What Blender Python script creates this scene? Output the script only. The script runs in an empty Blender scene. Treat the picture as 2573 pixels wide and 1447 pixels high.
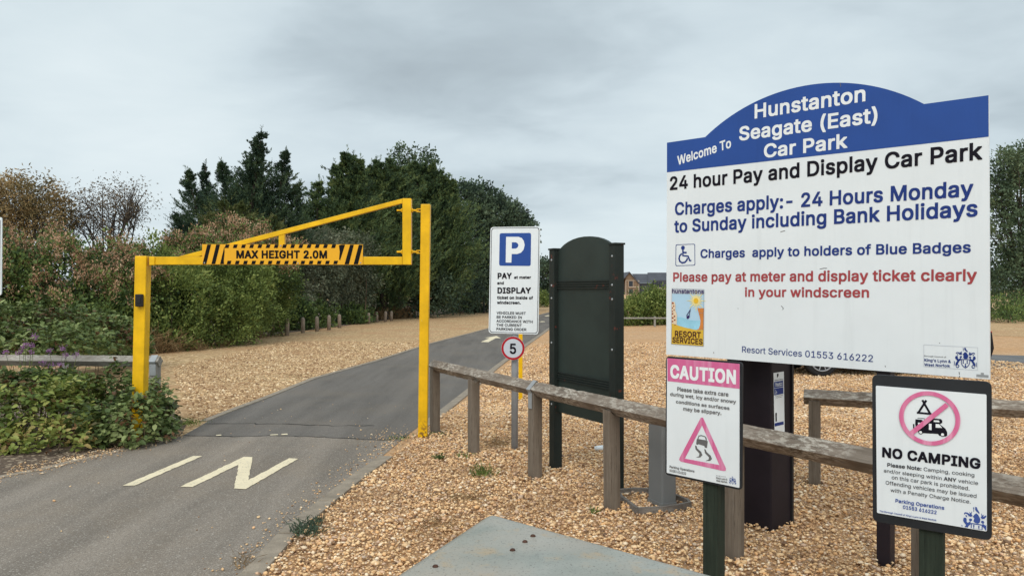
import bpy, bmesh, math, random
import numpy as np
from mathutils import Vector, Matrix
from mathutils.geometry import tessellate_polygon

S = bpy.context.scene
COL = S.collection
R = math.radians
rng = np.random.default_rng(7)
random.seed(7)

# ------------------------------------------------------------------ camera
F = 1930.0            # focal length in pixels of a 2573-wide frame
CX, YH, CAMH = 1286.5, 728.0, 1.70
cam_d = bpy.data.cameras.new('camera')
cam = bpy.data.objects.new('camera', cam_d)
COL.objects.link(cam)
cam.location = (0, 0, CAMH)
cam.rotation_euler = (R(90), 0, 0)
cam_d.sensor_width = 36
cam_d.lens = 36 * F / 2573
cam_d.shift_y = (YH - 723.5) / 2573
cam_d.clip_start = 0.05
cam_d.clip_end = 4000
S.camera = cam

# ------------------------------------------------------------------ sky, sun, exposure
S.view_settings.view_transform = 'Standard'
S.view_settings.look = 'None'
S.view_settings.exposure = 0.10
S.view_settings.gamma = 1.0
SUN_EL, SUN_AZ = R(44), R(192)        # azimuth clockwise from +Y: behind the camera
sd = bpy.data.lights.new('sun', 'SUN')
sd.energy = 1.5
sd.angle = R(35)
sd.color = (1.0, 0.93, 0.83)
so = bpy.data.objects.new('sun', sd)
COL.objects.link(so)
sv = Vector((math.sin(SUN_AZ) * math.cos(SUN_EL), math.cos(SUN_AZ) * math.cos(SUN_EL), math.sin(SUN_EL)))
so.rotation_euler = sv.to_track_quat('Z', 'Y').to_euler()

W = bpy.data.worlds.new('World')
S.world = W
W.use_nodes = True
nt = W.node_tree
nt.nodes.clear()
def N(t, tree=None, **k):
    n = (tree or nt).nodes.new(t)
    for a, b in k.items():
        if a.startswith('i_'):
            key = a[2:]
            n.inputs[int(key) if key.isdigit() else key].default_value = b
        else:
            setattr(n, a, b)
    return n
def ramp(tree, stops, interp='LINEAR'):
    n = tree.nodes.new('ShaderNodeValToRGB')
    cr = n.color_ramp
    cr.interpolation = interp
    while len(cr.elements) < len(stops):
        cr.elements.new(0.5)
    for e, (p, c) in zip(cr.elements, stops):
        e.position = p
        e.color = (*c, 1) if len(c) == 3 else c
    return n
L = nt.links.new
sky = N('ShaderNodeTexSky', sky_type='NISHITA', sun_disc=False)
sky.sun_elevation = SUN_EL
sky.sun_rotation = SUN_AZ
sky_s = N('ShaderNodeVectorMath', operation='SCALE'); sky_s.inputs['Scale'].default_value = 0.06
L(sky.outputs[0], sky_s.inputs[0])
tc = N('ShaderNodeTexCoord')
sep = N('ShaderNodeSeparateXYZ'); L(tc.outputs['Generated'], sep.inputs[0])
zc = N('ShaderNodeMath', operation='MAXIMUM', i_1=0.0); L(sep.outputs['Z'], zc.inputs[0])
za = N('ShaderNodeMath', operation='ADD', i_1=0.22); L(zc.outputs[0], za.inputs[0])
dx = N('ShaderNodeMath', operation='DIVIDE'); L(sep.outputs['X'], dx.inputs[0]); L(za.outputs[0], dx.inputs[1])
dy = N('ShaderNodeMath', operation='DIVIDE'); L(sep.outputs['Y'], dy.inputs[0]); L(za.outputs[0], dy.inputs[1])
cmb = N('ShaderNodeCombineXYZ'); L(dx.outputs[0], cmb.inputs[0]); L(dy.outputs[0], cmb.inputs[1])
n1 = N('ShaderNodeTexNoise', noise_dimensions='3D'); n1.inputs['Scale'].default_value = 0.95
n1.inputs['Detail'].default_value = 5.0; n1.inputs['Roughness'].default_value = 0.48
mp = N('ShaderNodeMapping'); mp.inputs['Location'].default_value = (0.35, -1.15, 4.3); mp.inputs['Scale'].default_value = (1.0, 1.25, 1.0)
L(cmb.outputs[0], mp.inputs[0]); L(mp.outputs[0], n1.inputs['Vector'])
# one big dark bank of cloud that sits up and a little left of the road (a direction in the sky)
dk = N('ShaderNodeVectorMath', operation='DOT_PRODUCT'); dk.inputs[1].default_value = Vector((-0.06, 1.0, 0.30)).normalized()
L(tc.outputs['Generated'], dk.inputs[0])
dkr = N('ShaderNodeMapRange', interpolation_type='SMOOTHSTEP'); dkr.inputs['From Min'].default_value = 0.95; dkr.inputs['From Max'].default_value = 1.0
dkr.inputs['To Min'].default_value = 0.0; dkr.inputs['To Max'].default_value = 0.17
L(dk.outputs['Value'], dkr.inputs[0])
n2 = N('ShaderNodeTexNoise', noise_dimensions='3D'); n2.inputs['Scale'].default_value = 3.1; n2.inputs['Detail'].default_value = 6.0; n2.inputs['Roughness'].default_value = 0.55; n2.inputs['Distortion'].default_value = 0.4
L(mp.outputs[0], n2.inputs['Vector'])
n2s = N('ShaderNodeMath', operation='MULTIPLY_ADD', i_1=0.27, i_2=-0.125); L(n2.outputs[0], n2s.inputs[0])
n12 = N('ShaderNodeMath', operation='ADD'); L(n1.outputs[0], n12.inputs[0]); L(n2s.outputs[0], n12.inputs[1])
sub = N('ShaderNodeMath', operation='SUBTRACT'); L(n12.outputs[0], sub.inputs[0]); L(dkr.outputs[0], sub.inputs[1])
hz = N('ShaderNodeMapRange', interpolation_type='SMOOTHSTEP'); hz.inputs['From Min'].default_value = 0.0; hz.inputs['From Max'].default_value = 0.34
hz.inputs['To Min'].default_value = 0.15; hz.inputs['To Max'].default_value = 0.0
L(zc.outputs[0], hz.inputs[0])
ad2 = N('ShaderNodeMath', operation='ADD'); L(sub.outputs[0], ad2.inputs[0]); L(hz.outputs[0], ad2.inputs[1])
crw = ramp(nt, [(0.24, (0.40, 0.47, 0.515)), (0.38, (0.49, 0.575, 0.625)), (0.50, (0.61, 0.705, 0.755)), (0.64, (0.69, 0.785, 0.825)), (0.86, (0.78, 0.865, 0.895))])
L(ad2.outputs[0], crw.inputs[0])
mixw = N('ShaderNodeMix', data_type='RGBA'); mixw.inputs['Factor'].default_value = 0.93
L(sky_s.outputs[0], mixw.inputs[6]); L(crw.outputs[0], mixw.inputs[7])
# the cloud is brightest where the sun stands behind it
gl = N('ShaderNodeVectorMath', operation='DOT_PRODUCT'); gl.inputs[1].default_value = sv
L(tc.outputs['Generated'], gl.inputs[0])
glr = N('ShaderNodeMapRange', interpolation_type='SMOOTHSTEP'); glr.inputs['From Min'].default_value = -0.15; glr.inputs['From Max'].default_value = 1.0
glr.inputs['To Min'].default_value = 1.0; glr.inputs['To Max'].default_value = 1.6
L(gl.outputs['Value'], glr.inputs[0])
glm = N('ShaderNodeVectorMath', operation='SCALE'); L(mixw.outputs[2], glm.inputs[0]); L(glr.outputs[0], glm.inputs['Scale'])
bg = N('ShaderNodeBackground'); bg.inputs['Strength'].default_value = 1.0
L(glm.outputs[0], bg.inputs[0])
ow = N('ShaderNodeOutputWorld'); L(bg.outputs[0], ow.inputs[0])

# ------------------------------------------------------------------ measuring helpers
CAM = Vector((0, 0, CAMH))
def ray(px, py):
    return Vector(((px - CX) / F, 1.0, -(py - YH) / F))
def G(px, py, z=0.0):
    "point on the level z under a photo pixel"
    r = ray(px, py)
    return CAM + r * ((z - CAMH) / r.z)
def D(px, py, depth):
    return CAM + ray(px, py) * depth

# ------------------------------------------------------------------ materials
def newmat(name):
    m = bpy.data.materials.new(name)
    m.use_nodes = True
    t = m.node_tree
    b = t.nodes['Principled BSDF']
    return m, t, b
def coords(t, scale=(1, 1, 1), kind='Object'):
    tcn = t.nodes.new('ShaderNodeTexCoord')
    mpn = t.nodes.new('ShaderNodeMapping')
    mpn.inputs['Scale'].default_value = scale
    t.links.new(tcn.outputs[kind], mpn.inputs[0])
    return mpn.outputs[0]
def noise(t, vec, scale, detail=4, rough=0.55):
    n = N('ShaderNodeTexNoise', t)
    n.inputs['Scale'].default_value = scale
    n.inputs['Detail'].default_value = detail
    n.inputs['Roughness'].default_value = rough
    t.links.new(vec, n.inputs['Vector'])
    return n.outputs['Fac']
def mixc(t, fac, a, b, mode='MIX'):
    n = t.nodes.new('ShaderNodeMix')
    n.data_type = 'RGBA'
    n.blend_type = mode
    for s, v in ((0, fac), (6, a), (7, b)):
        if isinstance(v, bpy.types.NodeSocket):
            t.links.new(v, n.inputs[s])
        elif s == 0:
            n.inputs[0].default_value = v
        else:
            n.inputs[s].default_value = (*v, 1)
    return n.outputs[2]
def maprange(t, v, a, b, c=0.0, d=1.0):
    n = N('ShaderNodeMapRange', t)
    n.inputs[1].default_value = a; n.inputs[2].default_value = b
    n.inputs[3].default_value = c; n.inputs[4].default_value = d
    t.links.new(v, n.inputs[0])
    return n.outputs[0]
def bump(t, b, h, strength=0.3, dist=0.01):
    n = t.nodes.new('ShaderNodeBump')
    n.inputs['Strength'].default_value = strength
    n.inputs['Distance'].default_value = dist
    t.links.new(h, n.inputs['Height'])
    t.links.new(n.outputs[0], b.inputs['Normal'])
def setc(t, b, c):
    if isinstance(c, bpy.types.NodeSocket):
        t.links.new(c, b.inputs['Base Color'])
    else:
        b.inputs['Base Color'].default_value = (*c, 1)

def paint(name, c, rough=0.5, var=0.18, scale=6.0, bump_s=0.05, worn=None, worn_at=0.66, spec=0.22, foot=None, streak=0.0):
    "paint or sheet metal with soft dirt, chips of another colour where it is worn, and rust near the foot"
    m, t, b = newmat(name)
    v = coords(t)
    f = noise(t, v, scale, 6, 0.6)
    dark = tuple(x * (1 - var) for x in c)
    lite = tuple(min(1, x * (1 + var * 0.55)) for x in c)
    col = mixc(t, maprange(t, f, 0.3, 0.7), dark, lite)
    if worn:
        w = noise(t, v, 9.0, 8, 0.7)
        col = mixc(t, maprange(t, w, worn_at, worn_at + 0.03), col, worn)
    if streak:
        sv_ = coords(t, (9, 9, 0.5))
        col = mixc(t, maprange(t, noise(t, sv_, 2.2, 6, 0.65), 0.52, 0.75, 0, streak), col, tuple(x * 0.55 for x in c))
    if foot:
        sz = N('ShaderNodeSeparateXYZ', t); t.links.new(coords(t), sz.inputs[0])
        k = N('ShaderNodeMath', t, operation='MULTIPLY')
        t.links.new(maprange(t, sz.outputs[2], 0.03, 0.28, 1.0, 0.0), k.inputs[0])
        t.links.new(maprange(t, noise(t, coords(t), 26, 5, 0.65), 0.50, 0.56), k.inputs[1])
        col = mixc(t, k.outputs[0], col, foot)
    setc(t, b, col)
    b.inputs['Roughness'].default_value = rough
    b.inputs['Specular IOR Level'].default_value = spec
    if bump_s:
        bump(t, b, noise(t, v, 60, 3), bump_s, 0.004)
    return m

def wood(name, c1, c2, axis, lichen=None, grain=9.0):
    "weathered timber, the grain along the given local axis"
    m, t, b = newmat(name)
    sc = [grain * 2.2] * 3
    sc[axis] = 0.9
    v = coords(t, tuple(sc))
    v1 = coords(t)
    f = noise(t, v, 1.6, 8, 0.66)
    g = noise(t, v, 5.0, 6, 0.7)
    big = noise(t, v1, 3.2, 4)
    col = mixc(t, maprange(t, f, 0.32, 0.68), c1, c2)
    col = mixc(t, maprange(t, g, 0.56, 0.66, 0, 0.75), col, tuple(x * 0.35 for x in c1))
    col = mixc(t, maprange(t, big, 0.45, 0.75, 0, 0.5), col, tuple(x * 0.55 for x in c1))
    if lichen:
        s = noise(t, coords(t, tuple(0.35 if i == axis else 1.0 for i in range(3))), 46, 6, 0.72)
        s2 = noise(t, v1, 2.6, 3)
        k = N('ShaderNodeMath', t, operation='MULTIPLY')
        t.links.new(maprange(t, s, 0.47, 0.58, 0, 0.9), k.inputs[0]); t.links.new(maprange(t, s2, 0.40, 0.60), k.inputs[1])
        col = mixc(t, k.outputs[0], col, lichen)
    setc(t, b, col)
    b.inputs['Roughness'].default_value = 0.88
    b.inputs['Specular IOR Level'].default_value = 0.25
    bump(t, b, g, 0.55, 0.006)
    return m

def leafmat(name, cols, rough=0.6, nscale=0.7, transl=0.25):
    "foliage: each leaf takes its own shade, clumps drift in tone"
    m, t, b = newmat(name)
    geo = t.nodes.new('ShaderNodeNewGeometry')
    rp = ramp(t, [(i / max(1, len(cols) - 1), c) for i, c in enumerate(cols)])
    v = coords(t)
    f = noise(t, v, nscale, 4, 0.6)
    a = N('ShaderNodeMath', t, operation='MULTIPLY_ADD', i_1=0.55, i_2=0.0)
    t.links.new(geo.outputs['Random Per Island'], a.inputs[0])
    k = N('ShaderNodeMath', t, operation='MULTIPLY_ADD', i_1=2.3, i_2=-0.92)
    t.links.new(f, k.inputs[0])
    s = N('ShaderNodeMath', t, operation='ADD'); t.links.new(a.outputs[0], s.inputs[0]); t.links.new(k.outputs[0], s.inputs[1])
    t.links.new(s.outputs[0], rp.inputs[0])
    setc(t, b, rp.outputs[0])
    b.inputs['Roughness'].default_value = rough
    b.inputs['Specular IOR Level'].default_value = 0.22
    if transl:
        tr = t.nodes.new('ShaderNodeBsdfTranslucent')
        t.links.new(rp.outputs[0], tr.inputs[0])
        mx = t.nodes.new('ShaderNodeMixShader'); mx.inputs[0].default_value = transl
        t.links.new(b.outputs[0], mx.inputs[1]); t.links.new(tr.outputs[0], mx.inputs[2])
        t.links.new(mx.outputs[0], t.nodes['Material Output'].inputs[0])
    return m

# ------------------------------------------------------------------ mesh builder
class MB:
    def __init__(s):
        s.v = []; s.f = []
    def add(s, vs, fs):
        o = len(s.v)
        s.v += [tuple(x) for x in vs]
        s.f += [tuple(i + o for i in f) for f in fs]
        return s
    def hexa(s, p):
        "eight corners: bottom ring 0-3, top ring 4-7"
        return s.add(p, [(3, 2, 1, 0), (4, 5, 6, 7), (0, 1, 5, 4), (1, 2, 6, 5), (2, 3, 7, 6), (3, 0, 4, 7)])
    def box(s, a, b):
        (x0, y0, z0), (x1, y1, z1) = a, b
        return s.hexa([(x0, y0, z0), (x1, y0, z0), (x1, y1, z0), (x0, y1, z0), (x0, y0, z1), (x1, y0, z1), (x1, y1, z1), (x0, y1, z1)])
    def obox(s, c, ux, uy, uz, hx, hy, hz):
        "oriented box about a centre"
        c = Vector(c); ux = Vector(ux).normalized() * hx; uy = Vector(uy).normalized() * hy; uz = Vector(uz).normalized() * hz
        return s.hexa([c - ux - uy - uz, c + ux - uy - uz, c + ux + uy - uz, c - ux + uy - uz,
                       c - ux - uy + uz, c + ux - uy + uz, c + ux + uy + uz, c - ux + uy + uz])
    def bar(s, a, b, w, d, side=None):
        "square bar from a to b, w wide along side, d deep across"
        a = Vector(a); b = Vector(b); ax = (b - a)
        u = Vector(side) if side else (Vector((0, 0, 1)).cross(ax) if abs(ax.normalized().z) < 0.95 else Vector((1, 0, 0)))
        u = (u - ax.normalized() * u.dot(ax.normalized())).normalized()
        return s.obox((a + b) / 2, u, ax.cross(u), ax, w / 2, d / 2, ax.length / 2)
    def tube(s, pts, rad, n=10, caps=True):
        pts = [Vector(p) for p in pts]
        rads = rad if isinstance(rad, (list, tuple)) else [rad] * len(pts)
        rings = []; up = None
        for i, p in enumerate(pts):
            d = (pts[min(i + 1, len(pts) - 1)] - pts[max(i - 1, 0)]).normalized()
            if up is None:
                up = d.orthogonal().normalized()
            up = (up - d * up.dot(d)).normalized()
            w = d.cross(up)
            rings.append([p + (up * math.cos(2 * math.pi * k / n) + w * math.sin(2 * math.pi * k / n)) * rads[i] for k in range(n)])
        vs = [q for r in rings for q in r]
        fs = [(i * n + k, i * n + (k + 1) % n, (i + 1) * n + (k + 1) % n, (i + 1) * n + k) for i in range(len(pts) - 1) for k in range(n)]
        if caps:
            fs += [tuple(range(n - 1, -1, -1)), tuple((len(pts) - 1) * n + k for k in range(n))]
        return s.add(vs, fs)
    def lathe(s, c, prof, n=20):
        c = Vector(c)
        vs = [c + Vector((r * math.cos(2 * math.pi * k / n), r * math.sin(2 * math.pi * k / n), z)) for r, z in prof for k in range(n)]
        fs = [(i * n + k, i * n + (k + 1) % n, (i + 1) * n + (k + 1) % n, (i + 1) * n + k) for i in range(len(prof) - 1) for k in range(n)]
        fs += [tuple(range(n - 1, -1, -1)), tuple((len(prof) - 1) * n + k for k in range(n))]
        return s.add(vs, fs)
    def prism(s, front, off):
        "closed slab: 3-D outline, pushed along off for thickness"
        n = len(front); off = Vector(off)
        front = [Vector(p) for p in front]
        vs = front + [p + off for p in front]
        tris = tessellate_polygon([front])
        fs = [tuple(t) for t in tris] + [tuple(i + n for i in reversed(t)) for t in tris]
        fs += [(i, (i + 1) % n, (i + 1) % n + n, i + n) for i in range(n)]
        return s.add(vs, fs)
    def flat(s, loops):
        "filled outline with holes, 3-D points"
        vs = [Vector(p) for l in loops for p in l]
        return s.add(vs, [tuple(t) for t in tessellate_polygon([[Vector(p) for p in l] for l in loops])])
    def build(s, name, mat, parent=None, M=None, smooth=False, bevel=0.0, fix=True):
        me = bpy.data.meshes.new(name)
        base = WORLD.get(parent.name, Vector()) if parent else Vector()
        vs = s.v
        if M is None and base.length:
            vs = [(v[0] - base.x, v[1] - base.y, v[2] - base.z) for v in vs]
        me.from_pydata(vs, [], s.f)
        if fix or bevel:
            bm = bmesh.new(); bm.from_mesh(me)
            if fix:
                bmesh.ops.recalc_face_normals(bm, faces=bm.faces)
            if bevel:
                es = [e for e in bm.edges if len(e.link_faces) == 2 and e.calc_face_angle(0) > 0.5]
                bmesh.ops.bevel(bm, geom=es, offset=bevel, segments=2, affect='EDGES', profile=0.6)
            bm.to_mesh(me); bm.free()
        if smooth:
            me.polygons.foreach_set('use_smooth', [True] * len(me.polygons))
        me.materials.append(mat)
        o = bpy.data.objects.new(name, me)
        COL.objects.link(o)
        if parent:
            o.parent = parent
        if M is not None:
            o.matrix_local = Matrix.Translation(-base) @ M
        WORLD[o.name] = Vector(base)
        return o
WORLD = {}
def tag(o, label=None, cat=None, group=None, kind=None):
    for k, v in (('label', label), ('category', cat), ('group', group), ('kind', kind)):
        if v:
            o[k] = v
    return o
def thing(name, label, cat, loc=(0, 0, 0), group=None):
    o = bpy.data.objects.new(name, None)
    o.empty_display_size = 0.2
    COL.objects.link(o)
    o.location = loc
    WORLD[o.name] = Vector(loc)
    return tag(o, label, cat, group)
def copy_tree(o, parent=None):
    c = o.copy(); COL.objects.link(c); c.parent = parent
    WORLD[c.name] = WORLD.get(o.name, Vector())
    for ch in list(o.children):
        copy_tree(ch, c)
    return c
def npmesh(name, V, Fq, mat, parent=None, smooth=False):
    "big mesh straight from arrays: V (n,3), faces (m,k)"
    base = WORLD.get(parent.name, Vector()) if parent else Vector()
    V = V - np.array(base)
    me = bpy.data.meshes.new(name)
    m, k = Fq.shape
    me.vertices.add(len(V)); me.vertices.foreach_set('co', V.astype(np.float32).ravel())
    me.loops.add(m * k); me.loops.foreach_set('vertex_index', Fq.astype(np.int32).ravel())
    me.polygons.add(m); me.polygons.foreach_set('loop_start', np.arange(0, m * k, k, dtype=np.int32))
    me.polygons.foreach_set('loop_total', np.full(m, k, dtype=np.int32))
    if smooth:
        me.polygons.foreach_set('use_smooth', np.ones(m, dtype=bool))
    me.update(calc_edges=True)
    me.materials.append(mat)
    o = bpy.data.objects.new(name, me)
    COL.objects.link(o)
    if parent:
        o.parent = parent
    WORLD[o.name] = Vector(base)
    return o

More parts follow.
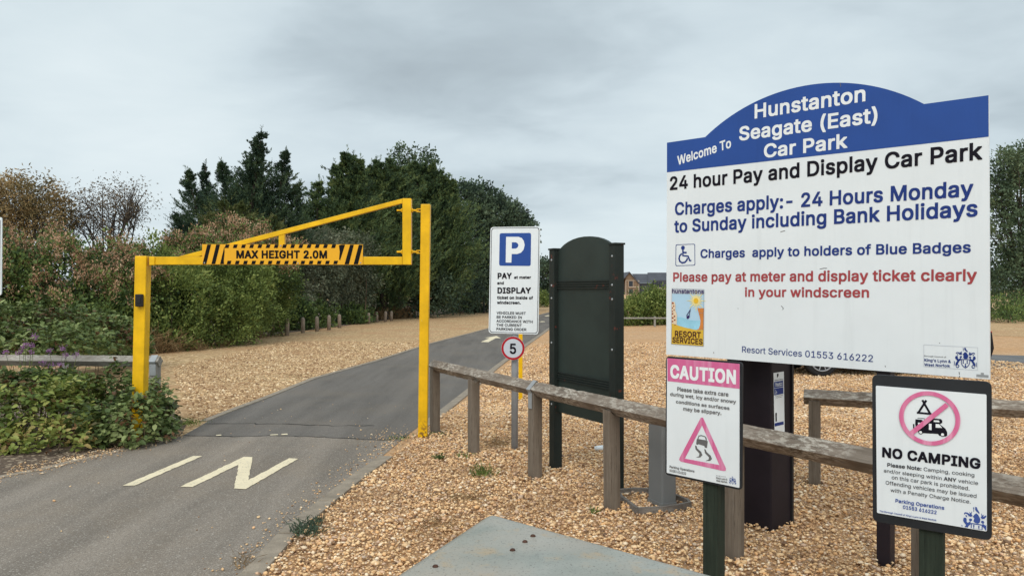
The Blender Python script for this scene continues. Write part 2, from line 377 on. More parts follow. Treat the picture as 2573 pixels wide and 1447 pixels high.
# ------------------------------------------------------------------ lettering: outlines of a plain grotesque, regular and bold
FONT_DATA = r"""A0+W&N&:&J&>&K&C(N+v(Q+y)A+y)E+v)`+/+5&z+I&<+D&:*_&:*Y&=*''m($'n'q'n'm'k'>&B'9&:!()(U(.(S(Q(R)e(S)k(U)C)i(z+((u+*(Q)o
A1+W&N&*&?&+&;&/&;&M(?,)(G,-)P,,)U,%+X&P+Y&/+S&*+N&**T&**J&.)t']($'^'{'['H&+!(B(e)Q(e(z*B(u*D
A2+W&0%|&-&*&-&W(1,3(5,8(B,;)P,;)_,8)c,3+h&W+i&*+e%|+^%y+S%x*O%x*@%{*<&%)j'J)e'O(3'O(+'L'V%|'M%x'C%x&?%x!(Y(t([(r(f(r)7(r):(t(z)i(u)k
B0+?&{&:&w&>&w&H&w+v&{+y)1+x)_+q)}+d*5+V*L+>*Z+%*d*^*e*D*c*+*V)i*B)O*0)B)t)6*+)1*N(x*`(e*j(U*r(B*x((*x'[*p'8*d&{*S&g*:&T)}&G)Y&>(~&:!'e'$'f&}'k&|),&|)J'#)d'+)r'3)|'=*+'M*3'p*)(7)x(K)n(U)Y(b)J(g),(l'f(l'd(j!'e)O(~)O)6)Q)O)Y)i)n)w*0)z*N)w*^)m*r)_+%)T+,)E+2)1+6'f+6'd+4'd*h
B1+?&{&*&l&+&h&/&g&4&h,)&q,-)6,,)d,&*++u*D+e*Z+M*h+6*r*r*u*?*p)s*c)U*X)H*J);*K)6*a)'*u(j+#(U+*(<+-'u++'L+&'3*w&t*k&b*S&K*:&=)s&1);&*!'u'3'z'0)''0)@'4)T':)_'?)n'L)x'^)|'p)v(()d(A)E(T(~(['u([!'u)d'u)a'z)_(t)`),)c)=)i)S)x)c*0)i*D)d*X)^*c)O*r)@*{)1+$(o+''u+&
C0+v(j&7(<&C'k&['J&y'*'J&q'}&f(S&c)/&g)g&s*='&*a'D+2'c+P(-+i(Y+y)',#)Y+~)}+v*?+k*T+`*u+F+0+-+C*h+M*L+T*.+R*++M***m***h*,*^*L*L*f*5*|*&+*)i+4)J+;),+:(e+3(F+'(.*p'p*R'_*.'W)v'O)H'N(w'U(D'a'}'u'Y(%'J(7':(X''(t&{);&v)_&{)x'(*?'?*S'T*c's*h(,+R(,+T(&+K'_+9'8*x&o*X&V*5&C)n&9)O&4(~&4
C1+v(Z&'(<&/((&6'W&P'3&t&r'E&^'}&S(c&S)M&]*3&q*k'.+7'O+Z't+t(A,)(t,3)O,3)},-*D+~*h+k+'+U+=+<+P*z+Z*a+e*8+d){+])v*^)v*W){*M*=*A*Q*+*i)s*w)Y+%);+*(~+'(b*z(B*f(.*Q't*.'j)q'b)H'`)%'e(S'n(5(%'n(4'Y(F'I(i'6)1'-)E'-)_'4)n':*+'J*C'd*P'}*X(:*^(<+W(<+b(;+e(5+e'}+b'i+R'=+9&q*u&P*T&<*/&-)d&%)1&#
C2+v(U%u(#&&'k&0'L&B'3&Y'%&j&d';&Y'T&N'x&E(^&E)W&O*=&]*h&x+<'?+e'f,$(2,6(j,@)T,A*+,;*S,.*s+y+4+b+O+A+b*|+p*Q+s*=+q)p+l)j+b)h*^)h*N)j*I)q*C*)*:*=***Q)s*b)Y*p);*w),*v(t*o(U*_(A*L(+*.'{)q's)R'n)*'s(^'|(?(2'y(K'](j'H(~'@)6';)J'>)_'E*#'Y*8's*D(0*J(D*S(J+](J+l(I+q(D+s(:+s's+o'_+^',+F&e+.&K*c&0*?%})n%t),%q
D0+n&{&:&w&>&w&H&w+v&{+y)'+x)J+s)i+l*&+b*:+V*^+;*y*w+/*V+8*?+C)n+I),+C(F+8'u+/'_*y'=*`&{*A&b)}&P)_&E)@&>(y&;!'d'$'f&}'k&|(o&|)6'%)O'+)s'=*)'L*7'[*I'z*S(7*X(N*^(y*[)O*S)}*I*:*3*^*$*m)n*z)V+*)@+1(y+7'k+7'e+4
D1+n&{&*&l&+&h&/&g&4&h,)&l,,&v,-(t,-)E,*)}+y*N+b*n+H+2*|+C*X+S)x+Y)6+U(K+J'p+<'L+1'8*n&l*S&U*3&C)i&5)O&/)'&+!'u'3'z'0(j'1)6'7)O'@)d'L*$'f*5(#*>(7*G(U*M),*J)O*@)x*2*:){*S)_*k)E*w),+#(j+&'z+''u+%
D2+n&]%|&X&*&X&>&X,$&X,.&],7&b,:&q,;(y,;)J,8)d,4*+,**?+~*^+m+*+H+H*w+[*D+e)n+h(y+b(2+Q'Q+H'=+6&{*x&]*S&A*+&.)_%~)1%y(o%x&l%x!(''B(('?(-'>(o'@)6'H)O'T)h'f)x'x*+(5*5(O*<(o*?),*9)T*.)x)}*5)g*N)O*`)6*k(e*t(-*u('*r
E0*v&{&:&w&>&w&H&w+v&{+y*I+x*I+7'k+7'd+4'd)Y'f)O*5)O*9)J*:(t*:(o*5(j'f(i'd(Z'd'.'e'$'f&}'k&|*I&|*M&v*M&>*I&:*?&:
E1*v&{&*&l&+&h&/&g&4&h,)&l,,&v,-*N,-*X,**Z,$*Z+C*Z+/*X+)*N+''z+''u+%'u)b'z)`*D)_*I)W*I(~*I(`*D(Y'z(Y'u(V'u'3'z'0*X'/*^'&*]&/*X&+*S&*
E2*v&]%|&X&*&X&>&X,$&X,.&],7&b,:&q,;*S,;*d,8*h,3*i,)*i+/*h*|*c*w*S*u(-*u('*r(()n*N)m*T)i*W)_*W(~*W(U*S(N*N(L(((J(''B(('?(-'>*c'=*j'8*l'.*l&/*i%|*c%y*S%x&l%x
F0*m&{&:&w&>&w&H&w+v&{+y*D+y*G+v*G+C*G+9*D+7'k+7'd+4'd)J'f)H*+)G*0)E*0(e*+(b'f(b'd(`'e&>'a&:
F1*m&{&*&l&+&h&/&g&4&h,)&l,,&v,-*S,+*W,$*W+C*W+/*S+('z+''u+%'u)X*:)W*?)T*@)O*@(Z*?(U*5(Q'u(Q't&/'p&+'k&*
G0,$(j&7(<&C'l&Z'L&v','E&q'{&h(I&c)*&f)]&m*)&{*S';+('V+G'w+`(7+o(K+u(~,#)T+~)x+w*:+m*R+`*w+C+3+(+B*k+M*Q+U*.+R*++M*+*h*,*X*Q*?*r*&+))_+6);+;(~+9(e+4(F+'(-*p'p*R'^*.'R)]'O)H'N(w'S(S'Y(5'k'j(&'J(7':(U')(~&z)@&x)i&~*'',*C'@*V'Y*c'q*k(0*n(I*^(L)E(L)E)1+W)1+Y(S+W(++Q'i+>'<+*&|*c&Z*?&F)}&;)i&7)J&4
G1,$(Z&(((&6'[&M'K&Z'3&s&r'E&_'x&U(N&S)M&]*3&q*k'.+9'H+U'u+v(<,((t,3)O,3)},-*?,#*c+n*|+Z+9+A+N+#+^*[+f*=+e){+])w*^)w*W){*I*@*:*V*+*g)s*u)T+&);+*(~+((e*|(F*j(.*Q't*.'j)q'b)H'`)%'e(S'n(5(%'n(2'](F'I(T'@(o'4),'.);',)Y'1)|'@*5'Q*K'n*T(&*Y(:)@(;)6(=)4(I)4)4)6)>)@)A+b)@+h)>+j)4+i(5+d'i+T';+>&t+(&Z*^&?*5&.)i&&)1&#
G2,$(U%u(#&&'k&/'L&B'(&e&o''&b'?&N'x&E(^&E)W&O*=&]*i&w+<'=+d'j,'(2,6(j,A)T,A*+,:*N,/*r+y+0+e+M+D+d*z+q*Q+t*8+t)v+q)m+l)j+b)i*^)i*N)k*I)q*B*)*3*B*&*R)n*d)Y*o);*w),*v(t*p(U*_(A*M(+*.'{)q'q)H'n)*'s(^'}(?(-(&(;'n(K'](]'O(t'D),'=);';)O'?)k'J*&'[*:'s*D(+*?(-)6(-)*(0)'(5)&(?)&)9)')H),)M);)O+l)N+v)H+x)>+w(++r'_+c'1+P&o+4&N*h&1*:%{)s%t),%q
H0+}&{&:&w&>&w&H&w+v&{+y'a+y'd+v'd)T'f)R*D)Q*S)R*V)T*V+v*^+y+C+w+C&<+>&:*^&:*X&;*V&>*V(e*V(j*S(m'k(m'd(j'e&>'a&:
H1+}&{&*&l&+&h&/&g&4&h,)&l,,&{,-'k,-'s,)'u)c*D)c*F)i*H,)*S,-+H,-+R,*+T+{+T&{+R&-+H&**S&**I&,*G&/*F(U*D(]'z(]'u(Z't&/'p&+'k&*
H2+}&]%|&X&*&X&>&X,$&X,.&],7&l,;'k,;'z,:(#,7(',)(()q*5)q*8)s*8)x*8,$*:,4*?,9*I,;+M,;+^,8+a,3+c,$+c&4+b&%+_%|+R%x*I%x*?%z*:&#*8&/*8(F*8(K*5(N(-(N('(K('&/(#%|'z%y'k%x&l%x
I0)Y&^&:&Y&>&Y&v&[&{'R&|'U'$'U+/'U+4'R+7&^+7&Z+9&Y+v&^+y)<+x)>+v)>+C)>+9)<+7(G+7(C+4(C')(C'$(G&|)=&{)>&>)<&;)7&:
I1)Y&^&*&N&+&J&/&I'$&L'.&S'0'>'0'E'3'E*|'C+'&S+'&K+*&J,)&N,,&X,-)K,+)N+{)M+*)F+'(V+'(T+%(S'8(S'3(V'0)A'0)L'.)N'$)N&/)K&,)A&*
I2)Y&?%|&;&/&;')&='8&I'>'4'>'7'B'7*m'7*r'4*u&I*u&?*x&;+*&=,3&@,8&N,;)U,9)[,3)],))]+*)Z*{)P*u(f*u(b*r(b'G(b'B(f'>)P'>)Z'8)]'.)]&>)Z%~)U%z)F%x&N%x
J0*_'x&6'S&A'6&R&~&f&p&y&e'6&`'J&['x&[(5&`(9'E(9'I(5'H's'K'Y'Q'E'_'1'k'''}&z(?&u(X&w(k&~)%'4).'@)4'O)8'n)9+v)>+y*$+x*&+t*&'x*$'O)v'.)d&j)U&Z)9&F(w&:(X&4
J1*_'i&''J&0'3&<&t&R&b&j&V''&O'@&K'n&L(D&U(I'T(H'Y(?'Z'i'c'O'n'@'}'4(+'/(?'*(N',(e'6(p'@(}'T)''i))'x)),')/,,)4,-*3,+*6,'*6+y*6'n*3'@*(&y)v&`)g&N)R&>)9&1(w&((^&$(5&#
K0+J&{&:&w&>&w&H&w+v&{+y'a+y'd+v'd)E'f),'p)6'p);(()O(.)Y(i*?*:+w+9+x+;+v+:+q+4+j)()O)()J)2);+/&R+<&>+9&:*I&:*@&>(P(t(K(t(F(p'f(-'d(#'e&>'a&:
K1+J&{&*&l&+&h&/&g&4&h,)&l,,&{,-'k,-'s,)'u)a*+,)*5,-+H,++K,$+K+v+K+g+H+b)A)J+H&R+L&H+K&/+C&**?&**5&,(K(U'u'z't&/'p&+'k&*
L0*[&{&:&w&>&w&H&w+v&{+y'a+y'd+v'e+q'e'$'f&}'k&|*?&{*?&>*:&:*5&:
L1*[&{&*&l&+&h&/&g&4&g,$&h,)&q,-'k,-'s,)'u+{'u'3'z'0*I'0*O')*O&/*I&**D&*
L2*[&]%|&Y&%&X&4&X,.&],7&g,:'z,:(%,3(',)(''B(('?(-'>*I'>*X';*^'.*]&%*X%{*I%x&l%x
M0-5&{&:&w&>&w&H&w+v&{+y'z+y($+v)H(A)i'<*5(W+O+v+R+y,V+x,X+v,X&>,V&;+q&:+l&>+n*^+l*i+I)_*,&>*&&:)_&:)J&:)F&>(&)d'b*c'a*m'b&>'[&:
M1-5&{&*&l&+&h&/&g&4&h,)&l,,&v,-((,-(2,))V(P)i'y)z(P+A,)+M,-,[,-,f,+,i+{,i&{,i&4,f&,,[&*+g&*+b&++]&/+[)@+Z)J+W)N*:&-*0&*)E&*);&+)8&/'u)P'r)E'q&/'k&*
M2-5&]%|&X&*&X&>&X,$&X,.&],7&b,:&q,;(-,;(=,8)i(Q+4,6+9,9+C,;,f,;,r,8,u,3,w,$,w&4,v&%,s%|,k%y,G%x+]%x+Q%|+M&/+M(a+M(Z+H(U*I&%*D%z*5%x);%x)-%|(((Y(%(U($(K($&/'|%|'u%y'k%x&l%x
N0,'&{&:&w&>&w&H&w+v&{+y'k+y'p+v*:(-*^'H*a'L*^(<*^+v*c+y+H+x+J+q+J&>+H&;*X&:*O&>(Z):'f*f'c*c'b*^'e)T'e&>'a&:
N1,'&{&*&l&+&h&/&g&4&h,)&l,,&{,-'u,-(#,)*I(:*M(F*N,)*X,-+W,++Z+{+Z&{+Z&4+W&,+H&**D&,(A)<'u*#'t&/'p&+'k&*
N2,'&]%|&X&*&X&>&X,$&X,.&],7&b,:&q,;'z,;(-,8*:(s*=(t*?(~*@,3*D,8*N,;+W,;+d,8+h,3+i,$+i&4+h&%+f%|+W%x+*%x*D%x*6%|(()C(&&%(#%|'z%y'p%x&l%x
O0,1(j&7(<&C'k&['J&y'*'J&q'}&f(S&c)/&g)g&t*='&*a'D+2'd+P(-+i(Y+y)',#)Y+~*(+t*K+e*p+K+#+<+9*}+S*L+b)v+h)C+g(X+^(++I'O+*&~*h&a*?&H)s&:)J&4!)$&y)E&y)i'$*,'1*@'@*S'T*g's*t(:*{(c*})4*y)b*r*$*c*G*I*i*6*z)s+0)O+9),+:(e+4(A+$(-*p'z*`'e*='W)v'O)H'N(w'U(D'a'~'r'_(#'M(6';(K'.(e'#
O1,1(Z&'(<&/((&7'X&P'3&t&q'G&^'}&S(c&S)M&]*3&o*f'*+2'8+D'O+Z't+t(A,)(t,3)T,3)},-*N+y*b+o*}+Z+1+K+E+2+`*a+o*3+x)M+x(c+p(&+c'Y+K',+/&e*f&F*?&3)n&')1&#!(w'1)6',)T'1)p';*1'O*D'e*Y(+*c(D*l(r*m)4*f)b*]*$*I*G*9*[)x*s)Y+$);+*(~+'(e*{(P*q(7*['|*='r*)'f)b'a)C'`)%'d(^'m(:'x'}(0'_(F'I(^';
O2,1(U%u(#&&'k&0'L&C'3&Y'%&j&e';&O's&E(X&E)W&O*=&d*u&|+A'B+h'f,$(2,6(j,@)_,A*+,;*^,)+/+f+R+>+p*f,$*,,*)R,*(^+|'s+o'J+V&y+9&U*m&6*?%~)s%t),%q!)6';)O'@)g'J*&'^*5'n*D((*Q(D*Z(h*_)**[)H*T)g*J*$*7*B*&*T)l*f)O*r)6*x(y*q(`*e(K*V(7*@()*)'z)n'q)H'n)*'q(h'y(I(*(+(;'n(K'](`'M(}'@
P0+4&{&:&w&>&w&H&w+v&{+y),+x)E+v)d+n*$+b*?+M*P+9*`*|*k*X*o*:*n)n*d)E*Y)1*?(j*$(U)d(H)E(A),(?'f(>'d(2'e&>'a&:!'d)''k)#(~)$)E)*)`)6)s)J)})_*$)n*&*0*$*I)|*X)s*m)_+%)E+1)1+5(t+7'f+6'd+%
P1+4&{&*&l&+&h&/&g&4&h,)&q,-)6,,)d,%*0+q*F+b*`+H*q+**|*c+$*5*~)d*v)@*i(~*X(g*D(S*((A)j(7)T(2)1(.'u(.'t&/'p&+'k&*!'u)6'z)3(~)5););)T)I)c)Y)k)i)r*+)n*E)`*c)J*u)'+%(j+''u+&
P2+4&]%|&X&*&X&>&X,$&X,.&],7&l,;);,:)n,3*0,(*D+y*a+b*r+L+&+*+/*b+2*:+0)Y+&)1*q(j*b(U*I(A*0(2)o(();'|(('|('&/(#%|'z%y'k%x&l%x!(')E(-)A(t)B)1)I)E)T)W)i)_)x)c*+)_*?)S*S)@*f)'*q(j*u((*t
Q0,1*^%i*5&C)_&6(~&4(K&>((&L'[&h'B'&'-'D&x'h&l(3&d(q&f)V&l*$&s*<'.*o'C+1'Q+@'p+Z((+g(F+t(o+})J,#)n+z*8+n*c+U+$+;+;*y+U*F+c)p+h)G+h(q+c(>+W'r+H'N+4'/*m&d+O%j+M%g+H%f*c%f!)2&x)Y&|)`&})d'&)%'w({(%(|(*)i(+*7'N*?'E*D'E*Y'^*m(&*z(W*}))*|)L*r)~*c*E*M*e*:*w)}++)Y+7)6+;(t+8(U+.(<*|((*k'w*Z'e*<'V)s'P)L'N)$'S(R'Z(4'b'|'v'X(7':(U')(o&|
Q1,1*S%V*+&,)T&$(t&$(A&-()&6'k&C'L&Y'3&t&{'5&f'c&X(9&R)$&U)f&c*F&v*t'5+@'[+e(-+~(`,0);,3)l,0*0,)*D+~*r+d+2+J+H+.+b*Z+o*2+x)Q+x(g+s(9+j'm+['I+H'(+.&d+/&^+`%y+`%Z+W%U!({'0)6',)A'0(l'r(j(/(m(9);(;)x(9*?'g*D'e*Q'w*`(9*g(R*l(q*m)3*g)a*X*-*J*F*0*d)x*r)Y+$);+*(~+'(e*{(N*o(6*Z(&*F'p*&'f)a'a)B'`)$'d(]'o(4'x'|(5'X(F'I(`':
R0+8&{&:&w&>&w&H&w+v&{+y);+w)d+o*&+b*:+S*N+@*c*z*n*N*p)}*h)S*S),*:(n)n(U*w&W+'&>+%&;*5&:*0&;(~(G(y(J'k(J'd(F'e&>'a&:!'e)1(K)/),)1)O)9)`)@)t)T*%)s*(*0*%*N)t*m)Y+*);+4(t+7'f+6'd+%
R1+8&{&*&l&+&h&/&g&4&h,)&q,-)6,,)i,$*&+x*:+m*O+]*^+N*l+9*u+%+#*X+$)x*x)J*h)%*O(e*2(P*/(K+4&Q+7&H+6&/+4&,+*&**+&*)}&-(o(9'z(:'u(7't&/'p&+'k&*!'u)@(~)A)@)H)T)R)a)_)i)k)r*+)r*:)m*N)b*c)J*w),+$(j+''u+&
S0+6(:&4'x&;'Y&G'6&^&y&|&l'9&d'W&a'l&e'p'J'q'O'n'T'R'a'>'k'4(+&~(X&u(r&t)C&|)]'+)i'4)v'C*'']*('l*&($)~(.)s(=)W(P)4(^(*(z'Y)1'A)A',)U&y)o&p*6&r*d&y*}''+5'@+R'_+h()+w(I+~(m,#)>+{)l+n*8+S*G+D*X++*c*n*g*Y*f*H*$*H){*J)x*_)q*l)i*x)W++)B+5)*+<(c+>(:+8'}+,'q*}'h*s'^*_'Z*J'^*6'b*,'n){(+)i(N)Z)>)F)g)9)v)2*B(u*a(Q*k(8*p'q*k'H*b'/*Q&r*8&X)v&F)]&<)>&5(h&1
S1+6(+&%'_&0'E&;''&P&r&c&b&|&V'>&P'g&Q'{&U($'Z($'`'{'g']'p'M'z'C(:'2(N',(h'()2'/)R'>)k'W)r'l)q'v)d(.)M(>)%(N'i(q'J)#'')=&o)V&b)y&_*O&d*x&o+:')+X'E+p'h,%(0,/(S,3)*,3)W,,){+|*8+n*L+]*a+E*k+3*t*s*x*T*x*@*u*:*k*8)q*8)l*=)d*Y)R*p)9+#(m+-(I+((+*u'{*i'q*Y'l*J'm*E'q*;'y*1(+*%(:)x(`)j)H)V)v)G*B)2*V)#*p(_*|(=+#'g*{'>*p&|*`&c*F&I){&3)W&()4&#(N%~
S2+6(&%s'Y%|';&-&y&A&`&]&Q&w&F'>&B'b&B($&E(.&K(2&U(3'Y(3'i(0'n()'s'k'{'](+'O(D'@(h'7)*'=)C'J)W'])a'l)a'q)S($)>(2(w(@'_(c'9(u&u)2&b)K&S)o&Q*'&P*T&U+&&d+I&y+f';+~'_,3(+,>(N,A)4,A)b,:*),.*G+x*a+b*s+I+$+++)*n+)*6+$*,*V**)q**)c*,)_*1)U*O)E*d)+*s(m*z(S*v(?*m(+*['}*J(+*;(I*'(h)x)])b*$)U*G)C*j)(+$(f+.(G+1(.+1'b+-'4*|&m*f&N*H&5*.&')g%w)>%q(X%o
T0+8(H&:(E&>(E+4(>+7&_+7&Z+9&Z+>&Z+v&_+y*t+y*x+v*x+M*w+9*t+7)8+7)1+4)2&>).&:
T1+8(9&+(5&/(5&9(5+%(/+'&O+'&J+/&K,)&O,,&Y,-+',,++,)+,,$+,+C+,+/+'+')G+')B+%)A&/)=&+)8&*
T2+8(/%y(*%|((&%('&/('*r'|*u&O*u&@*x&<+*&=,3&A,8&O,;*~,;+5,8+8,3+:,$+:+*+6*x+'*u)V*u)P*r)O&%)L%|)B%x
U0+}(`&5(-&C'k&S'[&_'F&s';'&')'E'#'X&y'r&w(C&w+s&y+x'c+x'd(4'h'w'p'^(('A(A'-(`&|),&v)T&z)x'+*5'>*H'X*Q'm*V(4*W+x+C+x+D(%+='X+3'?*|&{*f&d*J&O*0&B)d&6)E&3)'&2
U1+}(K&''u&7'L&P'-&s&z'0&p'I&i'h&g(/&g,&&l,,&{,-'k,-'q,+'t,&'t(C'x(%()'c(4'S(D'D(e'2)1'+)T'1)i':)x'D*3'^*<'m*D(**G(C*G+}*I,+*S,-+4,-+R,++T+}+T'w+M'N+?'+++&i*t&T*N&;*5&0)n&&)J%~(o%~
U2+}(K%t(2%x'p&''V&4'>&E'*&Y&w&n&n&}&b'?&['^&X(%&X,&&Z,5&b,:&{,;'u,:($,5(&,&(&(H()(4(4'r(>'c(M'S(j'B)1':)T'C)s'W*+'r*6(4*9(H*9,&*;,5*?,9*I,;+M,;+],9+b,2+c,&+c(%+^'N+O'&+9&_+%&H*h&5*D&$)x%u)T%q(j%p
V0+W(Q&;&r*c&K+v&N+y'4+y'<+v(L(X(z'()C(A*X+v*i+y+I+w+I+q+?+T)F&<)A&:
V1+W)2&*(G&*(@&/&;+g&;,$&?,,'>,-'J,)(z'i*J,)*O,,*i,-+N,-+Y,)+X+c)V&/)P&*
V2+W(8%z(3&%&/+W&,+g&.,3&2,8&?,;'H,;'R,9'W,4(z(B*<,3*@,8*J,;+S,;+c,8+h,3+i,)+g+W)b%|)Z%y)P%x(G%x
W0-p'{&=&K+v&N+y'4+y'9+v(1(F(G'<(P'L(O'Q(a(A)]+v)`+y*O+x*R+v+H(P+c';+h'G+x(2,t+v,{+y-a+x-c+v-c+q-L*|,4&C,/&:+?&:+:&>*;)x*.*X*'*j)o)m(t&>(p&:(a&:($&:
W1-p'l&.&;+g&<,)&?,,&N,-'>,-'H,)(G(7(L(:)M,))U,-*_,+*c,$+c(1+i(A,f,),q,--p,+-s,$-r+b,C&4,>&++5&*++&.*,)j*')r)'&/)#&+(u&*'v&*
X0+Q&P&:&L&>&N&C(K)1&c+b&W+v&Z+y'6+y'J+y'O+v(J*S(w)f):*?)C*I)G*S*C+v*G+y+7+x+9+v+2+g)H)6)H)1)Q(~+7&R+C&>+A&;*Q&:*L&<)N'a)M'f)*(=(w(Y(6'Q'D&>';&:
X1+Q&P&*&A&+&=&/&=&M(2)1&J+b&G+l&I,)&P,-'6,-'T,-'_,)(w*4)G*w*8,,+<,-+F,++I+{+I+g+F+b)a)6)a)1+P&Q+S&>+P&,+F&**G&**=&.(w(/'O&,
X2+Q&2%|&/&%&.&4&.&R&2&]'x)1&<+W&:+b&9,$&<,5&A,9&K,;'Y,;'i,8(w*T*+,8*8,;+-,;+K,:+R,8+V,3+W,)+W+b+U+W)z);)v)6)v)1+^&]+b&R+b&4+a&%+^%|+U%y+K%x*B%x*3%{(w'k(r'g'^%|'T%x'J%x&A%x
Y0+O(Q&;(P&>(N(Z&[+W&K+q&K+v&N+y'>+y'B+v(Q*%(u)?):)}*K+v*O+y+?+y+B+v+8+b)=(U)<&<)7&:
Y1+O(B&,(@&4(?(K&=+b&:+l&<,)&?,,&N,-'H,-'Q,)(u)k*<,)*E,-+N,++R,$+R+l+O+b)N(K)L&/)F&*)A&*(L&*
Y2+O(8%z(3&#(2&/(1(A&/+W&,+g&.,3&2,8&?,;'M,;'[,8(u*2*1,8*E,;+N,;+[,8+`,3+a,)+a+b+_+W)](A)[&/)W%|)P%y)F%x
Z0+-&g&:&e&>&e&l&l&{).*D)f+4)_+8&g+7&d+9&c+>&d+v&g+y*S+y*c+w*c+B(>'p'a&{*c&|*f&q*g&>*c&:*S&:
Z1+-'z&*&W&+&T&4&T&{)@+%);+'&W+'&R+/&T,)&W,,&b,-*m,,*r,)*t,$*r+4(-'3(2'0*r'/*v'$*v&/*r&+*m&*
a0*W'a&5'J&:',&J&w&X&e&s&^'+&Y'C&Y'b&c($&m(4'$(F'.(M'B(V'f(a(((g(o(n)6(y)=)-)8)K)0)[({)j(j)q(U)u(2)s'p)h'[)W'G);&g)L&d)Q&e)U&q)o')*+'B*>'[*J((*T(F*V(e*U)1*K);*F)@*F)Y*4)l)~)w)j)~)U*'))*&&<)}&:)?&:);&f)-&T(|&J(Z&9(F&4(-&2!'v&s((&p(A&q(`&w(t'&)''3)4'I);'^)=(*);(<(y(5(#()'f'}'Q'q'G'd'D'W'C'I'E'9'N'+'Z&}
a1*W'Q&&'3&/&v&>&b&Q&V&c&L'%&H'I&J'r&S(4&_(B&n(R&{(]'3(f'k(t(y)')))-)*)7(~)J(t)U(`)a(K)e(2)_'u)Q'f)A'V),'8)+&W)=&S)G&T)`&d)~&v*9'3*L'Q*Z'x*e(F*g(o*f)@*Z)Y*N)i*C)u*6*')~*3)[*7)-*5&.*+&*)6&*)1&,),&8(o&,(K&#'p%~!(,'%(7'%(P'+(e'6(t'C(~'R))'b),(%(-'t'p'l'a'b'T'M'['<'k'/
a2*W'L%s')%~&g&3&M&O&?&s&;'5&;'h&=($&C(8&O(L&](]&q(j'/(u'+({&H)3&E)G&E)f&H)p&X*2&q*L'1*_'Q*l(#*t(`*u),*q)J*i)i*Z*$*F*7*(*A)f*E)3*E&0*B%~*:%y*0%x)1%x(~%|(c%t(A%p'f%p!(/'5(F'9(Z'E(n'W(w'l(t'o(A'i(#'`'p'V'h'M'i'I'z':!'j))(e)2(u)7(e)J(Z)P(K)T(<)Q(()G'y)=
b0*{(I&6(:&;'{&J'd&c'Y&r'U&;&t&:&o&@&o+s&t+y'X+x'Y*#'_)|'x*<(+*G(?*P(S*U(m*V)/*U)C*P)f*A)z*2*-*#*D)[*S)3*](W*](4*X'm*U'^*H'5*3&m*$&[)l&K)H&:(|&2!(W&s(w&s)4&{)H',)T':)h'^)n'w)s(C)l({)f)3)])E)O)V)>)e)')p(m)t(S)r(?)m())a'v)Q'i)='a))'[(q'X(W'X(9']'r'g'S'q'?'~'0(5&}
b1*{(:&'(+&,'i&='h&1'e&,'_&*&j&*&c&,&`&1&`+}&`,&&e,,'_,-'d,,'i,('k*P'n*N($*Z(5*a(X*g)9*e)b*Y*)*C*C*(*X)a*f)9*m(]*m(**i'c*Z'0*Q&x*A&_*3&N){&=)l&4)R&*)9&$(w%~(X%~!(P'+(c''(r'()%'.)9';)H'L)R'^)['w)a(9)b(H)_(b)Y(v)O)3)@)G)/)V(|)^(h)c(X)a(D)Y(7)Q())B't)$'l(g'j(R'i(C'l(%'t'h'}'T(5';
c0*_(1&5'o&>'K&Q'.&n&v'0&h'S&a'm&](C&a(v&k)@&z)a'4*#'P*:'e*F(,*R(T*V(x*T):*M)J*F)r*-)|*#*5)a*@)B*9)=)^)/)X)2)I)Q):)a)&)l(i)s(O)t(@)r(')i'r)['])B'S).'I(g'G(C'I(%'V'S'b'?'z'&(1&x(O&q(s&t)+&{)='+)K':)V'N)Y'X)^']*<'N*A'I*6'+*&&n)h&T)N&D)5&:(x&4(E&3
c1*_'~&&']&1':&E&|&_&k&x&a'/&T'S&M(*&N(q&W)B&f)e&z*('2*='U*T'y*b(@*g(s*g)?*`)h*M*$*<*4***C)o*O)Q*O)3*H).)m(|)N({)I)#)C)3):)B)+)Q(x)Z(Y)c(H)a(6)Y(')N't)?'j).'`(r'W(C'Z(*'d'h'o'Q'~'?(1'2(O''(Y'&(n'*)+'8)?'N)J'h)N'l)S'm)m'l*M']*Q'S*P':*A&s*4&_)|&I)^&5)?&*(s&#(@%~
c2*_'y%t'T%~'<&.'+&;&f&_&P'+&C'X&>(4&@({&K)Q&[)v&u*='2*S'U*h'~*s(J*u)+*s)S*j)h*b*%*Q*8*A*K*(*^)[*])(*W(~)w(n)D(n)>(q)/)3(x)F(i)N(Y)S(J)O(:)G(.)='~).'s(v'j(W'g(C'n'|'y'c(,'M(@'=(Y'5(n'<)$'I)4'^)>'w)D'z)r'{*W'k*]'h*`'^*`'5*['&*R&n*>&N)|&3)c&%)D%w(}%q(E%p
d0*{('&5'Z&D'A&U'2&e'$&x&n'?&a'm&](M&d))&p)Q'()u'F*7'e*I(1*U(_*V)&*M)D*:)^)y)a*#)b+x*H+y*J+n*I&;)c&;)b&i)a&n)^&o)S&_)?&K)&&;(s&6(Y&2!(E&s(i&s(x&x)0'&)@'5)N'I)Z'h)`(%)b(C)`(g)Z)$)K)G)?)V)+)g(n)q(_)s(;)q(')j'o)['b)L'V)8'O)$'H(]'G(C'K'x'U'T'_'D'j'4'z'&(6&v
d1*{'t&&'Z&.'F&9'%&T&k&s&W'D&N'w&M(b&T)8&d)f&w*('7*E'O*U'o*b(6*g(n*f)+*a):*Z)N*L)P+})R,+)^,-*W,+*Z+}*Y&1*W&,*R&*)X&*)S&.)P&;)N&=)3&,(s&$(@%~!(@'+(T'&(d')(x'1)-'?)5'H)B'^)I'r)P(9)Q(H)M(g)H({)<)8)0)H(x)W(i)_(T)c(@)_(1)W'~)L'q)='b({'Z(b'X(M'[(%'k'X'}'?(1'2
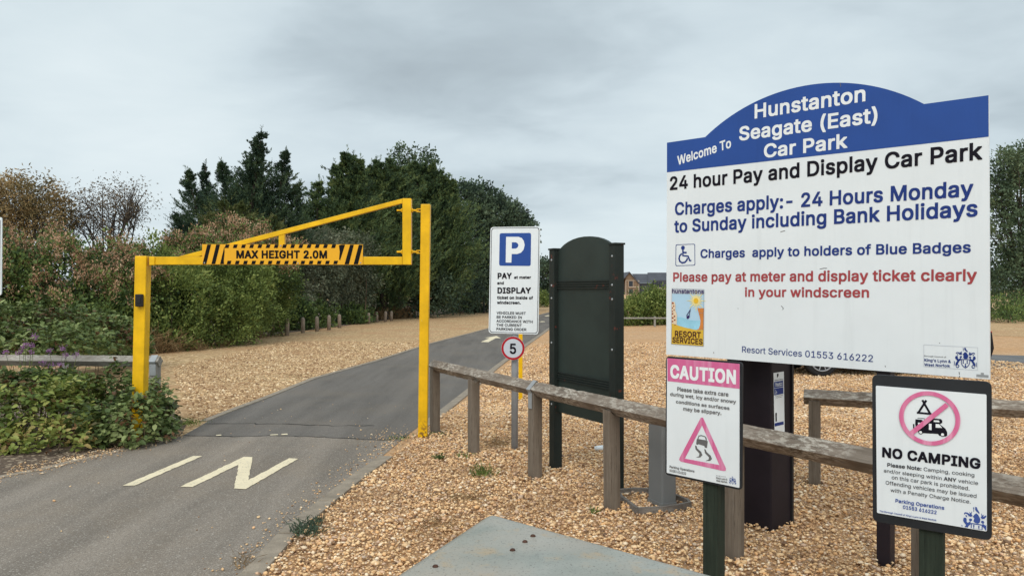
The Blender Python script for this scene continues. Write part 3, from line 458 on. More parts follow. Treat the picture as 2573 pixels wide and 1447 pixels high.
d2*{'t%s'K&#'7&.'#&=&a&b&U&x&K'5&@'m&?(g&F)B&S)k&e*-&z*G'7*['Z*l('*t(Y*u)&*r)?*k)B*o)B,+)D,5)I,9*R,;*b,9*g,4*i,&*i&1*g%~*b%z*R%x)S%x)D%})+%t(i%p(;%p!(G':(T'6(c':(s'C)''S)8'r)B(C);(l).).(~)=(s)F(d)N(T)S(E)N(6)E'|).'n(l'g(H'k(*'y'c(0'I
e0*g(1&6'o&>'K&Q'-&n&v'0&g'S&a'm&](C&a(v&g)3&u)W'-)w'F*4'j*I(,*R(T*V(s*U)<*K)S*@)n*-*+)k*<)G*C).*H(g*I(/'K(-'H(*'I'w'U'O'_'?'m'0'~'$(;&v(T&q(x&s)6&})I'0)^'P*>'B*C'?*B':*5&x**&i)w&Y)X&E)5&8(x&3(Y&3!'I(l'P(i)0(i)X(j)^(l)U)3)I)K):)^(x)n(T)t(;)r't)a'`)L'S)8'L)$
e1*g'~&''Z&2':&E')&T&t&i&a'.&T'S&M(*&N(q&W)B&i)k&z*('7*B'U*U'y*b(;*g(s*f)?*_)c*N)|*;*2*(*D)f*Q)B*V)$*Y(R*W'|*M'y'`'y']'w'a'h'n'N'~'=(6'0(O''(d'&)''0):'?)B'I)L'^)S'a)m'a*M'Q*R'N*S'I*S'0*I&s*8&Y)|&C)^&2);&'(}&#(@&#!'_({)F({)?)4)+)N(n)^(T)d(;)](')Q'o)=
e2*g'~%s'U%~'-&9&v&J&f&^&Q'&&C'X&?(%&@(v&J)L&V)m&o*7'-*P'F*a'k*o(1*u(s*u)D*n)h*`*/*F*D*-*X)a*b)@*g({*h'w*f'r*`'m*C'k*8'h*W'`*]'^*a'X*a'&*T&d*B&J**&5)c%~)D%u)+%q(O%p!(]'5(s';)+'I)<'c)>'h):'k'y'k't'i'}'X(1'G(I':!'z).(6),)+),).).(})?(s)G(d)O(T)S(7)G
f0)+'5&:'0&>'0)n'+)q&D)q&A)s&A*N&D*Q'/*S'0+/'5+I'C+g'[+{'r,*(4,1(],0(u,,(~,))$,$(q+I(k+G(H+M(8+K(.+H($+@'w+*'v*R(q*O(q)x(q)r(k)q'|)q'v)n'v&>'r&:
f1)+&}&/&{)_&w)a&:)a&2)d&1)n&2*^&:*b&z*c&|*h&|+9'%+W',+g':+{'S,2'r,>(4,B(g,A)-,9)3,3)4+v(}+9(a+8(L+<(?+9(2+/(**w(+*c(u*b)#*_)%)n)$)d({)a(.)a(*)_()&/($&+'v&*'+&*'%&*
f2)+&s%{&o&%&n&/&n)O&i)R&0)R&))T&$)Y&#)i&$*h&'*m&0*p&m*r&o+M&w+l'$+{'5,2'M,B'h,K(4,P(q,N)7,G)?,B)A,=)A+l)0+/)#+*(V+*(L+,(A+%(:*r)#*p)/*m)2*h)3*^)3)i)1)Y)))S(>)R(8)O(7&%(4%{(*%x'%%x
g0*|('$^'U$l':$|&y%>&n%R&p%W'<%p'F%u'K%t'h%R(,%A(Y%<(x%?),%C)L%W)Y%l)a&))a&p)^&w)I&_)&&G(s&B(T&?(1&@'o&G'K&Y'5&k'#'%&t'7&i'P&b'o&^(6&^(d&d)+&k)D'#)m'=*/'P*>'t*O(;*V(_*V(s*S)&*N):*C)S*,)^)y)c)w)c*M)h*Q*H*Q*J*M*J&8*H%q*@%R*2%9*%%*)h$t)S$j):$b(n$Z(E$Z!(D'#(_&~(x''):'7)N'O)X'e)`(')b(J)`(n)X)+)P)?)D)R)2)c(x)o(i)r(O)t(;)q'y)c'h)S'Z)A'Q)+'J(i'G(J'I(1'K'y'U']'`'J'q'7(.'(
g1*|'t$N'Z$U'A$a'-$m&u%$&_%C&^%]&a%g'7&('U&)'Z&''w%b(1%T(@%O(T%L(n%O)&%V)=%g)L&$)P&B)N&H)3&8(s&1(O&/('&1'j&6'P&?'9&L'#&a&p&s&_'7&T'U&N't&L(@&N(s&S)5&_)X&q)|'/*>'P*U's*b(6*g(n*f)5*])N*M)R*R)S*^)X*b*W*a*Z*]*Z*R*Z&.*X%g*N%C*>%(**$p)m$`)S$U)0$M(n$J(@$J!(>'7(O'3(_'4(s':)+'F)5'P)C'e)L'~)P(6)Q(J)N(f)F)&)>)5)4)D(})U(l)^(Y)c(J)b(6)Z(,)S'w)D'g)+'^(n'Y(Y'X(E'[(,'a't'j'a(#'F
h0*m&t&:&p&>&o&H&p+v&t+y'T+y'Y+v'Y*&'_*%'g*0'x*>(5*L(S*U(|*V)>*P)]*D)t*0*,)n*5)T*;),*;&>*8&:*.&:)W&:)R&<)Q(t)M);)G)J)4)c(w)o(X)s(?)p'})b'n)R'_)6'Y(j'Y&>'T&:
h1*m&t&*&e&+&`&/&`&4&`,$&a,)&j,-'d,,'i,)'j,$'j*X'n*P(0*`(I*e(w*g)>*d)`*X)v*K*.*6*:)}*E)_*K)6*K&4*G&+*B&*)M&*)H&*)B&/)A(j)>)'):)6)2)E)%)S(m)_(X)b(?)Z(+)N'w);'n)''j(e'i&/'d&*'_&*
i0(/&r&:&p&>&p*N&r*Q&w*Q'W*P'Y&>'W&;'R&:!'*+/&w+6&j+C&e+R&h+o&r+|'%,)'4,+'I,)'W+|'a+q'e+b'e+M']+>'R+6'C+/
i1(/&c&+&`&/&`&9&a*^&h*b'b*b'i*^'j*S'i&/'b&*']&*!&|*{&m+$&e+*&^+1&V+>&T+M&S+g&V+v&Z,$&j,3&|,;'H,;'],5'l,)'u+q'v+H'q+9'f+*'R*|'>*z
i2(/&X%y&S%}&Q&/&Q*^&R*h&U*m&d*r&S*~&H+4&E+H&F+v&J,)&O,3&Y,=&h,E'%,J'W,H'l,@'z,3(&,$((+q((+C(%+4'v*~'f*r's*m'w*h'x*^'w&%'q%z'g%x
j0(/&4$b&0$f&0%A&4%F&R%I&a%P&k%`&q%y&p*P'V*Q'Y*F'Y&''U%U'M%<'?%('.$u&i$f!')+0&{+3&p+;&g+H&d+_&j+s&v,#'),*'=,+'N,&'[+x'd+i'f+T'b+E'V+9'K+1'=+/
j1(/&4$Q&%$R%}$V%}%P&%%V&>%W&M%]&Y%j&_%~&`*Z&b*`&g*b'f*a'j*U'j%y'e%F'[%.'Q$z'B$j'3$`&l$T!&v*}&b+,&Y+6&U+@&S+i&V+x&[,&&m,5'$,;'L,;'a,3'p+~'u+o'v+J'o+6'f++'Q*|'.*z
k0*O&t&:&p&>&o&H&p+v&t+y'T+y'Y+v'Y(o'Y(j'_(f)C*N)M*Q*.*Q*=*P*>*N*8*D(^(h(X(`*9&W*J&>*G&:)g&:)R&:)M&>'}(3'd'x'Y'k'Y&>'T&:
k1*O&t&*&e&+&`&/&`&4&`,$&a,)&j,-'d,,'i,)'j,$'j)@'n)6)9*a*B*b*M*^*N*D*L*;(t(`*V&R*Z&H*Z&4*V&+*Q&*)C&+'}'o'x'n'k'a'j'['i&.'_&*
k2*O&U%|&R&%&Q&4&Q,.&U,7&`,:'n,:'s,8'w,.'x)d'})`)/*o*L*p*V*n*[*i*]*?*Y*0)0(`)4(W*f&]*i&R*h&%*f%|*[%x)9%y)4%}'}'R'x'Q'x'L'x&/'t%|'n%y'_%x&e%x
l0(/&t&:&p&>&p&H&p+v&t+y'T+y'Y+v'Y&>'T&:
l1(/&t&*&e&+&a&/&`&4&`,$&a,)&j,-'d,,'i,)'j+{'i&/'d&*'_&*
m0-#&t&:&p&>&o'V&o*D&p*N&t*Q'T*Q'W*N'Y)z'q*:(+*J(?*S(c*X)**T)H*E)X*5)l)q)|*+*8*A*V*P*z*X+<*X+c*N+v*D,4*+,D)i,L)@,M&>,J&:+j&:+e&<+d),+`)J+U)Z+K)e+2)q*u)u*V)p*G)h*3)T*))@*%)'*%&>*$&;){&:)>&:);&>):)@)3)T(z)i(h)q(N)u(.)n's)_'d)J'[)6'Y(t'Y&>'T&:
m1-#&t&*&e&+&`&/&`&4&`*S&a*^&e*b'_*b'g*^'i*P(&*_(?*f(S*i(|*h)9*d)M*Z)b*J)l*=)q*>*$*L*8*X*Q*c*u*i+A*i+`*d+y*Y,.*N,A*:,T)s,])E,^&9,]&/,Y&++`&*+Z&*+S&/+Q)1+K)E+A)R+-)_*u)d*a)_*L)Q*?)@*7),*5&/*3&,*)&*)/&,)+&4)*)1)$)E(r)T(c)_(N)d(5)Z(&)O'r);'l)''j(o'i&/'d&*'_&*
m2-#&U%|&Q&/&Q*S&Q*c&U*m&e*p'_*p'x*l(?*v)**v)M*n)q*V*.*g*L*r*k*w+K*v+h*r+~*j,7*^,L*I,Y*5,c)},h)i,k)J,l&/,h%|,Y%x+U%x+K%z+F&%+D(~+A)3+9)@+-)K*u)S*f)M*T)@*L)4*D(y*C&/*@%|*3%x)4%x)%%z(|%~(y&/(y)'(t)6(m)@(^)M(N)R(:)I(,);'~),'y(t'x&/'t%|'n%y'_%x&e%x
n0*m&t&:&p&>&o&H&p*N&t*Q'T*Q'W*N'V*&'Y)z'g*0'}*A(5*L(S*U(m*V)**U)>*P)]*D)t*0*')x*2)_*8)E*;(y*;&>*8&:*.&:)W&:)R&<)Q(t)M);)G)J)4)c(w)o(X)s(?)p'})b'n)R'_)6'Y(j'Y&>'T&:
n1*m&t&*&e&+&`&/&`&4&a*^&j*b'_*b'g*^'i*L(&*[(:*c(S*g)%*g)H*b)l*R*&*?*5*+*B)i*H)O*K(~*J&/*G&+*B&*){&*)H&*)B&/)A(j)>)'):)6)2)E)%)S(m)_(X)b(?)Z(+)N'w);'n)''j(e'i&/'d&*'_&*
n2*m&U%|&Q&*&Q&>&Q*X&R*h&U*m&e*p'd*p'n*o'x*j(0*p(I*t)/*u)W*n){*^*3*K*F*0*Q)n*W)O*Y)'*Y&4*V%|*L%x){%x)C%x)7%|)3&/)2(t),),(|)?(m)K(X)R(?)G(1);($)''y(o'x(`'x&/'t%|'n%y'_%x&e%x
o0*r(1&5'o&>'K&Q'.&n&v'0&h'S&a'm&](C&a(v&k)@&z)a'4*#'P*:'e*F(,*R(O*V(x*T)@*K)h*5*%)y*9)Z*H)8*R(b*S(4*M'c*>'7*.&x)|&f)^&L)8&;(x&4(E&3!(G&s(Y&q(s&t).&})?'-)U'I)^'[)h(/)i(H)e(q)X)8)P)G)D)V)5)d(})n(d)s(@)r(')i't)^'])B'N({'I(b'G(C'I(%'P'c'X'N'b'?'z'&(1&x
o1*r'~&&']&1':&E&|&_&k&x&a'/&T'S&M(*&N(q&W)B&g)f''*2'=*F'`*Y(,*e(O*g)&*e)D*^)h*M***5*>)z*U)L*`)$*d(M*b'r*W'D*K'&*8&d)|&J)_&6)5&'(s&#(@%~!(A'+(T'&(d'((x'.)0'<)<'I)I'_)R'w)W(9)W(M)S(h)K)$)A)8)5)G)#)V(n)_(Y)c(H)a(6)Y(')N't)?'j).'a(v'X(M'[(%'k'X'~'?(1'2
o2*r'y%t'T%~'<&.'+&;&f&_&P'+&C'X&>(4&@({&K)Q&[)v&u*='2*S'P*f'o*p(6*u(}*t)N*l)w*X*8*A*R)z*e)Q*p({*r(M*p'h*f':*V&s*C&T*%&7)g&')?%u(}%q(E%p!(G':(T'6(d'8(s'?))'N)4'^)?'r)I(C)C(g)3).(v)G(Y)S(J)O(;)G(%)3'q(q'g(H'k(*'y'c(1'I
p0*{&t$b&p$f&o$p&o*K&q*P'V*P'Y)s'])z's*8(+*G(D*R(c*V)**U)@*P)]*F)v*6*8)q*L)K*S)3*[(g*[(**V'^*G'2*3&m)q&O)R&>)/&4(c&2(I&6(:&;'{&J'i&^'_&l'Y&i'Y$f'T$b!(S&s(m&q)%&v)4&{)H',)T':)a'N)m'r)q(/)s(H)p(g)f)3)])E)O)V)>)f(w)s(N)r(?)m())a'v)Q'j)='a))'Z(g'X(9'['w'i'O'}'1(0'%(D&w
p1*{&t$Q&e$R&`$V&`$[&`*Z&b*`&j*b'_*b'e*`'h*Z'i*J(+*^(N*f(w*g)9*e)b*Y*)*D*C*(*W)a*f)9*m(b*l(%*f'S*V'&*A&_*/&J)l&4)I&')*%~(N&#(+&,'n&;'j&6'j&1'i$U'_$Q!(N'+(c''(r'()%'.)9';)H'L)R'^)['w)a(9)b(M)^(g)W(})M)6)@)G)/)V(|)^(h)c(X)a(D)Y(:)S())B't)$'n(l'j(R'i(C'l(%'s'h'}'T(5';
q0*{)c$c)a$f)a&_)^&o)N&Y):&G)&&;(n&5(T&2(@&2'~&6'U&G'A&U'2&e&w'+&h'N&a'm&](M&a(v&k)B&z)e'7**'M*<'o*M(@*V(_*V(s*R)**K)D*:)^)y)c*#)c*Q*I*P*J$f*H$c*C$b!(C&s(T&r(n&t(}&z)5'*)D'9)N'H)U'X)`(%)b(H)`(g)S)8)I)J):)[)$)k(d)s(O)t(:)p(*)k'p)['c)L'Y)='P))'J(g'G(H'I(%'U'T'i'5'y'&(0&x
q1*{)S$S)P$[)N&=)?&2)+&)(d%~('&$'Z&.'A&<'#&V&h&x&V'I&N'w&M(b&S)3&^)V&p)z'-*<'K*S'o*b(6*g(n*f)+*a):*Z)N*L)Q*P)S*_)X*b*R*b*W*`*Y*Z*Y$V*W$S*M$Q!(?'+(T'&(d')(x'2)+'=)6'I)B'^)K'w)P(9)P(M)M(g)F)$)<)8)0)G(})T(n)](Y)c(J)b(9)[())Q'y)F'o):'e)''Y(W'X(C'Z(+'b'm'j'X'~'>(1'2
r0)0&t&:&p&>&o&H&p*N&t*Q'T*Q'W*N'W*+'Y*#'g*5(&*J(I*U(|*V)$*S)$)n(|)l(S)q(?)n(&)d'n)T'^)6'Y(y'Y&>'T&:
r1)0&t&*&e&+&`&/&`&4&a*^&j*b'_*b'g*^'i*Q'}*^(:*e(X*h)/*f)3*c)4*^)4)i)2)_)/)](w)[(X)`(?)X(0)Q'~)E's)6'm)''j(o'i&/'d&*'_&*
r2)0&U%|&R&%&Q&4&R*h&U*m&Z*o&e*p'd*p's*l(+*r(D*u(|*u)=*r)A*m)B*c)A)T);)O)4)M(X)O(H)J(:)B(-)6'{(y'x(j'x&/'t%|'n%y'_%x&e%x
s0*?'p&6'M&?'*&T&w&d&m&t&c'0&`'D'C'Q'O'5'['''l&x(.&q(P&q(o&z)#'%)-'0)4'?)3'X)-'e(y'r(a'{(A(%'W(8'/(O&{(`&n({&j)8&m)W&u)p'%*&'=*<'W*I'v*R(8*V(Z*U(z*P)@*A)[*()q)a)v)Q)u)L)A)@)7)?)+)V(l)p(P)v(<)w(()s'l)k'b)b'T)L'U)8'[))'v(t),(W)E(L)Y(?)j(0)x'r)}'N)z'0)o&s)e&d)O&Q)7&B(y&9(V&3(2&2
s1*?'b&&'K&,'3&6&y&E&j&T&Y&n&Q'&&N':&N'N&P'S'3'b'M'b'T'^'_'D'l'6'~'+(<'%(V')(o'5(z'?)#'I(~'N(q'^(a'g'M(''/(6&t(H&c(b&[({&Y)Q&`)p&i*(&{*>'7*P'Q*]'p*e(<*g(e*f)1*^)U*K)f*<)u*(*#)p**)[**)B*')=)E).)-).)')0(y)G(k)V(Z)a(F)f(2)c'z)Z'o)Q'f)B'q)3(()')A(d)Y(W)o(H*#(4*/'r*1'D*,&}*&&m)r&T)`&C)?&1)#&((V%~((%~
s2*?'[%t'E%y'/&%&i&;&S&T&I&i&B&}&@'0&@'S&D'a')'p'N'r'C'u')(%&q(2&a(C&T(W&N(l&K)3&K)[&R)~&b*<&u*P'3*b'M*l'v*t(L*u(q*t);*l)_*Z)t*G***-*6)k*7)8*6)2*0).)O(})-({)U(n)n(`*'(M*4(9*<'|*?'^*?'0*8&n*,&S)w&@)`&.)A%|(y%s(a%p($%p!(8'5(F'5(Z'=(j'I(g'N(P'Y'f'k'c'h'd'c'q'I((':!(_))(o)%(t))(f)B(Z)L(P)R(F)U(<)T(.)N'{)B(,)8(8)3
t0(l'h&:'L&D'5&W'(&m'$&|&|'>&{)o&w)q&D)q&A)t&A*O&D*Q&w*Q&|*T&|+N'%+R'b+R'f+N'e*d'h*R(R*Q(X*O(V)r'r)q'f)o'f'C'j'*'{&w(.&t(R&y(U&w(b&?(Y&:(>&6'|&7
t1(l'^&*'?&5'+&D&w&Z&o&r&l'9&k)`&6)b&1)j&2*_&:*b&k*d&l+X&m+`&s+c'r+b'v+X'v*c(a*b(g*`(i*Y(i)j(g)c(])a'v)`'v'M'z'9(*',(4'*(L'-(]'-(e'*(q&N(q&0(g&*(H&&'v&&
t2(l'W%w'?%~'+&-&t&?&h&S&a&m&^'*&])P&X)R&,)S&&)V&#)`&$*i&,*o&X*p&^*s&^+c&a+m&i+q'|+p(%+m((+c(**q(k*p(q*n(v*d(u)Z(r)U(k)S(.)R(()P(('R(,'C(4':(g':(n'9(s'4)$&S)#&&(|%}(u%z(R%u'|%t
u0*m'x&9'_&@'@&R'(&q&v'8&q'Q&o'u&p*N&t*Q'T*Q'Y*N'Y'u'^'Q'd'A'x')(+&}(:&x(X&u(w&{)/'+)C'A)M'V)Q(#)R*O*8*Q*;*N*;&>*8&:)W&:)S&>)T&g)R&o)>&V)/&J(m&<(X&7(?&5
u1*m'i&)'J&4',&J&~&U&p&l&f'.&a'G&`'f&a*^&e*b&t*b'_*b'i*^'j(#'l'f'p'V'y'G(+'8(?'-(S'*(m'1)%'>)4'Q)>'i)A(()B*^)M*b*G*a*J*^*K*S*J&/*G&+*B&*)M&*)H&+)D&/)C&?)%&/(c&'(5&%
v0*W(*&:(&&>&L*N&O*Q'+*Q'<*N(7'p(H'7(M'7(_'p)Y*N)[*P)f*Q*F*Q*I*N*I*I(p&>(l&:(g&:
v1*W'w&+'r&1&<*?&<*^&E*b'?*b'I*_(H'x(M'y)L*`)V*b*U*a*Y*X*Y*?)#&/({&+(v&*
w0,S'n&:'i&>&Q*N&T*Q';*Q'>*N'w(<(0'D(4'E(N(P)%*N))*Q)l*Q)p*I*a'<*z(F+S*N+U*P+`*Q,@*P,?*I,5*&+'&<+#&:*F&:*B&:*>&>)j(-)N);)G)K)6(`)1(U).(F(R&=(N&:
w1,S*F&**2&+*/&/)M(R)G(](c&.(X&*'h&*'^&+'Y&/&A*?&A*X&B*^&F*b'E*b'M*^(0(6(4(6(r*^({*b)z*a*#*X*a(.+D*^+O*b,D*b,N*`,Q*X,P*?+8&/+1&*
w2,S'O%|&3*5&3*c&6*m&F*p'E*p'S*o'Y*l(0(t(4(u(g*m(w*p*(*o*/*h*a(l+6*h+9*m+E*p,0*p,N*p,Z*m,_*c,_*5+C%|+7%x*F%x*.%x*$%|)G'}(n%|(g%y(X%x'^%x
x0*M&S&:&O&>&P&C'y(K&^*A&X*J&X*P'H*Q'L*N(.)J(G(z(a)L)A*N)K*Q*1*Q*6*N*5*I(p(K(p(F*3&M*;&@*;&<*6&:)P&:)K&:)F&>(V'W(G'v(B'u(B'p(8'a(.'K'C&<'>&:
x1*M&S&*&D&+&@&/&@&M'a(K&I*<&G*N&I*`&S*b'W*a(G)H)7*a*;*b*E*^*E*>)2(R),(F*J&O*L&>*J&-*@&*)<&+(G'J(B'F'Y&9'M&+
y0*W&x$c&n$f&k$i&k$n&y%D&}%G':%C'I%D'_%N'o%c(%&9(%&>&L*N&O*Q'+*Q'<*N(7'p(H'6(M'8(O'=(d(#)Z*N)[*P)f*Q*F*Q*I*N*I*I(]%h(M%D(7%&'w$l'^$c'N$a'I$b':$`
y1*W&i$S&[$Y&Z$i&Z$x&i%S&s%W'?%T'N%]'`%r'm&>&<*?&<*^&E*b'?*b'I*_(H'x(M'y)L*`)V*b*U*a*Y*X*Y*?(f%I(X%0(J$x(;$i(*$^'r$U'X$P'D$O'&$O
z0*N&i&:&e&>&f&q(})i(v)m&n)m&k)x&k*N&n*Q&s*Q)z*Q)~*N*#)x)|)s'l'$'m&|'r&{*(&{*(&<*#&:
z1*N&i&*&Y&+&T&/&T&{(W)Y(R)]&_)^&Z)i&[*^&_*a&i*b*-*b*2*^*2*X*2)i(4'3(>'/*5'.*9'$*9&4*7&-*-&*
00+<(D&7'x&E'_&U'E&p'0'6&y'i&o(?&k)*&n)l&v*='**p':+2'R+P'r+j(5+x(N+~(|,#)M+u)l+f*.+K*I+#*V*a*f*$*l)C*j(S*b'x*Q'D*8&t)}&Z)g&I)C&:(|&4!(M&y(m&u)%&w)4&{)B'')S'6)k'Y)v'z*#(S*&(w*&)H){*$)p*L)^*p)H+,)*+;(r+>(^+>(F+7(.+((&*{'q*a'c*='W)b'T)*'V(X'](0'g'i's'M(#';(5'*
01+<(5&('h&7'F&P'*&t&q'E&b'}&Z(c&Z)M&b*3&p*k'#+2';+U'U+o'y,'(?,1(r,3)>,0)g,#){+t*3+d*Q+=*g*k*u*3*|)M*|(c*u'}*g'E*Y''*F&e*8&T*$&B)]&/)9&&(c&#!(]',(m'))%'/)>'?)M'O)]'l)g(0)m(N)q(|)q)C)k)q)d*3)W*Q)H*i)7*z)&+((m+.(^++(I*~(5*l()*['x*@'o*$'i)]'e)4'f(m'k(D'|'i(*'T(:'A(D'8
02+<(5%t'd&&'J&5';&B&{&e&e'6&T's&M(X&L)R&S*=&c*u&t+A'1+e'S,''s,6(:,?(w,A)H,>)e,6)v,/*/+~*@+o*]+K*s*z+'*=+-)W+.(^+''s*u'=*e&t*L&O*=&@*)&0)g%})C%t(c%q!(d';(m'9)*'E)9'S)G'i)S(&)Z(?)b(h)d)*)^)g)W*$)M*?)C*Q)3*f)%*q(m*z(]*u(I*g(2*G'})v'w)W't)/'y(N(,'x(6'd(D'P(P'E
10+<'/&:'+&>'+&g',&v'/&z(V&y(Y')(Y+*(V+/(L+)'9*4'6*5'5*:'6+%(L+x)A+y)E+v)E+q)E&{)U&y*Z&z*^&v*^&>*Z&:*P&:
11+<'/&*&}&+&x&/&x'$&x')&}'-(H'.(H*c(H*g(B*d'I*%'+*$'%*+'%+0'/+:(>,+(H,-)Q,,)T,))U+{)U'.*i'-*n'$*m&/*i&+*_&*
20+<'#&:&{&>&|&q)&)&)I)P)^)n)b)x)j*5)l*I)h*^)]*w)F+/)?+4)&+<(T+>(@+8(,+,'t*s'k*^'h*N'g*:'e*8'#*8&}*?&~*X'**w'2+-'<+>'U+Y'o+k(1+x(O+~(x,#)5+|)X+q)m+f*/+L*H+%*P*h*S*S*R*5*L)s*=)O)q(t)M(K(+'$(1&|(6&|*Y&{*[&v*[&>*W&:*R&:
21+<'#&*&p&+&l&/&k&v&m'$)0)R)N)~)V*5)Y*D)R*^)I*m)>*w)&+)(d+.(T++(E+$(6*u(,*j'|*S'w*0't**'Z*(&p**&m*5&n*c&t*|&{+4'.+M'F+h'e+|(',,(O,3)&,3)I,.)h,#)|+t*7+b*H+M*Y+/*`*w*c*^*c*0*_)n*P)J*/(s)[(<(V'3(_'0*g'/*l')*l'$*l&/*g&+*b&*
22+<&a%|&]&/&]'$&_'.)#)_)?**)I*D)A*X)5*h(}*u(i*{(Y*w(J*o(9*^(.*I(')}'~)w&f)w&a)|&_*&&_*^&e+%&p+C''+b'A+{'`,0'~,;(J,A)0,A)X,:)|,,*5+{*M+e*a+H*i+4*o*w*r*X*r*+*m)i*f)O*]);*C(q)t(<(~'B)&'>)+'>*g'>*v':*z'3*z')*z&/*w%|*q%y*b%x&p%x
30+<(6&7'{&<'`&G'E&U'/&j'#&y&p':&i'T&g'i&k'l'P'l'T'i'X'T'_'E'o'3(,&~(O&u(n&u)5&z)I'')h'D)p'Y)u'x)l(?)a(S)W(^)A(m)+(w(_(|('(|'~(~'})%'~)])C+2)?+7):+7'(+7'%+<'%+t'(+y'-+y*H+x*J+t*J+K*H+>(t)W(x)T)?)P)c)F)z)9*?(w*T(S*^(0*_'d*U';*H&~*=&o**&])h&H)J&<)&&5(Y&3
31+<('&('e&0'F&>'(&T&q&j&c''&Z'@&V'_&W'x&a'|'`'{'d'x'i'_'n'T'~'B(@'0(d'))+'0):'7)I'B)U'O)^'_)b'n)a'})Z(5)Q(D)D(R)0(`(i(j't(m'm(r'm)b'o)j(v+#(n+'&u+(&q+2&q,'&u,,'#,-*W,+*Z+~*Z+<*X+2)E)l)A)g)A)b)c)Z*+)H*H)1*_(m*l(I*p'}*n'O*d',*V&o*F&Z**&B)h&3)D&((}&$(J&$
40+<)E&;)C&>)C'B)@'I&g'I&c'L&b(#&k(7({+v)'+y)d+y)i+v)h+q'W(2'a(.)@(/)C(2)C)n*,)n*-(2*0(/*s(-*t'L*r'I*5'I*.'G*-&>*+&;
41+<)}&*)@&*)6&,)3&4)3'3)1'9&]'9&S'=&S(7(m,)(t,,)s,,)x,))y,$)x+g'x(A(#(>)1(?)3(A)3)s)5)})@*#)}*$*5*#*;)}*=)s*=(A*D(>*|(>+&(<+((2+('B+%':*|'9*>'8*<&/*5&*
50+<(A&6((&<'p&E'V&S'=&j'+''&}'@&x'Y&x'i'a'j'l'E'z'5(-'((K&x(e&u(~&w)J',)['@)j'Y)p'n)r(+)o(D)i(Y)Y(t)@).(y)<(P)>(<)9(#)0'f({'$)&'#)/'?+t'B+x'G+y*?+y*D+t*D+<*B+7(#+6'p)f(7)w(e*$);){)d)l*&)V*3)H*E)/*V(c*^(5*Z'd*Q'@*?&{*1&j)}&Z)_&F)6&7(t&4
51+<(-&('k&1'L&A'8&Q'$&j&q'*&j'@&g'_&g's&i'x&v'z'f'z'p'x'z'W(-'C(<'7(K'0(Z'+(j'*(~'/)6'9)I'J)T'Z)]'n)a(0)W(N)J(e)1({(t)*(`)-(<)&'p(k'V(k&q(t&n(|&o)9'0,''3,+'=,-*N,,*S,)*T+~*T+2*P+((7+'(1+#((*.(-*+(K*2(e*4)'*3)E*/)Y**)x)x*?)Z*S)?*[)/*g(m*k(X*n(?*m'n*i'O*b'6*O&o*?&Z)}&@)d&3)@&'(~&$(P&$
60+<(D&7(&&?'d&P'H&j'5'''''G&|'i&{(5'#(S'.(w'F)M'i*))%+w)r+x)t+t)r+o(I)g(N)f(s)l)?)i)W)b)l)X*.)A*G(|*U(X*[(0*Z's*V'T*J'1*=&y*$&[)l&L)M&=)/&6(_&4!(^&t)+&v)C'&)_'@)j'T)p'n)p(5)h(Y)O(w)?)')+)0(m)2(X)1(D),(6)$'|(m'n(X'i(I'e(0'f's'n'O'w'@(:&~(N&u
61+<(6&('n&3'U&B'5&`&|''&o'L&k'n&k(?&s(m'*)C'D)q(s,)(},-)~,,*','*'+e(s*$(w)|)S)v)r)l*8)S*O)9*a(r*j(I*k'i*c';*U&y*E&`*.&I)l&5)M&*)+&$(T&$!(W',(i'((s'))%'-)6'6)G'E)R'T)Z'd)`'x)a(&)](:)W(I)M(X)C(e)3(r)+(w(s(}(c(}(P(w(9(h(%(N'z(?'v(+'y'n(*'O(@'9
70+<'D&:'@&>'A&C)k+4)f+7&}+7&z+9&y+>&y+v&}+y*Z+y*^+v*[+4(2&>(*&:
71+<'5&+'1&/'0&4'1&M)L+%)G+'&n+(&i+/&j,)&n,,&x,-*j,+*n+{*n+/*k+%(@&/(9&*
80+<(>&7(&&<'g&F'N&T'?&a'&'$&s'E&o'_&p'}&s(4&}(P'0(h'=(w'Q)*'h)4'm)9'P)H'A)W'5)k'(*3'%*L'&*a'.+#':+<'P+U'c+d(%+s(>+{(],#))+~)B+z)[+q*$+Z*;+A*M*z*R*f*S*B*O*)*J)v*3)R*#)C)k)9)u)1*0)%*A(r*Q(^*[(I*d(0*h's*g'Y*`';*P&y*<&c)x&K)V&=)8&6(l&3!(l&t).&w)R'')e'6)q'E)x'T)z'd)y(&)p(?)f(L)V(Z)I(c({(p(W(o(.(c's(N'c(:'Z'x'Z'd'b'J'v'1(*'&(>&z!(J)W(g)R)))T)G)c)^){)i*8)i*[)^*u)L+.)=+6)$+>(g+@(W+?(>+7(/+.(#+#'u*p'n*['m*L'n*8'u*$'~)q(-)g(4)b
81+<(/&('^&5'?&F'0&S&u&o&j''&c';&_'T&_'}&a(5&h(N&q(c&~(w'0)*'C)9'3)H'))W&v){&q*G&u*z&}+7'4+U'I+k'c+{(%,+(C,2(v,3)B,0)m+~*2+j*I+P*U+>*_+(*e*V*d*8*`){*X)g*M)R*6)9*O)%*Z(t*o(N*w(&*u'E*m''*_&j*F&O)z&6)V&*).&$(R&$!(Q',(l'()3'/)L'=)_'O)i'i)g'})X(:)B(O).(X(v(_(l(`(W(](7(N(%(?'u(0'l'n't'T(#'E(/';(C'0!(Y)g(l)d(v)e)7)q)K*))U*=)W*L)N*f)=*z)$++(g+.(H+%(2*p($*V'~*L(#*B((*3(/*'(>)t
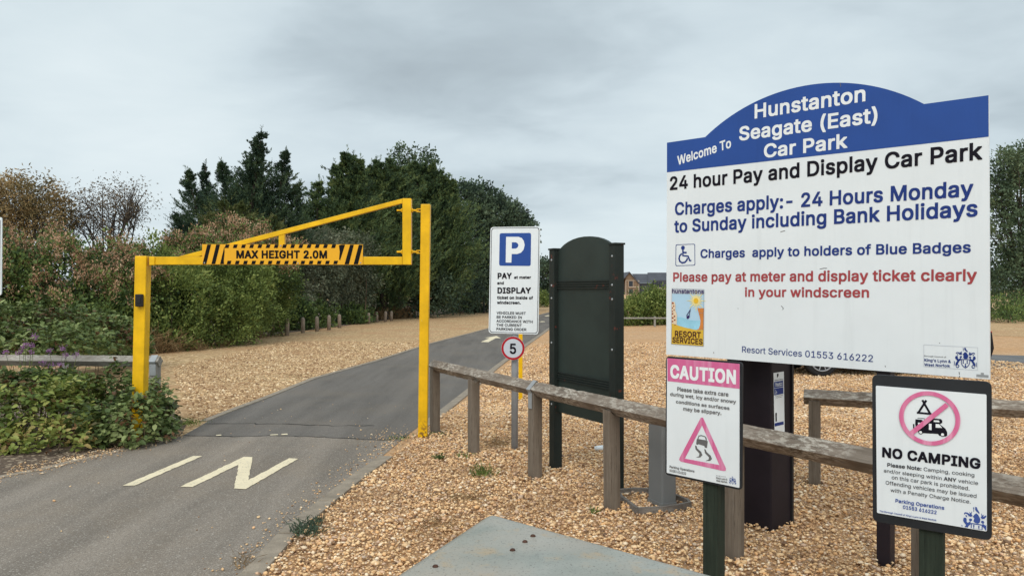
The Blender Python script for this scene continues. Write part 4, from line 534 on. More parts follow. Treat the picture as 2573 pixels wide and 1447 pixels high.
90+<'d&;'b&>'n&R)0(K)+(M(c(G(:(J'~(Q'j(['I(t'=)''.)@&~)d&{)}&{*?''*m'1+)'G+H'Y+Z'x+o(@+{(_,#)++~)I+w)^+o*$+V*6+C*G+**T*c*Z*?*Y)s*R)O*B)&*'(P(T&<(N&:!(S)'(_)#(})%)+)')?)/)T)@)h)X)m)i)q*+)q*?)e*h)[*w)F+/)9+7)++=(m+@(N+=(:+4'w*r'm*^'g*I'f*&'o)Y'~)F(0)7(C),
91+<'U&,'R&/'Q&>'R&M'U&Q(c(2(_(6(@(8(&(='d(G'A(`'+(y&u)@&l)i&k*I&s*w'#+9'9+W'K+i'n,#(1,.(T,3)+,3)S,+)r+z*4+e*L+G*]+**h*c*l*5*j)d*`);*O(o*4(>(c&-(X&*!(c)6(s)6)+);)C)M)W)i)a*0)X*S)H*m)/+%(m+/(c+.(J+%(6*q(&*^'y*D'v*5'{)s(&)d(0)T(J)?
.0(D'3&8&{&C&s&N&m&c&n&w&r'%&z'/'-':'='='Q'<'f'1'q&|'u&h's&X'k&I'[&;'K&6
.1(D'#&)&k&6&b&D&^&N&]&|&d'4&q'C')'L'K'N'f'I'z'9(''%()&X'~&A'o&0'[&''7&&
.2(D&u%w&g&#&^&+&V&5&P&D&N'%&Q'4&X'C&k'T')'['`'['z'R(0'>(6'*(6&N(/&5'z%~'f%u'3%t
,0(D&e$y&a$}&~')'''.'n'.'q')'p'%';$|'6$y
,1(D&e$i&U$j&P$o&P%+&o'9&t'=&y'>'}'=(%'3($&w'K$o'E$j
:0(D'3&8&{&C&s&N&m&c&n&w&r'%&z'/'-':'='='Q'<'f'1'q&|'u&h's&X'k&I'[&;'K&6!'3):&{)F&s)P&m)e&n)y&r*'&z*1'-*<'=*@'Q*>'f*3'o*''u)o's)Z'k)K'[)='K)8
:1(D'#&)&k&6&b&D&^&N&]&|&d'4&q'C')'L'K'N'f'I'z'9(''%()&X'~&A'o&0'[&''7&&!'#)+&k)8&b)F&_)P&])~&d*6&q*E')*N'K*P'f*K'p*E'z*;('*'())Z'~)C't)6'`)+'=)(
;0(D&e$y&a$}&~')'''.'n'.'q')'p'%';$|'6$y!';):'')E&{)O&u)d&w)x&z*&'&*0'6*<'E*@'Y*>'n*3'w*&'})n'{)Y't)K'd)='T)8
;1(D&e$i&U$j&P$o&P%+&o'9&t'=&y'>'}'=(%'3($&w'K$o'E$j!',)+&t)8&j)E&g)O&e)~&l*6&y*D'1*N'T*P'n*K'x*E('*:(0*&(1)Y(+)C'})6'i)+'E)(
(0)>(6%6'w%g'`&@'N&u'D'A'<'o'9(E'<)?'F*%'U*d'j+E(+,((6,:(s,;(y,7(Z+L(M+)(6*5())I(#(T(%(1(+'`(;&u([%{(y%9(s%5
(1)>('%''k%R'T&)'B&['4'7','e')(;'))&'.)^'<*H'O+3'g+p(%,F(,,K)&,K),,F),,((d+.(L*>(:)D(3(T(9't(F'7(d&>),%H),%*)&%%(}%%(1%%
)0)>&d%5&`%9&a%>'&&)'<&f'I'7'V'y'Y(T'U)?'J)|'<*]'++5&`,7&d,;'D,;'O,-'j+Q'|*{(0*C(9)r(B)0(D(Y(C(,(9'E('&['h%t'O%C'D%5
)1)>&d%%&T%&&P%*&P%H&x&F'5'5'C't'I(Y'B)I'5*/&s+4&P,(&O,A&P,F&T,J&Y,K'N,K'S,J'^,<'v+f(3*{(B*C(K)m(R)5(T(T(R'y(H'7(7&Q'|%q'W%*'S%&'N%%
-0+<'U(@'Q(D'Q(N'Q(|'U)%*&)%*'(D*%(@
-1+<'U(0'F(1'B(5'A)*'A)/'F)5**)5*4)4*7)/*7(:*4(2**(0
&0+7'~&7'g&<'P&F'7&U&}&j&k')&a'E&]'i&_(&&k(I&}(c':(|'`)>'c)C'@)q'7*''-*G',*u'7+?'B+P'Q+`'t+t(;+|(i+|(}+x)8+o)I+e)Y+U)m+7)v*k)s*L)m*8)e*))I)e(x)@(l)4)r'v)w'u)~(+*((?*+(h*/(m*l(m*o(h*m(D*e'x*]'_*G';*U''+)&J+0&<+.&:*>&:)w&a)L&F)&&:(Y&4!(/&t(E&p(s&x)5'*)G'6)J';(=(^(1(h'~(^'Z(='O(+'I'x'G'd'M'J'Z'4't&|!(>)l(@)j(v*8)-*V)/*k),*z)'+((s+8(d+?(J+@(1+8'~+-'t*u'q*a't*K('*,
&1+7'o&('A&7')&F&u&T&^&t&T',&N'E&M'}&P(:&W(N&p(t'E)C'*)q&{*3&w*V&y+-'%+F'4+`'C+o'Z+~'t,,(1,0(Y,1(},.)5,))I+|)h+e)t+U)~+A*)*z*(*G*#*3)v){)_)])I)H).)4)/)/)m(@)s(I)w(w){(|*{(|*~(w+#(c*z(&*q'`*a';+>&P+@&K+A&2+?&-+8&**/&+)r&E)I&1(x&&(E&#!(?''(O''(i'-)&'8)*';)+'@(1(K'{(?'h(+'_'x'Y'd'`'Q'o'=(''/!(@*.(E*,(h*G(s*V(z*f(w*p(l+#(_+,(T+/(E+,(6*~(,*r(&*a(/*G
'0(V'.)i'&+t')+y'l+x'p+t'h)l'f)h'a)g
'1(V&{)Y&y)b&r,&&u,,&{,-'z,,(#,&(#+n'x)['p)W'))W
/0)&&L%I&H%M&I%Q(6,2(;,5(s,5(x,2(w,,'.%M'(%H
/1)&&L%9&=%9&9%=&9%[(',@(1,E)&,D)+,@),,<)++~'=%='7%9
 0(D
 1(D
 2(D"""
_B = ''.join(chr(c) for c in range(35, 127) if c != 92)
_I = {c: i for i, c in enumerate(_B)}
GLYPH = {}
def _load():
    def num(s, i):
        return _I[s[i]] * 91 + _I[s[i + 1]] - 300
    for k, ln in enumerate(FONT_DATA.split('\n')):
        ch, wt, adv = ln[0], int(ln[1]), num(ln, 2)
        loops = []
        for part in ln[4:].split('!'):
            if part:
                loops.append([(num(part, i), num(part, i + 2)) for i in range(0, len(part), 4)])
        area = lambda l: sum(p[0] * q[1] - q[0] * p[1] for p, q in zip(l, l[1:] + l[:1]))
        box = lambda l: (min(p[0] for p in l), min(p[1] for p in l), max(p[0] for p in l), max(p[1] for p in l))
        big = sorted(loops, key=lambda l: -abs(area(l)))
        groups = []
        for l in big:                       # each island with the holes that lie in it
            b = box(l)
            for g in groups:
                c = box(g[0])
                if c[0] < b[0] and c[1] < b[1] and c[2] > b[2] and c[3] > b[3]:
                    g.append(l); break
            else:
                groups.append([l])
        vs, tris = [], []
        for g in groups:
            o = len(vs)
            vs += [p for l in g for p in l]
            tris += [tuple(i + o for i in t) for t in tessellate_polygon([[Vector((x, y, 0)) for x, y in l] for l in g])]
        GLYPH[ch, wt] = (adv, vs, tris)
_load()
def layout(segs):
    "2-D mesh of a line of text: segs = [(string, bold)]; units with capitals 509 high"
    x = 0; vs = []; fs = []
    for txt, b in segs:
        for ch in txt:
            adv, gv, gf = GLYPH[ch, b]
            o = len(vs)
            vs += [(px + x, py) for px, py in gv]
            fs += [tuple(i + o for i in f) for f in gf]
            x += adv + (4, 14, 30)[b]
    return vs, fs

# ------------------------------------------------------------------ a flat sign face: photo pixels become points on its plane
class Face:
    def __init__(s, pxa, da, pxb, db, zoom=None):
        a = D(pxa, YH, da); b = D(pxb, YH, db)
        s.o = Vector((a.x, a.y, 0)); s.u = Vector((b.x - a.x, b.y - a.y, 0)).normalized()
        s.v = Vector((0, 0, 1)); s.n = s.u.cross(s.v)
        s.z = zoom or (0, 0, 1)
        s.lay = 0.0012
    def px(s, p):
        return (s.z[0] + p[0] / s.z[2], s.z[1] + p[1] / s.z[2])
    def to2(s, p):
        r = ray(*s.px(p))
        q = CAM + r * ((s.o - CAM).dot(s.n) / r.dot(s.n))
        return Vector(((q - s.o).dot(s.u), q.z))
    def to3(s, q, w=0.0):
        return s.o + s.u * q[0] + s.v * q[1] + s.n * w
    def slab(s, pts, t, name, mat, parent, w=0.0, rad=0.0, two=False, bevel=0.0):
        q = pts if two else [s.to2(p) for p in pts]
        if rad:
            q = rounded(q, rad)
        return MB().prism([s.to3(p, w) for p in q], -s.n * t).build(name, mat, parent, bevel=bevel)
    def shapes(s, polys, name, mat, parent, layer=1, rad=0.0, two=False):
        "polys: list of outlines, or of (outline, hole, hole ...) tuples"
        m = MB(); w = s.lay * layer
        for k, p in enumerate(polys):
            loops = p if isinstance(p, tuple) else (p,)
            ls = [[Vector(x) for x in l] if two else [s.to2(x) for x in l] for l in loops]
            if rad:
                ls = [rounded(l, rad) for l in ls]
            m.flat([[s.to3(q, w + 0.00001 * k) for q in l] for l in ls])
        return m.build(name, mat, parent, fix=False)
    def stroke(s, lines, width, two=False):
        "outlines (2-D) of polylines given a width in metres"
        out = []
        for l in lines:
            q = [Vector(p) if two else s.to2(p) for p in l]
            lo, hi = [], []
            for i, p in enumerate(q):
                d = (q[min(i + 1, len(q) - 1)] - q[max(i - 1, 0)])
                d = d.normalized() if d.length else Vector((1, 0))
                nrm = Vector((-d.y, d.x)) * width / 2
                lo.append(p + nrm); hi.append(p - nrm)
            out.append(lo + hi[::-1])
        return out
    def text(s, segs, pl, pr, pt, mat, parent, layer=2, name='lettering', shear=0.0):
        if isinstance(segs, str):
            segs = [(segs, 1)]
        vs, fs = layout(segs)
        l, r, t = s.to2(pl), s.to2(pr), s.to2(pt)
        x0 = min(v[0] for v in vs); x1 = max(v[0] for v in vs)
        d = (r - l).normalized(); n = Vector((-d.y, d.x))
        sx = (r - l).length / (x1 - x0); sy = (t - l).dot(n) / 512.0
        pts = [s.to3(l + d * ((x - x0 + shear * y) * sx) + n * (y * sy), s.lay * layer) for x, y in vs]
        return MB().add(pts, fs).build(name, mat, parent, fix=False)
def rounded(q, rad, n=6):
    out = []; m = len(q)
    q = [Vector(p[:2]) for p in q]
    for i in range(m):
        a, p, b = q[i - 1], q[i], q[(i + 1) % m]
        da, db = (a - p), (b - p)
        r = min(rad, da.length * 0.45, db.length * 0.45)
        s0, s1 = p + da.normalized() * r, p + db.normalized() * r
        for k in range(n + 1):
            t = k / n
            out.append(s0 * (1 - t) ** 2 + p * 2 * t * (1 - t) + s1 * t ** 2)
    return out
def circ(c, r, n=40, a0=0, a1=360):
    return [Vector((c[0] + r * math.cos(R(a0 + (a1 - a0) * k / n)), c[1] + r * math.sin(R(a0 + (a1 - a0) * k / n)))) for k in range(n if a1 - a0 == 360 else n + 1)]
# ================================================================== THE SETTING
def gravel_mat():
    m, t, b = newmat('gravel')
    v = coords(t)
    vo = N('ShaderNodeTexVoronoi', t); vo.inputs['Scale'].default_value = 52; vo.inputs['Randomness'].default_value = 1.0
    t.links.new(v, vo.inputs['Vector'])
    sepc = N('ShaderNodeSeparateColor', t); t.links.new(vo.outputs['Color'], sepc.inputs[0])
    cr = ramp(t, PEBBLE_STOPS)
    t.links.new(sepc.outputs[0], cr.inputs[0])
    big = noise(t, v, 0.35, 5, 0.6)
    mid = noise(t, v, 3.0, 4, 0.6)
    gr = noise(t, v, 6.0, 8, 0.8)
    c = mixc(t, maprange(t, big, 0.35, 0.65, 0.45, 0.8), cr.outputs[0], (0.66, 0.33, 0.125))
    c = mixc(t, maprange(t, mid, 0.45, 0.75, 0.0, 0.35), c, (0.30, 0.185, 0.10))
    c = mixc(t, maprange(t, gr, 0.42, 0.60, 0.55, 0.0), c, (0.30, 0.175, 0.085))
    c = mixc(t, maprange(t, gr, 0.56, 0.72, 0.0, 0.6), c, (0.80, 0.60, 0.38))
    setc(t, b, c)
    b.inputs['Roughness'].default_value = 0.85
    b.inputs['Specular IOR Level'].default_value = 0.25
    inv = maprange(t, vo.outputs['Distance'], 0.0, 0.6, 1.0, 0.0)
    bump(t, b, gr, 0.8, 0.06)
    return m
PEBBLE_STOPS = [(0.0, (0.11, 0.075, 0.06)), (0.10, (0.32, 0.21, 0.13)), (0.18, (0.62, 0.43, 0.25)), (0.36, (0.80, 0.60, 0.37)),
                (0.54, (0.87, 0.71, 0.49)), (0.68, (0.76, 0.48, 0.24)), (0.78, (0.68, 0.50, 0.38)), (0.86, (0.46, 0.39, 0.345)), (0.92, (0.90, 0.80, 0.64)), (1.0, (0.93, 0.88, 0.77))]
M_GRAVEL = gravel_mat()

def verge_mat():
    m, t, b = newmat('dry_verge')
    v = coords(t)
    vo = N('ShaderNodeTexVoronoi', t); vo.inputs['Scale'].default_value = 26
    t.links.new(v, vo.inputs['Vector'])
    sc = N('ShaderNodeSeparateColor', t); t.links.new(vo.outputs['Color'], sc.inputs[0])
    cr = ramp(t, [(0.0, (0.24, 0.16, 0.085)), (0.25, (0.46, 0.335, 0.185)), (0.55, (0.60, 0.45, 0.265)), (0.8, (0.72, 0.575, 0.375)), (1.0, (0.82, 0.70, 0.50))])
    t.links.new(sc.outputs[0], cr.inputs[0])
    f = noise(t, v, 7, 8, 0.78)
    g = noise(t, v, 0.55, 5, 0.65)
    h = noise(t, v, 1.8, 4, 0.6)
    c = mixc(t, maprange(t, f, 0.44, 0.56, 0, 0.85), cr.outputs[0], (0.25, 0.165, 0.095))
    c = mixc(t, maprange(t, g, 0.44, 0.62, 0, 0.75), c, (0.40, 0.255, 0.15))
    c = mixc(t, maprange(t, h, 0.58, 0.72, 0, 0.5), c, (0.25, 0.21, 0.09))
    c = mixc(t, 1.0, c, (1.08, 0.985, 0.87), 'MULTIPLY')
    setc(t, b, c)
    b.inputs['Roughness'].default_value = 0.92
    b.inputs['Specular IOR Level'].default_value = 0.2
    bump(t, b, f, 0.8, 0.03)
    return m
M_VERGE = verge_mat()

def asphalt(name, c, speck, warm=0.0):
    m, t, b = newmat(name)
    v = coords(t)
    # tyre wear runs along the road (roughly +Y)
    tcn = t.nodes.new('ShaderNodeTexCoord')
    mpn = t.nodes.new('ShaderNodeMapping'); mpn.inputs['Rotation'].default_value = (0, 0, R(6)); mpn.inputs['Scale'].default_value = (1.5, 0.16, 1)
    t.links.new(tcn.outputs['Object'], mpn.inputs[0])
    streak = noise(t, mpn.outputs[0], 1.5, 5, 0.55)
    blot = noise(t, v, 0.9, 6, 0.62)
    fine = noise(t, v, 170, 2, 0.8)
    fine2 = noise(t, v, 75, 3, 0.75)
    col = mixc(t, maprange(t, streak, 0.3, 0.7), tuple(x * 0.60 for x in c), tuple(x * 1.32 for x in c))
    col = mixc(t, maprange(t, blot, 0.46, 0.75, 0, 0.6), col, tuple(x * y for x, y in zip(c, (1.28, 1.18, 1.02))))
    col = mixc(t, maprange(t, fine, 0.40, 0.55, 0.75, 0), col, tuple(x * 0.42 for x in c))
    col = mixc(t, maprange(t, fine2, 0.56, 0.66, 0, 0.95), col, speck)
    spots = noise(t, v, 14, 5, 0.7)
    col = mixc(t, maprange(t, spots, 0.66, 0.72, 0, 0.6), col, tuple(x * 0.45 for x in c))
    setc(t, b, col)
    b.inputs['Roughness'].default_value = 0.86
    b.inputs['Specular IOR Level'].default_value = 0.3
    bump(t, b, fine2, 0.5, 0.006)
    return m
M_ROAD_NEAR = asphalt('worn_asphalt', (0.245, 0.205, 0.167), (0.42, 0.38, 0.33))
M_ROAD = asphalt('asphalt', (0.165, 0.144, 0.125), (0.22, 0.205, 0.19))
M_ROAD_FAR = asphalt('exit_asphalt', (0.15, 0.15, 0.152), (0.25, 0.245, 0.24))

# ---- the ground: one sheet to the horizon
m = MB()
xs = [-1500, -60, -20, -8, 0, 8, 20, 60, 1500]; ys = [-200, -6, 0, 6, 14, 30, 80, 300, 2500]
m.add([(x, y, 0) for y in ys for x in xs], [(j * 9 + i, j * 9 + i + 1, (j + 1) * 9 + i + 1, (j + 1) * 9 + i) for j in range(8) for i in range(8)])
tag(m.build('ground', M_GRAVEL, fix=False), kind='structure')

def gxy(lst, z=0.0):
    return [G(x, y, z) for x, y in lst]
LEFT = [(0, 1201), (118, 1179), (207, 1156), (295, 1136), (413, 1109), (461, 1093), (502, 1070), (520, 1059), (588, 1032), (676, 999), (794, 951), (953, 906), (1083, 864), (1228, 826), (1320, 800), (1364, 788), (1400, 779), (1450, 770.5), (1500, 765)]
RIGHT = [(604, 1447), (697, 1346), (799, 1264), (889, 1195), (955, 1150), (1003, 1110), (1050, 1072), (1097, 1038), (1146, 1000), (1183, 971), (1238, 924), (1321, 864), (1382, 822), (1420, 802), (1470, 787), (1530, 774), (1560, 770)]
lw = gxy(LEFT, 0.004); rw = gxy(RIGHT, 0.004)
# towards the camera the road carries on past the frame
l0 = lw[0] + (lw[0] - lw[1]).normalized() * 9.0
r0 = [rw[0] + (rw[0] - rw[1]).normalized() * k for k in (1.6, 0.8)]
r0 = [Vector((rw[0].x - 0.75, 1.2, 0.004)), Vector((rw[0].x - 0.32, 2.9, 0.004))]
seam_i, seam_j = 5, 5
near = [l0, Vector((l0.x, -4, 0.004)), Vector((rw[0].x - 2.2, -4, 0.004))] + r0 + rw[:seam_j + 1]
seam = gxy([(985, 1105), (900, 1103), (800, 1097), (690, 1095), (560, 1097)], 0.004)
near += seam + lw[:seam_i + 1][::-1]
far = lw[seam_i:] + rw[seam_j:][::-1] + seam
tag(MB().flat([near]).build('entrance_road', M_ROAD_NEAR, fix=False), kind='structure')
tag(MB().flat([far]).build('road', M_ROAD, fix=False), kind='structure')

# ---- the ragged joint between the two surfacings
def strip(pts, w0, w1, z):
    lo, hi = [], []
    for i, p in enumerate(pts):
        d = (pts[min(i + 1, len(pts) - 1)] - pts[max(i - 1, 0)]); d.z = 0; d.normalize()
        nrm = Vector((-d.y, d.x, 0))
        a = Vector((p.x, p.y, z))
        lo.append(a + nrm * w0); hi.append(a + nrm * w1)
    return lo, hi
def dens(pts, step, jit):
    out = []
    for a, b in zip(pts[:-1], pts[1:]):
        k = max(1, int((b - a).length / step))
        for i in range(k):
            p = a.lerp(b, i / k)
            out.append(p + Vector((random.gauss(0, jit), random.gauss(0, jit), 0)))
    return out + [pts[-1]]
m_tar = paint('tar', (0.028, 0.027, 0.026), 0.8, 0.3, 8)
mb = MB()
for line, jj in ((gxy([(462, 1095), (560, 1097.5), (690, 1095.5), (800, 1098), (900, 1104), (984, 1106)], 0), 0.018), (gxy([(505, 1066), (600, 1064), (720, 1066), (830, 1071), (940, 1070)], 0), 0.024)):
    q = dens(line, 0.07, jj)
    for i in range(len(q) - 1):
        w = random.uniform(0.004, 0.012)
        lo, hi = strip(q[i:i + 2], -w, w, 0.008)
        mb.add(lo + hi, [(0, 1, 3, 2)])
tag(mb.build('road_joint', m_tar, fix=False), kind='structure')

# ---- concrete edgings, a few centimetres proud
def concrete(name, c, sc=7):
    m, t, b = newmat(name)
    v = coords(t)
    f = noise(t, v, sc, 7, 0.65); g = noise(t, v, 120, 3, 0.7)
    col = mixc(t, maprange(t, f, 0.3, 0.7), tuple(x * 0.65 for x in c), tuple(x * 1.25 for x in c))
    col = mixc(t, maprange(t, g, 0.35, 0.5, 0.7, 0), col, tuple(x * 0.5 for x in c))
    setc(t, b, col); b.inputs['Roughness'].default_value = 0.9
    bump(t, b, g, 0.4, 0.004)
    return m
M_KERB = concrete('edging_concrete', (0.30, 0.245, 0.185))
def kerb(pts, w0, w1, h, name, cut=0.92):
    mb = MB()
    pts = dens([Vector((p.x, p.y, 0)) for p in pts], 0.9, 0.0)
    lo, hi = strip(pts, w0, w1, 0)
    for i in range(len(pts) - 1):
        a, b, c, d = lo[i], lo[i + 1], hi[i + 1], hi[i]
        g = 0.006 / max(0.05, (b - a).length)
        a2, b2 = a.lerp(b, g), b.lerp(a, g); d2, c2 = d.lerp(c, g), c.lerp(d, g)
        j = random.uniform(-0.003, 0.003)
        up = Vector((0, 0, h + j)); dn = Vector((0, 0, -0.1))
        mb.hexa([a2 + dn, b2 + dn, c2 + dn, d2 + dn, a2 + up, b2 + up, c2 + up, d2 + up])
    return tag(mb.build(name, M_KERB, bevel=0.006), kind='structure')
kr = [Vector((p.x, p.y, 0)) for p in r0 + rw[:5]]
kerb(kr, -0.135, 0.0, 0.028, 'kerb')
kerb([Vector((p.x, p.y, 0)) for p in rw[6:14]], -0.13, 0.0, 0.02, 'kerb')
kerb([Vector((p.x, p.y, 0)) for p in [l0] + lw[:5]], 0.0, 0.09, 0.012, 'kerb')
kerb([Vector((p.x, p.y, 0)) for p in lw[7:15]], 0.0, 0.10, 0.02, 'kerb')

# ---- the dry verge left of the road, and the soil under the brambles
hedge_foot = gxy([(-500, 905), (0, 902), (330, 896), (420, 888), (560, 870), (700, 842), (830, 826), (1000, 802), (1120, 790), (1230, 783), (1330, 772), (1400, 762), (1500, 757)], 0.003)
vl = [Vector((p.x, p.y, 0.003)) for p in lw[5:]]
verge = vl + hedge_foot[::-1] + gxy([(-500, 1290), (0, 1200), (118, 1179), (207, 1156), (295, 1136), (413, 1109)], 0.003)
tag(MB().flat([verge]).build('verge', M_VERGE, fix=False), kind='structure')
def soil_mat():
    m, t, b = newmat('soil')
    v = coords(t)
    f = noise(t, v, 22, 6, 0.7); g = noise(t, v, 3, 4)
    vo = N('ShaderNodeTexVoronoi', t); vo.inputs['Scale'].default_value = 34; t.links.new(v, vo.inputs['Vector'])
    sc = N('ShaderNodeSeparateColor', t); t.links.new(vo.outputs['Color'], sc.inputs[0])
    c = mixc(t, maprange(t, f, 0.35, 0.65), (0.055, 0.036, 0.024), (0.17, 0.115, 0.075))
    c = mixc(t, maprange(t, sc.outputs[1], 0.80, 0.84, 0, 0.8), c, (0.46, 0.36, 0.25))
    setc(t, b, c); b.inputs['Roughness'].default_value = 0.95
    bump(t, b, f, 0.8, 0.03)
    return m
M_SOIL = soil_mat()
soil = [Vector((p.x, p.y, 0.006)) for p in gxy([(-520, 1345), (0, 1197), (118, 1175), (207, 1152), (295, 1132), (413, 1105), (458, 1090), (468, 1068), (440, 1040), (420, 1010), (200, 1000), (-500, 1000)])]
tag(MB().flat([soil]).build('soil', M_SOIL, fix=False), kind='structure')
bank = [Vector((p.x, p.y, 0.007)) for p in gxy([(-500, 900), (0, 898), (330, 893), (420, 885), (560, 867), (700, 839), (830, 823), (1000, 800), (1120, 789), (1230, 782.5), (1330, 771.5)])]
bank += [Vector((bank[-1].x - 6, bank[-1].y + 30, 0.007)), Vector((-40, 130, 0.007)), Vector((-40, 20, 0.007))]
tag(MB().flat([bank]).build('woodland_floor', M_SOIL, fix=False), kind='structure')

# ---- exit lane and far grass on the right
ex = gxy([(2300, 886), (2573, 893), (2900, 905), (2900, 948), (2573, 931), (2490, 925), (2300, 918)], 0.004)
tag(MB().flat([ex]).build('exit_lane', M_ROAD_FAR, fix=False), kind='structure')
fg = gxy([(2200, 836), (2490, 843), (2573, 846), (3000, 862), (3000, 752), (2200, 752)], 0.005)
tag(MB().flat([fg]).build('far_verge', M_VERGE, fix=False), kind='structure')
fr = gxy([(1240, 792), (1364, 779.5), (1420, 771), (1420, 752), (1200, 757)], 0.009)
tag(MB().flat([fr]).build('far_bank', M_VERGE, fix=False), kind='structure')

# ---- painted markings
def roadpaint(name, c):
    m, t, b = newmat(name)
    v = coords(t)
    f = noise(t, v, 40, 6, 0.75); g = noise(t, v, 5, 4)
    col = mixc(t, maprange(t, g, 0.3, 0.7), tuple(x * 0.86 for x in c), c)
    col = mixc(t, maprange(t, f, 0.55, 0.66, 0, 0.85), col, (0.27, 0.24, 0.20))
    setc(t, b, col); b.inputs['Roughness'].default_value = 0.7
    return m
M_RP = roadpaint('road_paint', (0.82, 0.70, 0.48))
def z5(p): return (p[0] / 3.386, 1050 + p[1] / 3.386)
def z1(p): return (1200 + p[0] / 4.948, 640 + p[1] / 4.948)
def mark(px, z=0.009):
    pts = [G(*p, z) for p in px]
    out = []
    for a, b in zip(pts, pts[1:] + pts[:1]):
        k = max(1, int((b - a).length / 0.05))
        for i in range(k):
            p = a.lerp(b, i / k)
            out.append(p if i == 0 else p + Vector((random.gauss(0, 0.0035), random.gauss(0, 0.0035), 0)))
    tag(MB().flat([out]).build('road_marking', M_RP, fix=False), kind='structure')
mark([z5(p) for p in [(1042, 572), (1645, 320), (1722, 322), (1145, 572)]])
mark([z5(p) for p in [(1535, 582), (2075, 328), (2148, 330), (2113, 527), (2458, 340), (2537, 345), (2090, 602), (1990, 597), (2030, 393), (1638, 584)]])
mark([z1(p) for p in [(40, 1083), (135, 1085), (225, 1036), (290, 1036), (235, 1008), (88, 1033), (150, 1036)]])
mark([z1(p) for p in [(770, 834), (800, 826), (835, 828), (838, 834), (790, 836)]])
mark([z1(p) for p in [(832, 762), (870, 752), (897, 752), (897, 760), (850, 766)]])
mark([(678, 1091), (698, 1090), (699, 1092), (679, 1093)])
mark([(707, 1089.5), (722, 1088.5), (723, 1091.5), (708, 1092)])
mark([(543, 1092), (556, 1091), (556, 1093.5), (543, 1094)])

# ---- loose pebbles where the gravel is near enough to see each stone
def inside(P, poly):
    x, y = P[:, 0], P[:, 1]
    r = np.zeros(len(P), bool)
    n = len(poly)
    for i in range(n):
        x0, y0 = poly[i][0], poly[i][1]; x1, y1 = poly[(i + 1) % n][0], poly[(i + 1) % n][1]
        c = ((y0 > y) != (y1 > y))
        with np.errstate(divide='ignore', invalid='ignore'):
            r ^= c & (x < (x1 - x0) * (y - y0) / (y1 - y0) + x0)
    return r
def pebble_mat():
    m, t, b = newmat('pebble_stone')
    geo = t.nodes.new('ShaderNodeNewGeometry')
    cr = ramp(t, PEBBLE_STOPS)
    t.links.new(geo.outputs['Random Per Island'], cr.inputs[0])
    v = coords(t)
    f = noise(t, v, 90, 3); big = noise(t, v, 1.3, 4, 0.6)
    c = mixc(t, maprange(t, f, 0.4, 0.7, 0, 0.2), cr.outputs[0], (0.30, 0.19, 0.11))
    c = mixc(t, maprange(t, big, 0.46, 0.70, 0, 0.55), c, (0.30, 0.185, 0.105))
    c = mixc(t, 1.0, c, (1.04, 0.93, 0.80), 'MULTIPLY')
    setc(t, b, c); b.inputs['Roughness'].default_value = 0.7
    b.inputs['Specular IOR Level'].default_value = 0.3
    return m
M_PEB = pebble_mat()
PEBBLE_STOPS = [(0.0, (0.17, 0.11, 0.065)), (0.28, (0.36, 0.25, 0.15)), (0.55, (0.58, 0.44, 0.28)), (0.8, (0.78, 0.65, 0.45)), (1.0, (0.88, 0.80, 0.64))]
M_CHIP = pebble_mat()
ICO_V = None
def ico():
    global ICO_V, ICO_F
    bm = bmesh.new(); bmesh.ops.create_icosphere(bm, subdivisions=1, radius=1)
    ICO_V = np.array([v.co[:] for v in bm.verts]); ICO_F = np.array([[v.index for v in f.verts] for f in bm.faces]); bm.free()
ico()
def pebbles(P, size, name, mat, kind='stuff', sink=0.25, smooth=True):
    n = len(P)
    d = rng.normal(size=(n, 12, 3)) * 0.16
    V = ICO_V[None] * (1 + d[:, :, :1]) + d * 0.35
    sc = np.stack([np.ones(n), rng.uniform(0.55, 0.95, n), rng.uniform(0.38, 0.7, n)], 1) * size[:, None] * 0.5
    V = V * sc[:, None, :]
    a = rng.uniform(0, 2 * np.pi, n); tx = rng.normal(0, 0.35, n)
    ca, sa, ct, st_ = np.cos(a), np.sin(a), np.cos(tx), np.sin(tx)
    y = V[:, :, 1] * ct[:, None] - V[:, :, 2] * st_[:, None]; z = V[:, :, 1] * st_[:, None] + V[:, :, 2] * ct[:, None]
    x = V[:, :, 0] * ca[:, None] - y * sa[:, None]; y2 = V[:, :, 0] * sa[:, None] + y * ca[:, None]
    V = np.stack([x + P[:, 0:1], y2 + P[:, 1:2], z + P[:, 2:3] + (size * sink)[:, None]], 2)
    Fq = (ICO_F[None] + (np.arange(n) * 12)[:, None, None]).reshape(-1, 3)
    o = npmesh(name, V.reshape(-1, 3), Fq, mat, smooth=smooth)
    return tag(o, kind=kind)
kin = [(p.x + 0.10, p.y) for p in rw[:5]]
zone = [(-1.95, 1.6), (-1.62, 3.0)] + kin + [(rw[5].x + 0.16, rw[5].y), (rw[6].x + 0.16, rw[6].y), (rw[8].x + 0.16, rw[8].y), (rw[8].x + 0.2, 11.0), (8.6, 11.0), (5.2, 6.0), (4.0, 4.0), (3.2, 1.6)]
n0 = 250000
P = np.stack([rng.uniform(-2.0, 8.6, n0), 1.6 + 9.4 * rng.uniform(0, 1, n0) ** 0.92, np.zeros(n0)], 1)
keep = inside(P, zone)
P = P[keep]
P[:, 2] = rng.uniform(0, 0.022, len(P))
size = np.clip(rng.lognormal(math.log(0.0175), 0.40, len(P)), 0.007, 0.048)
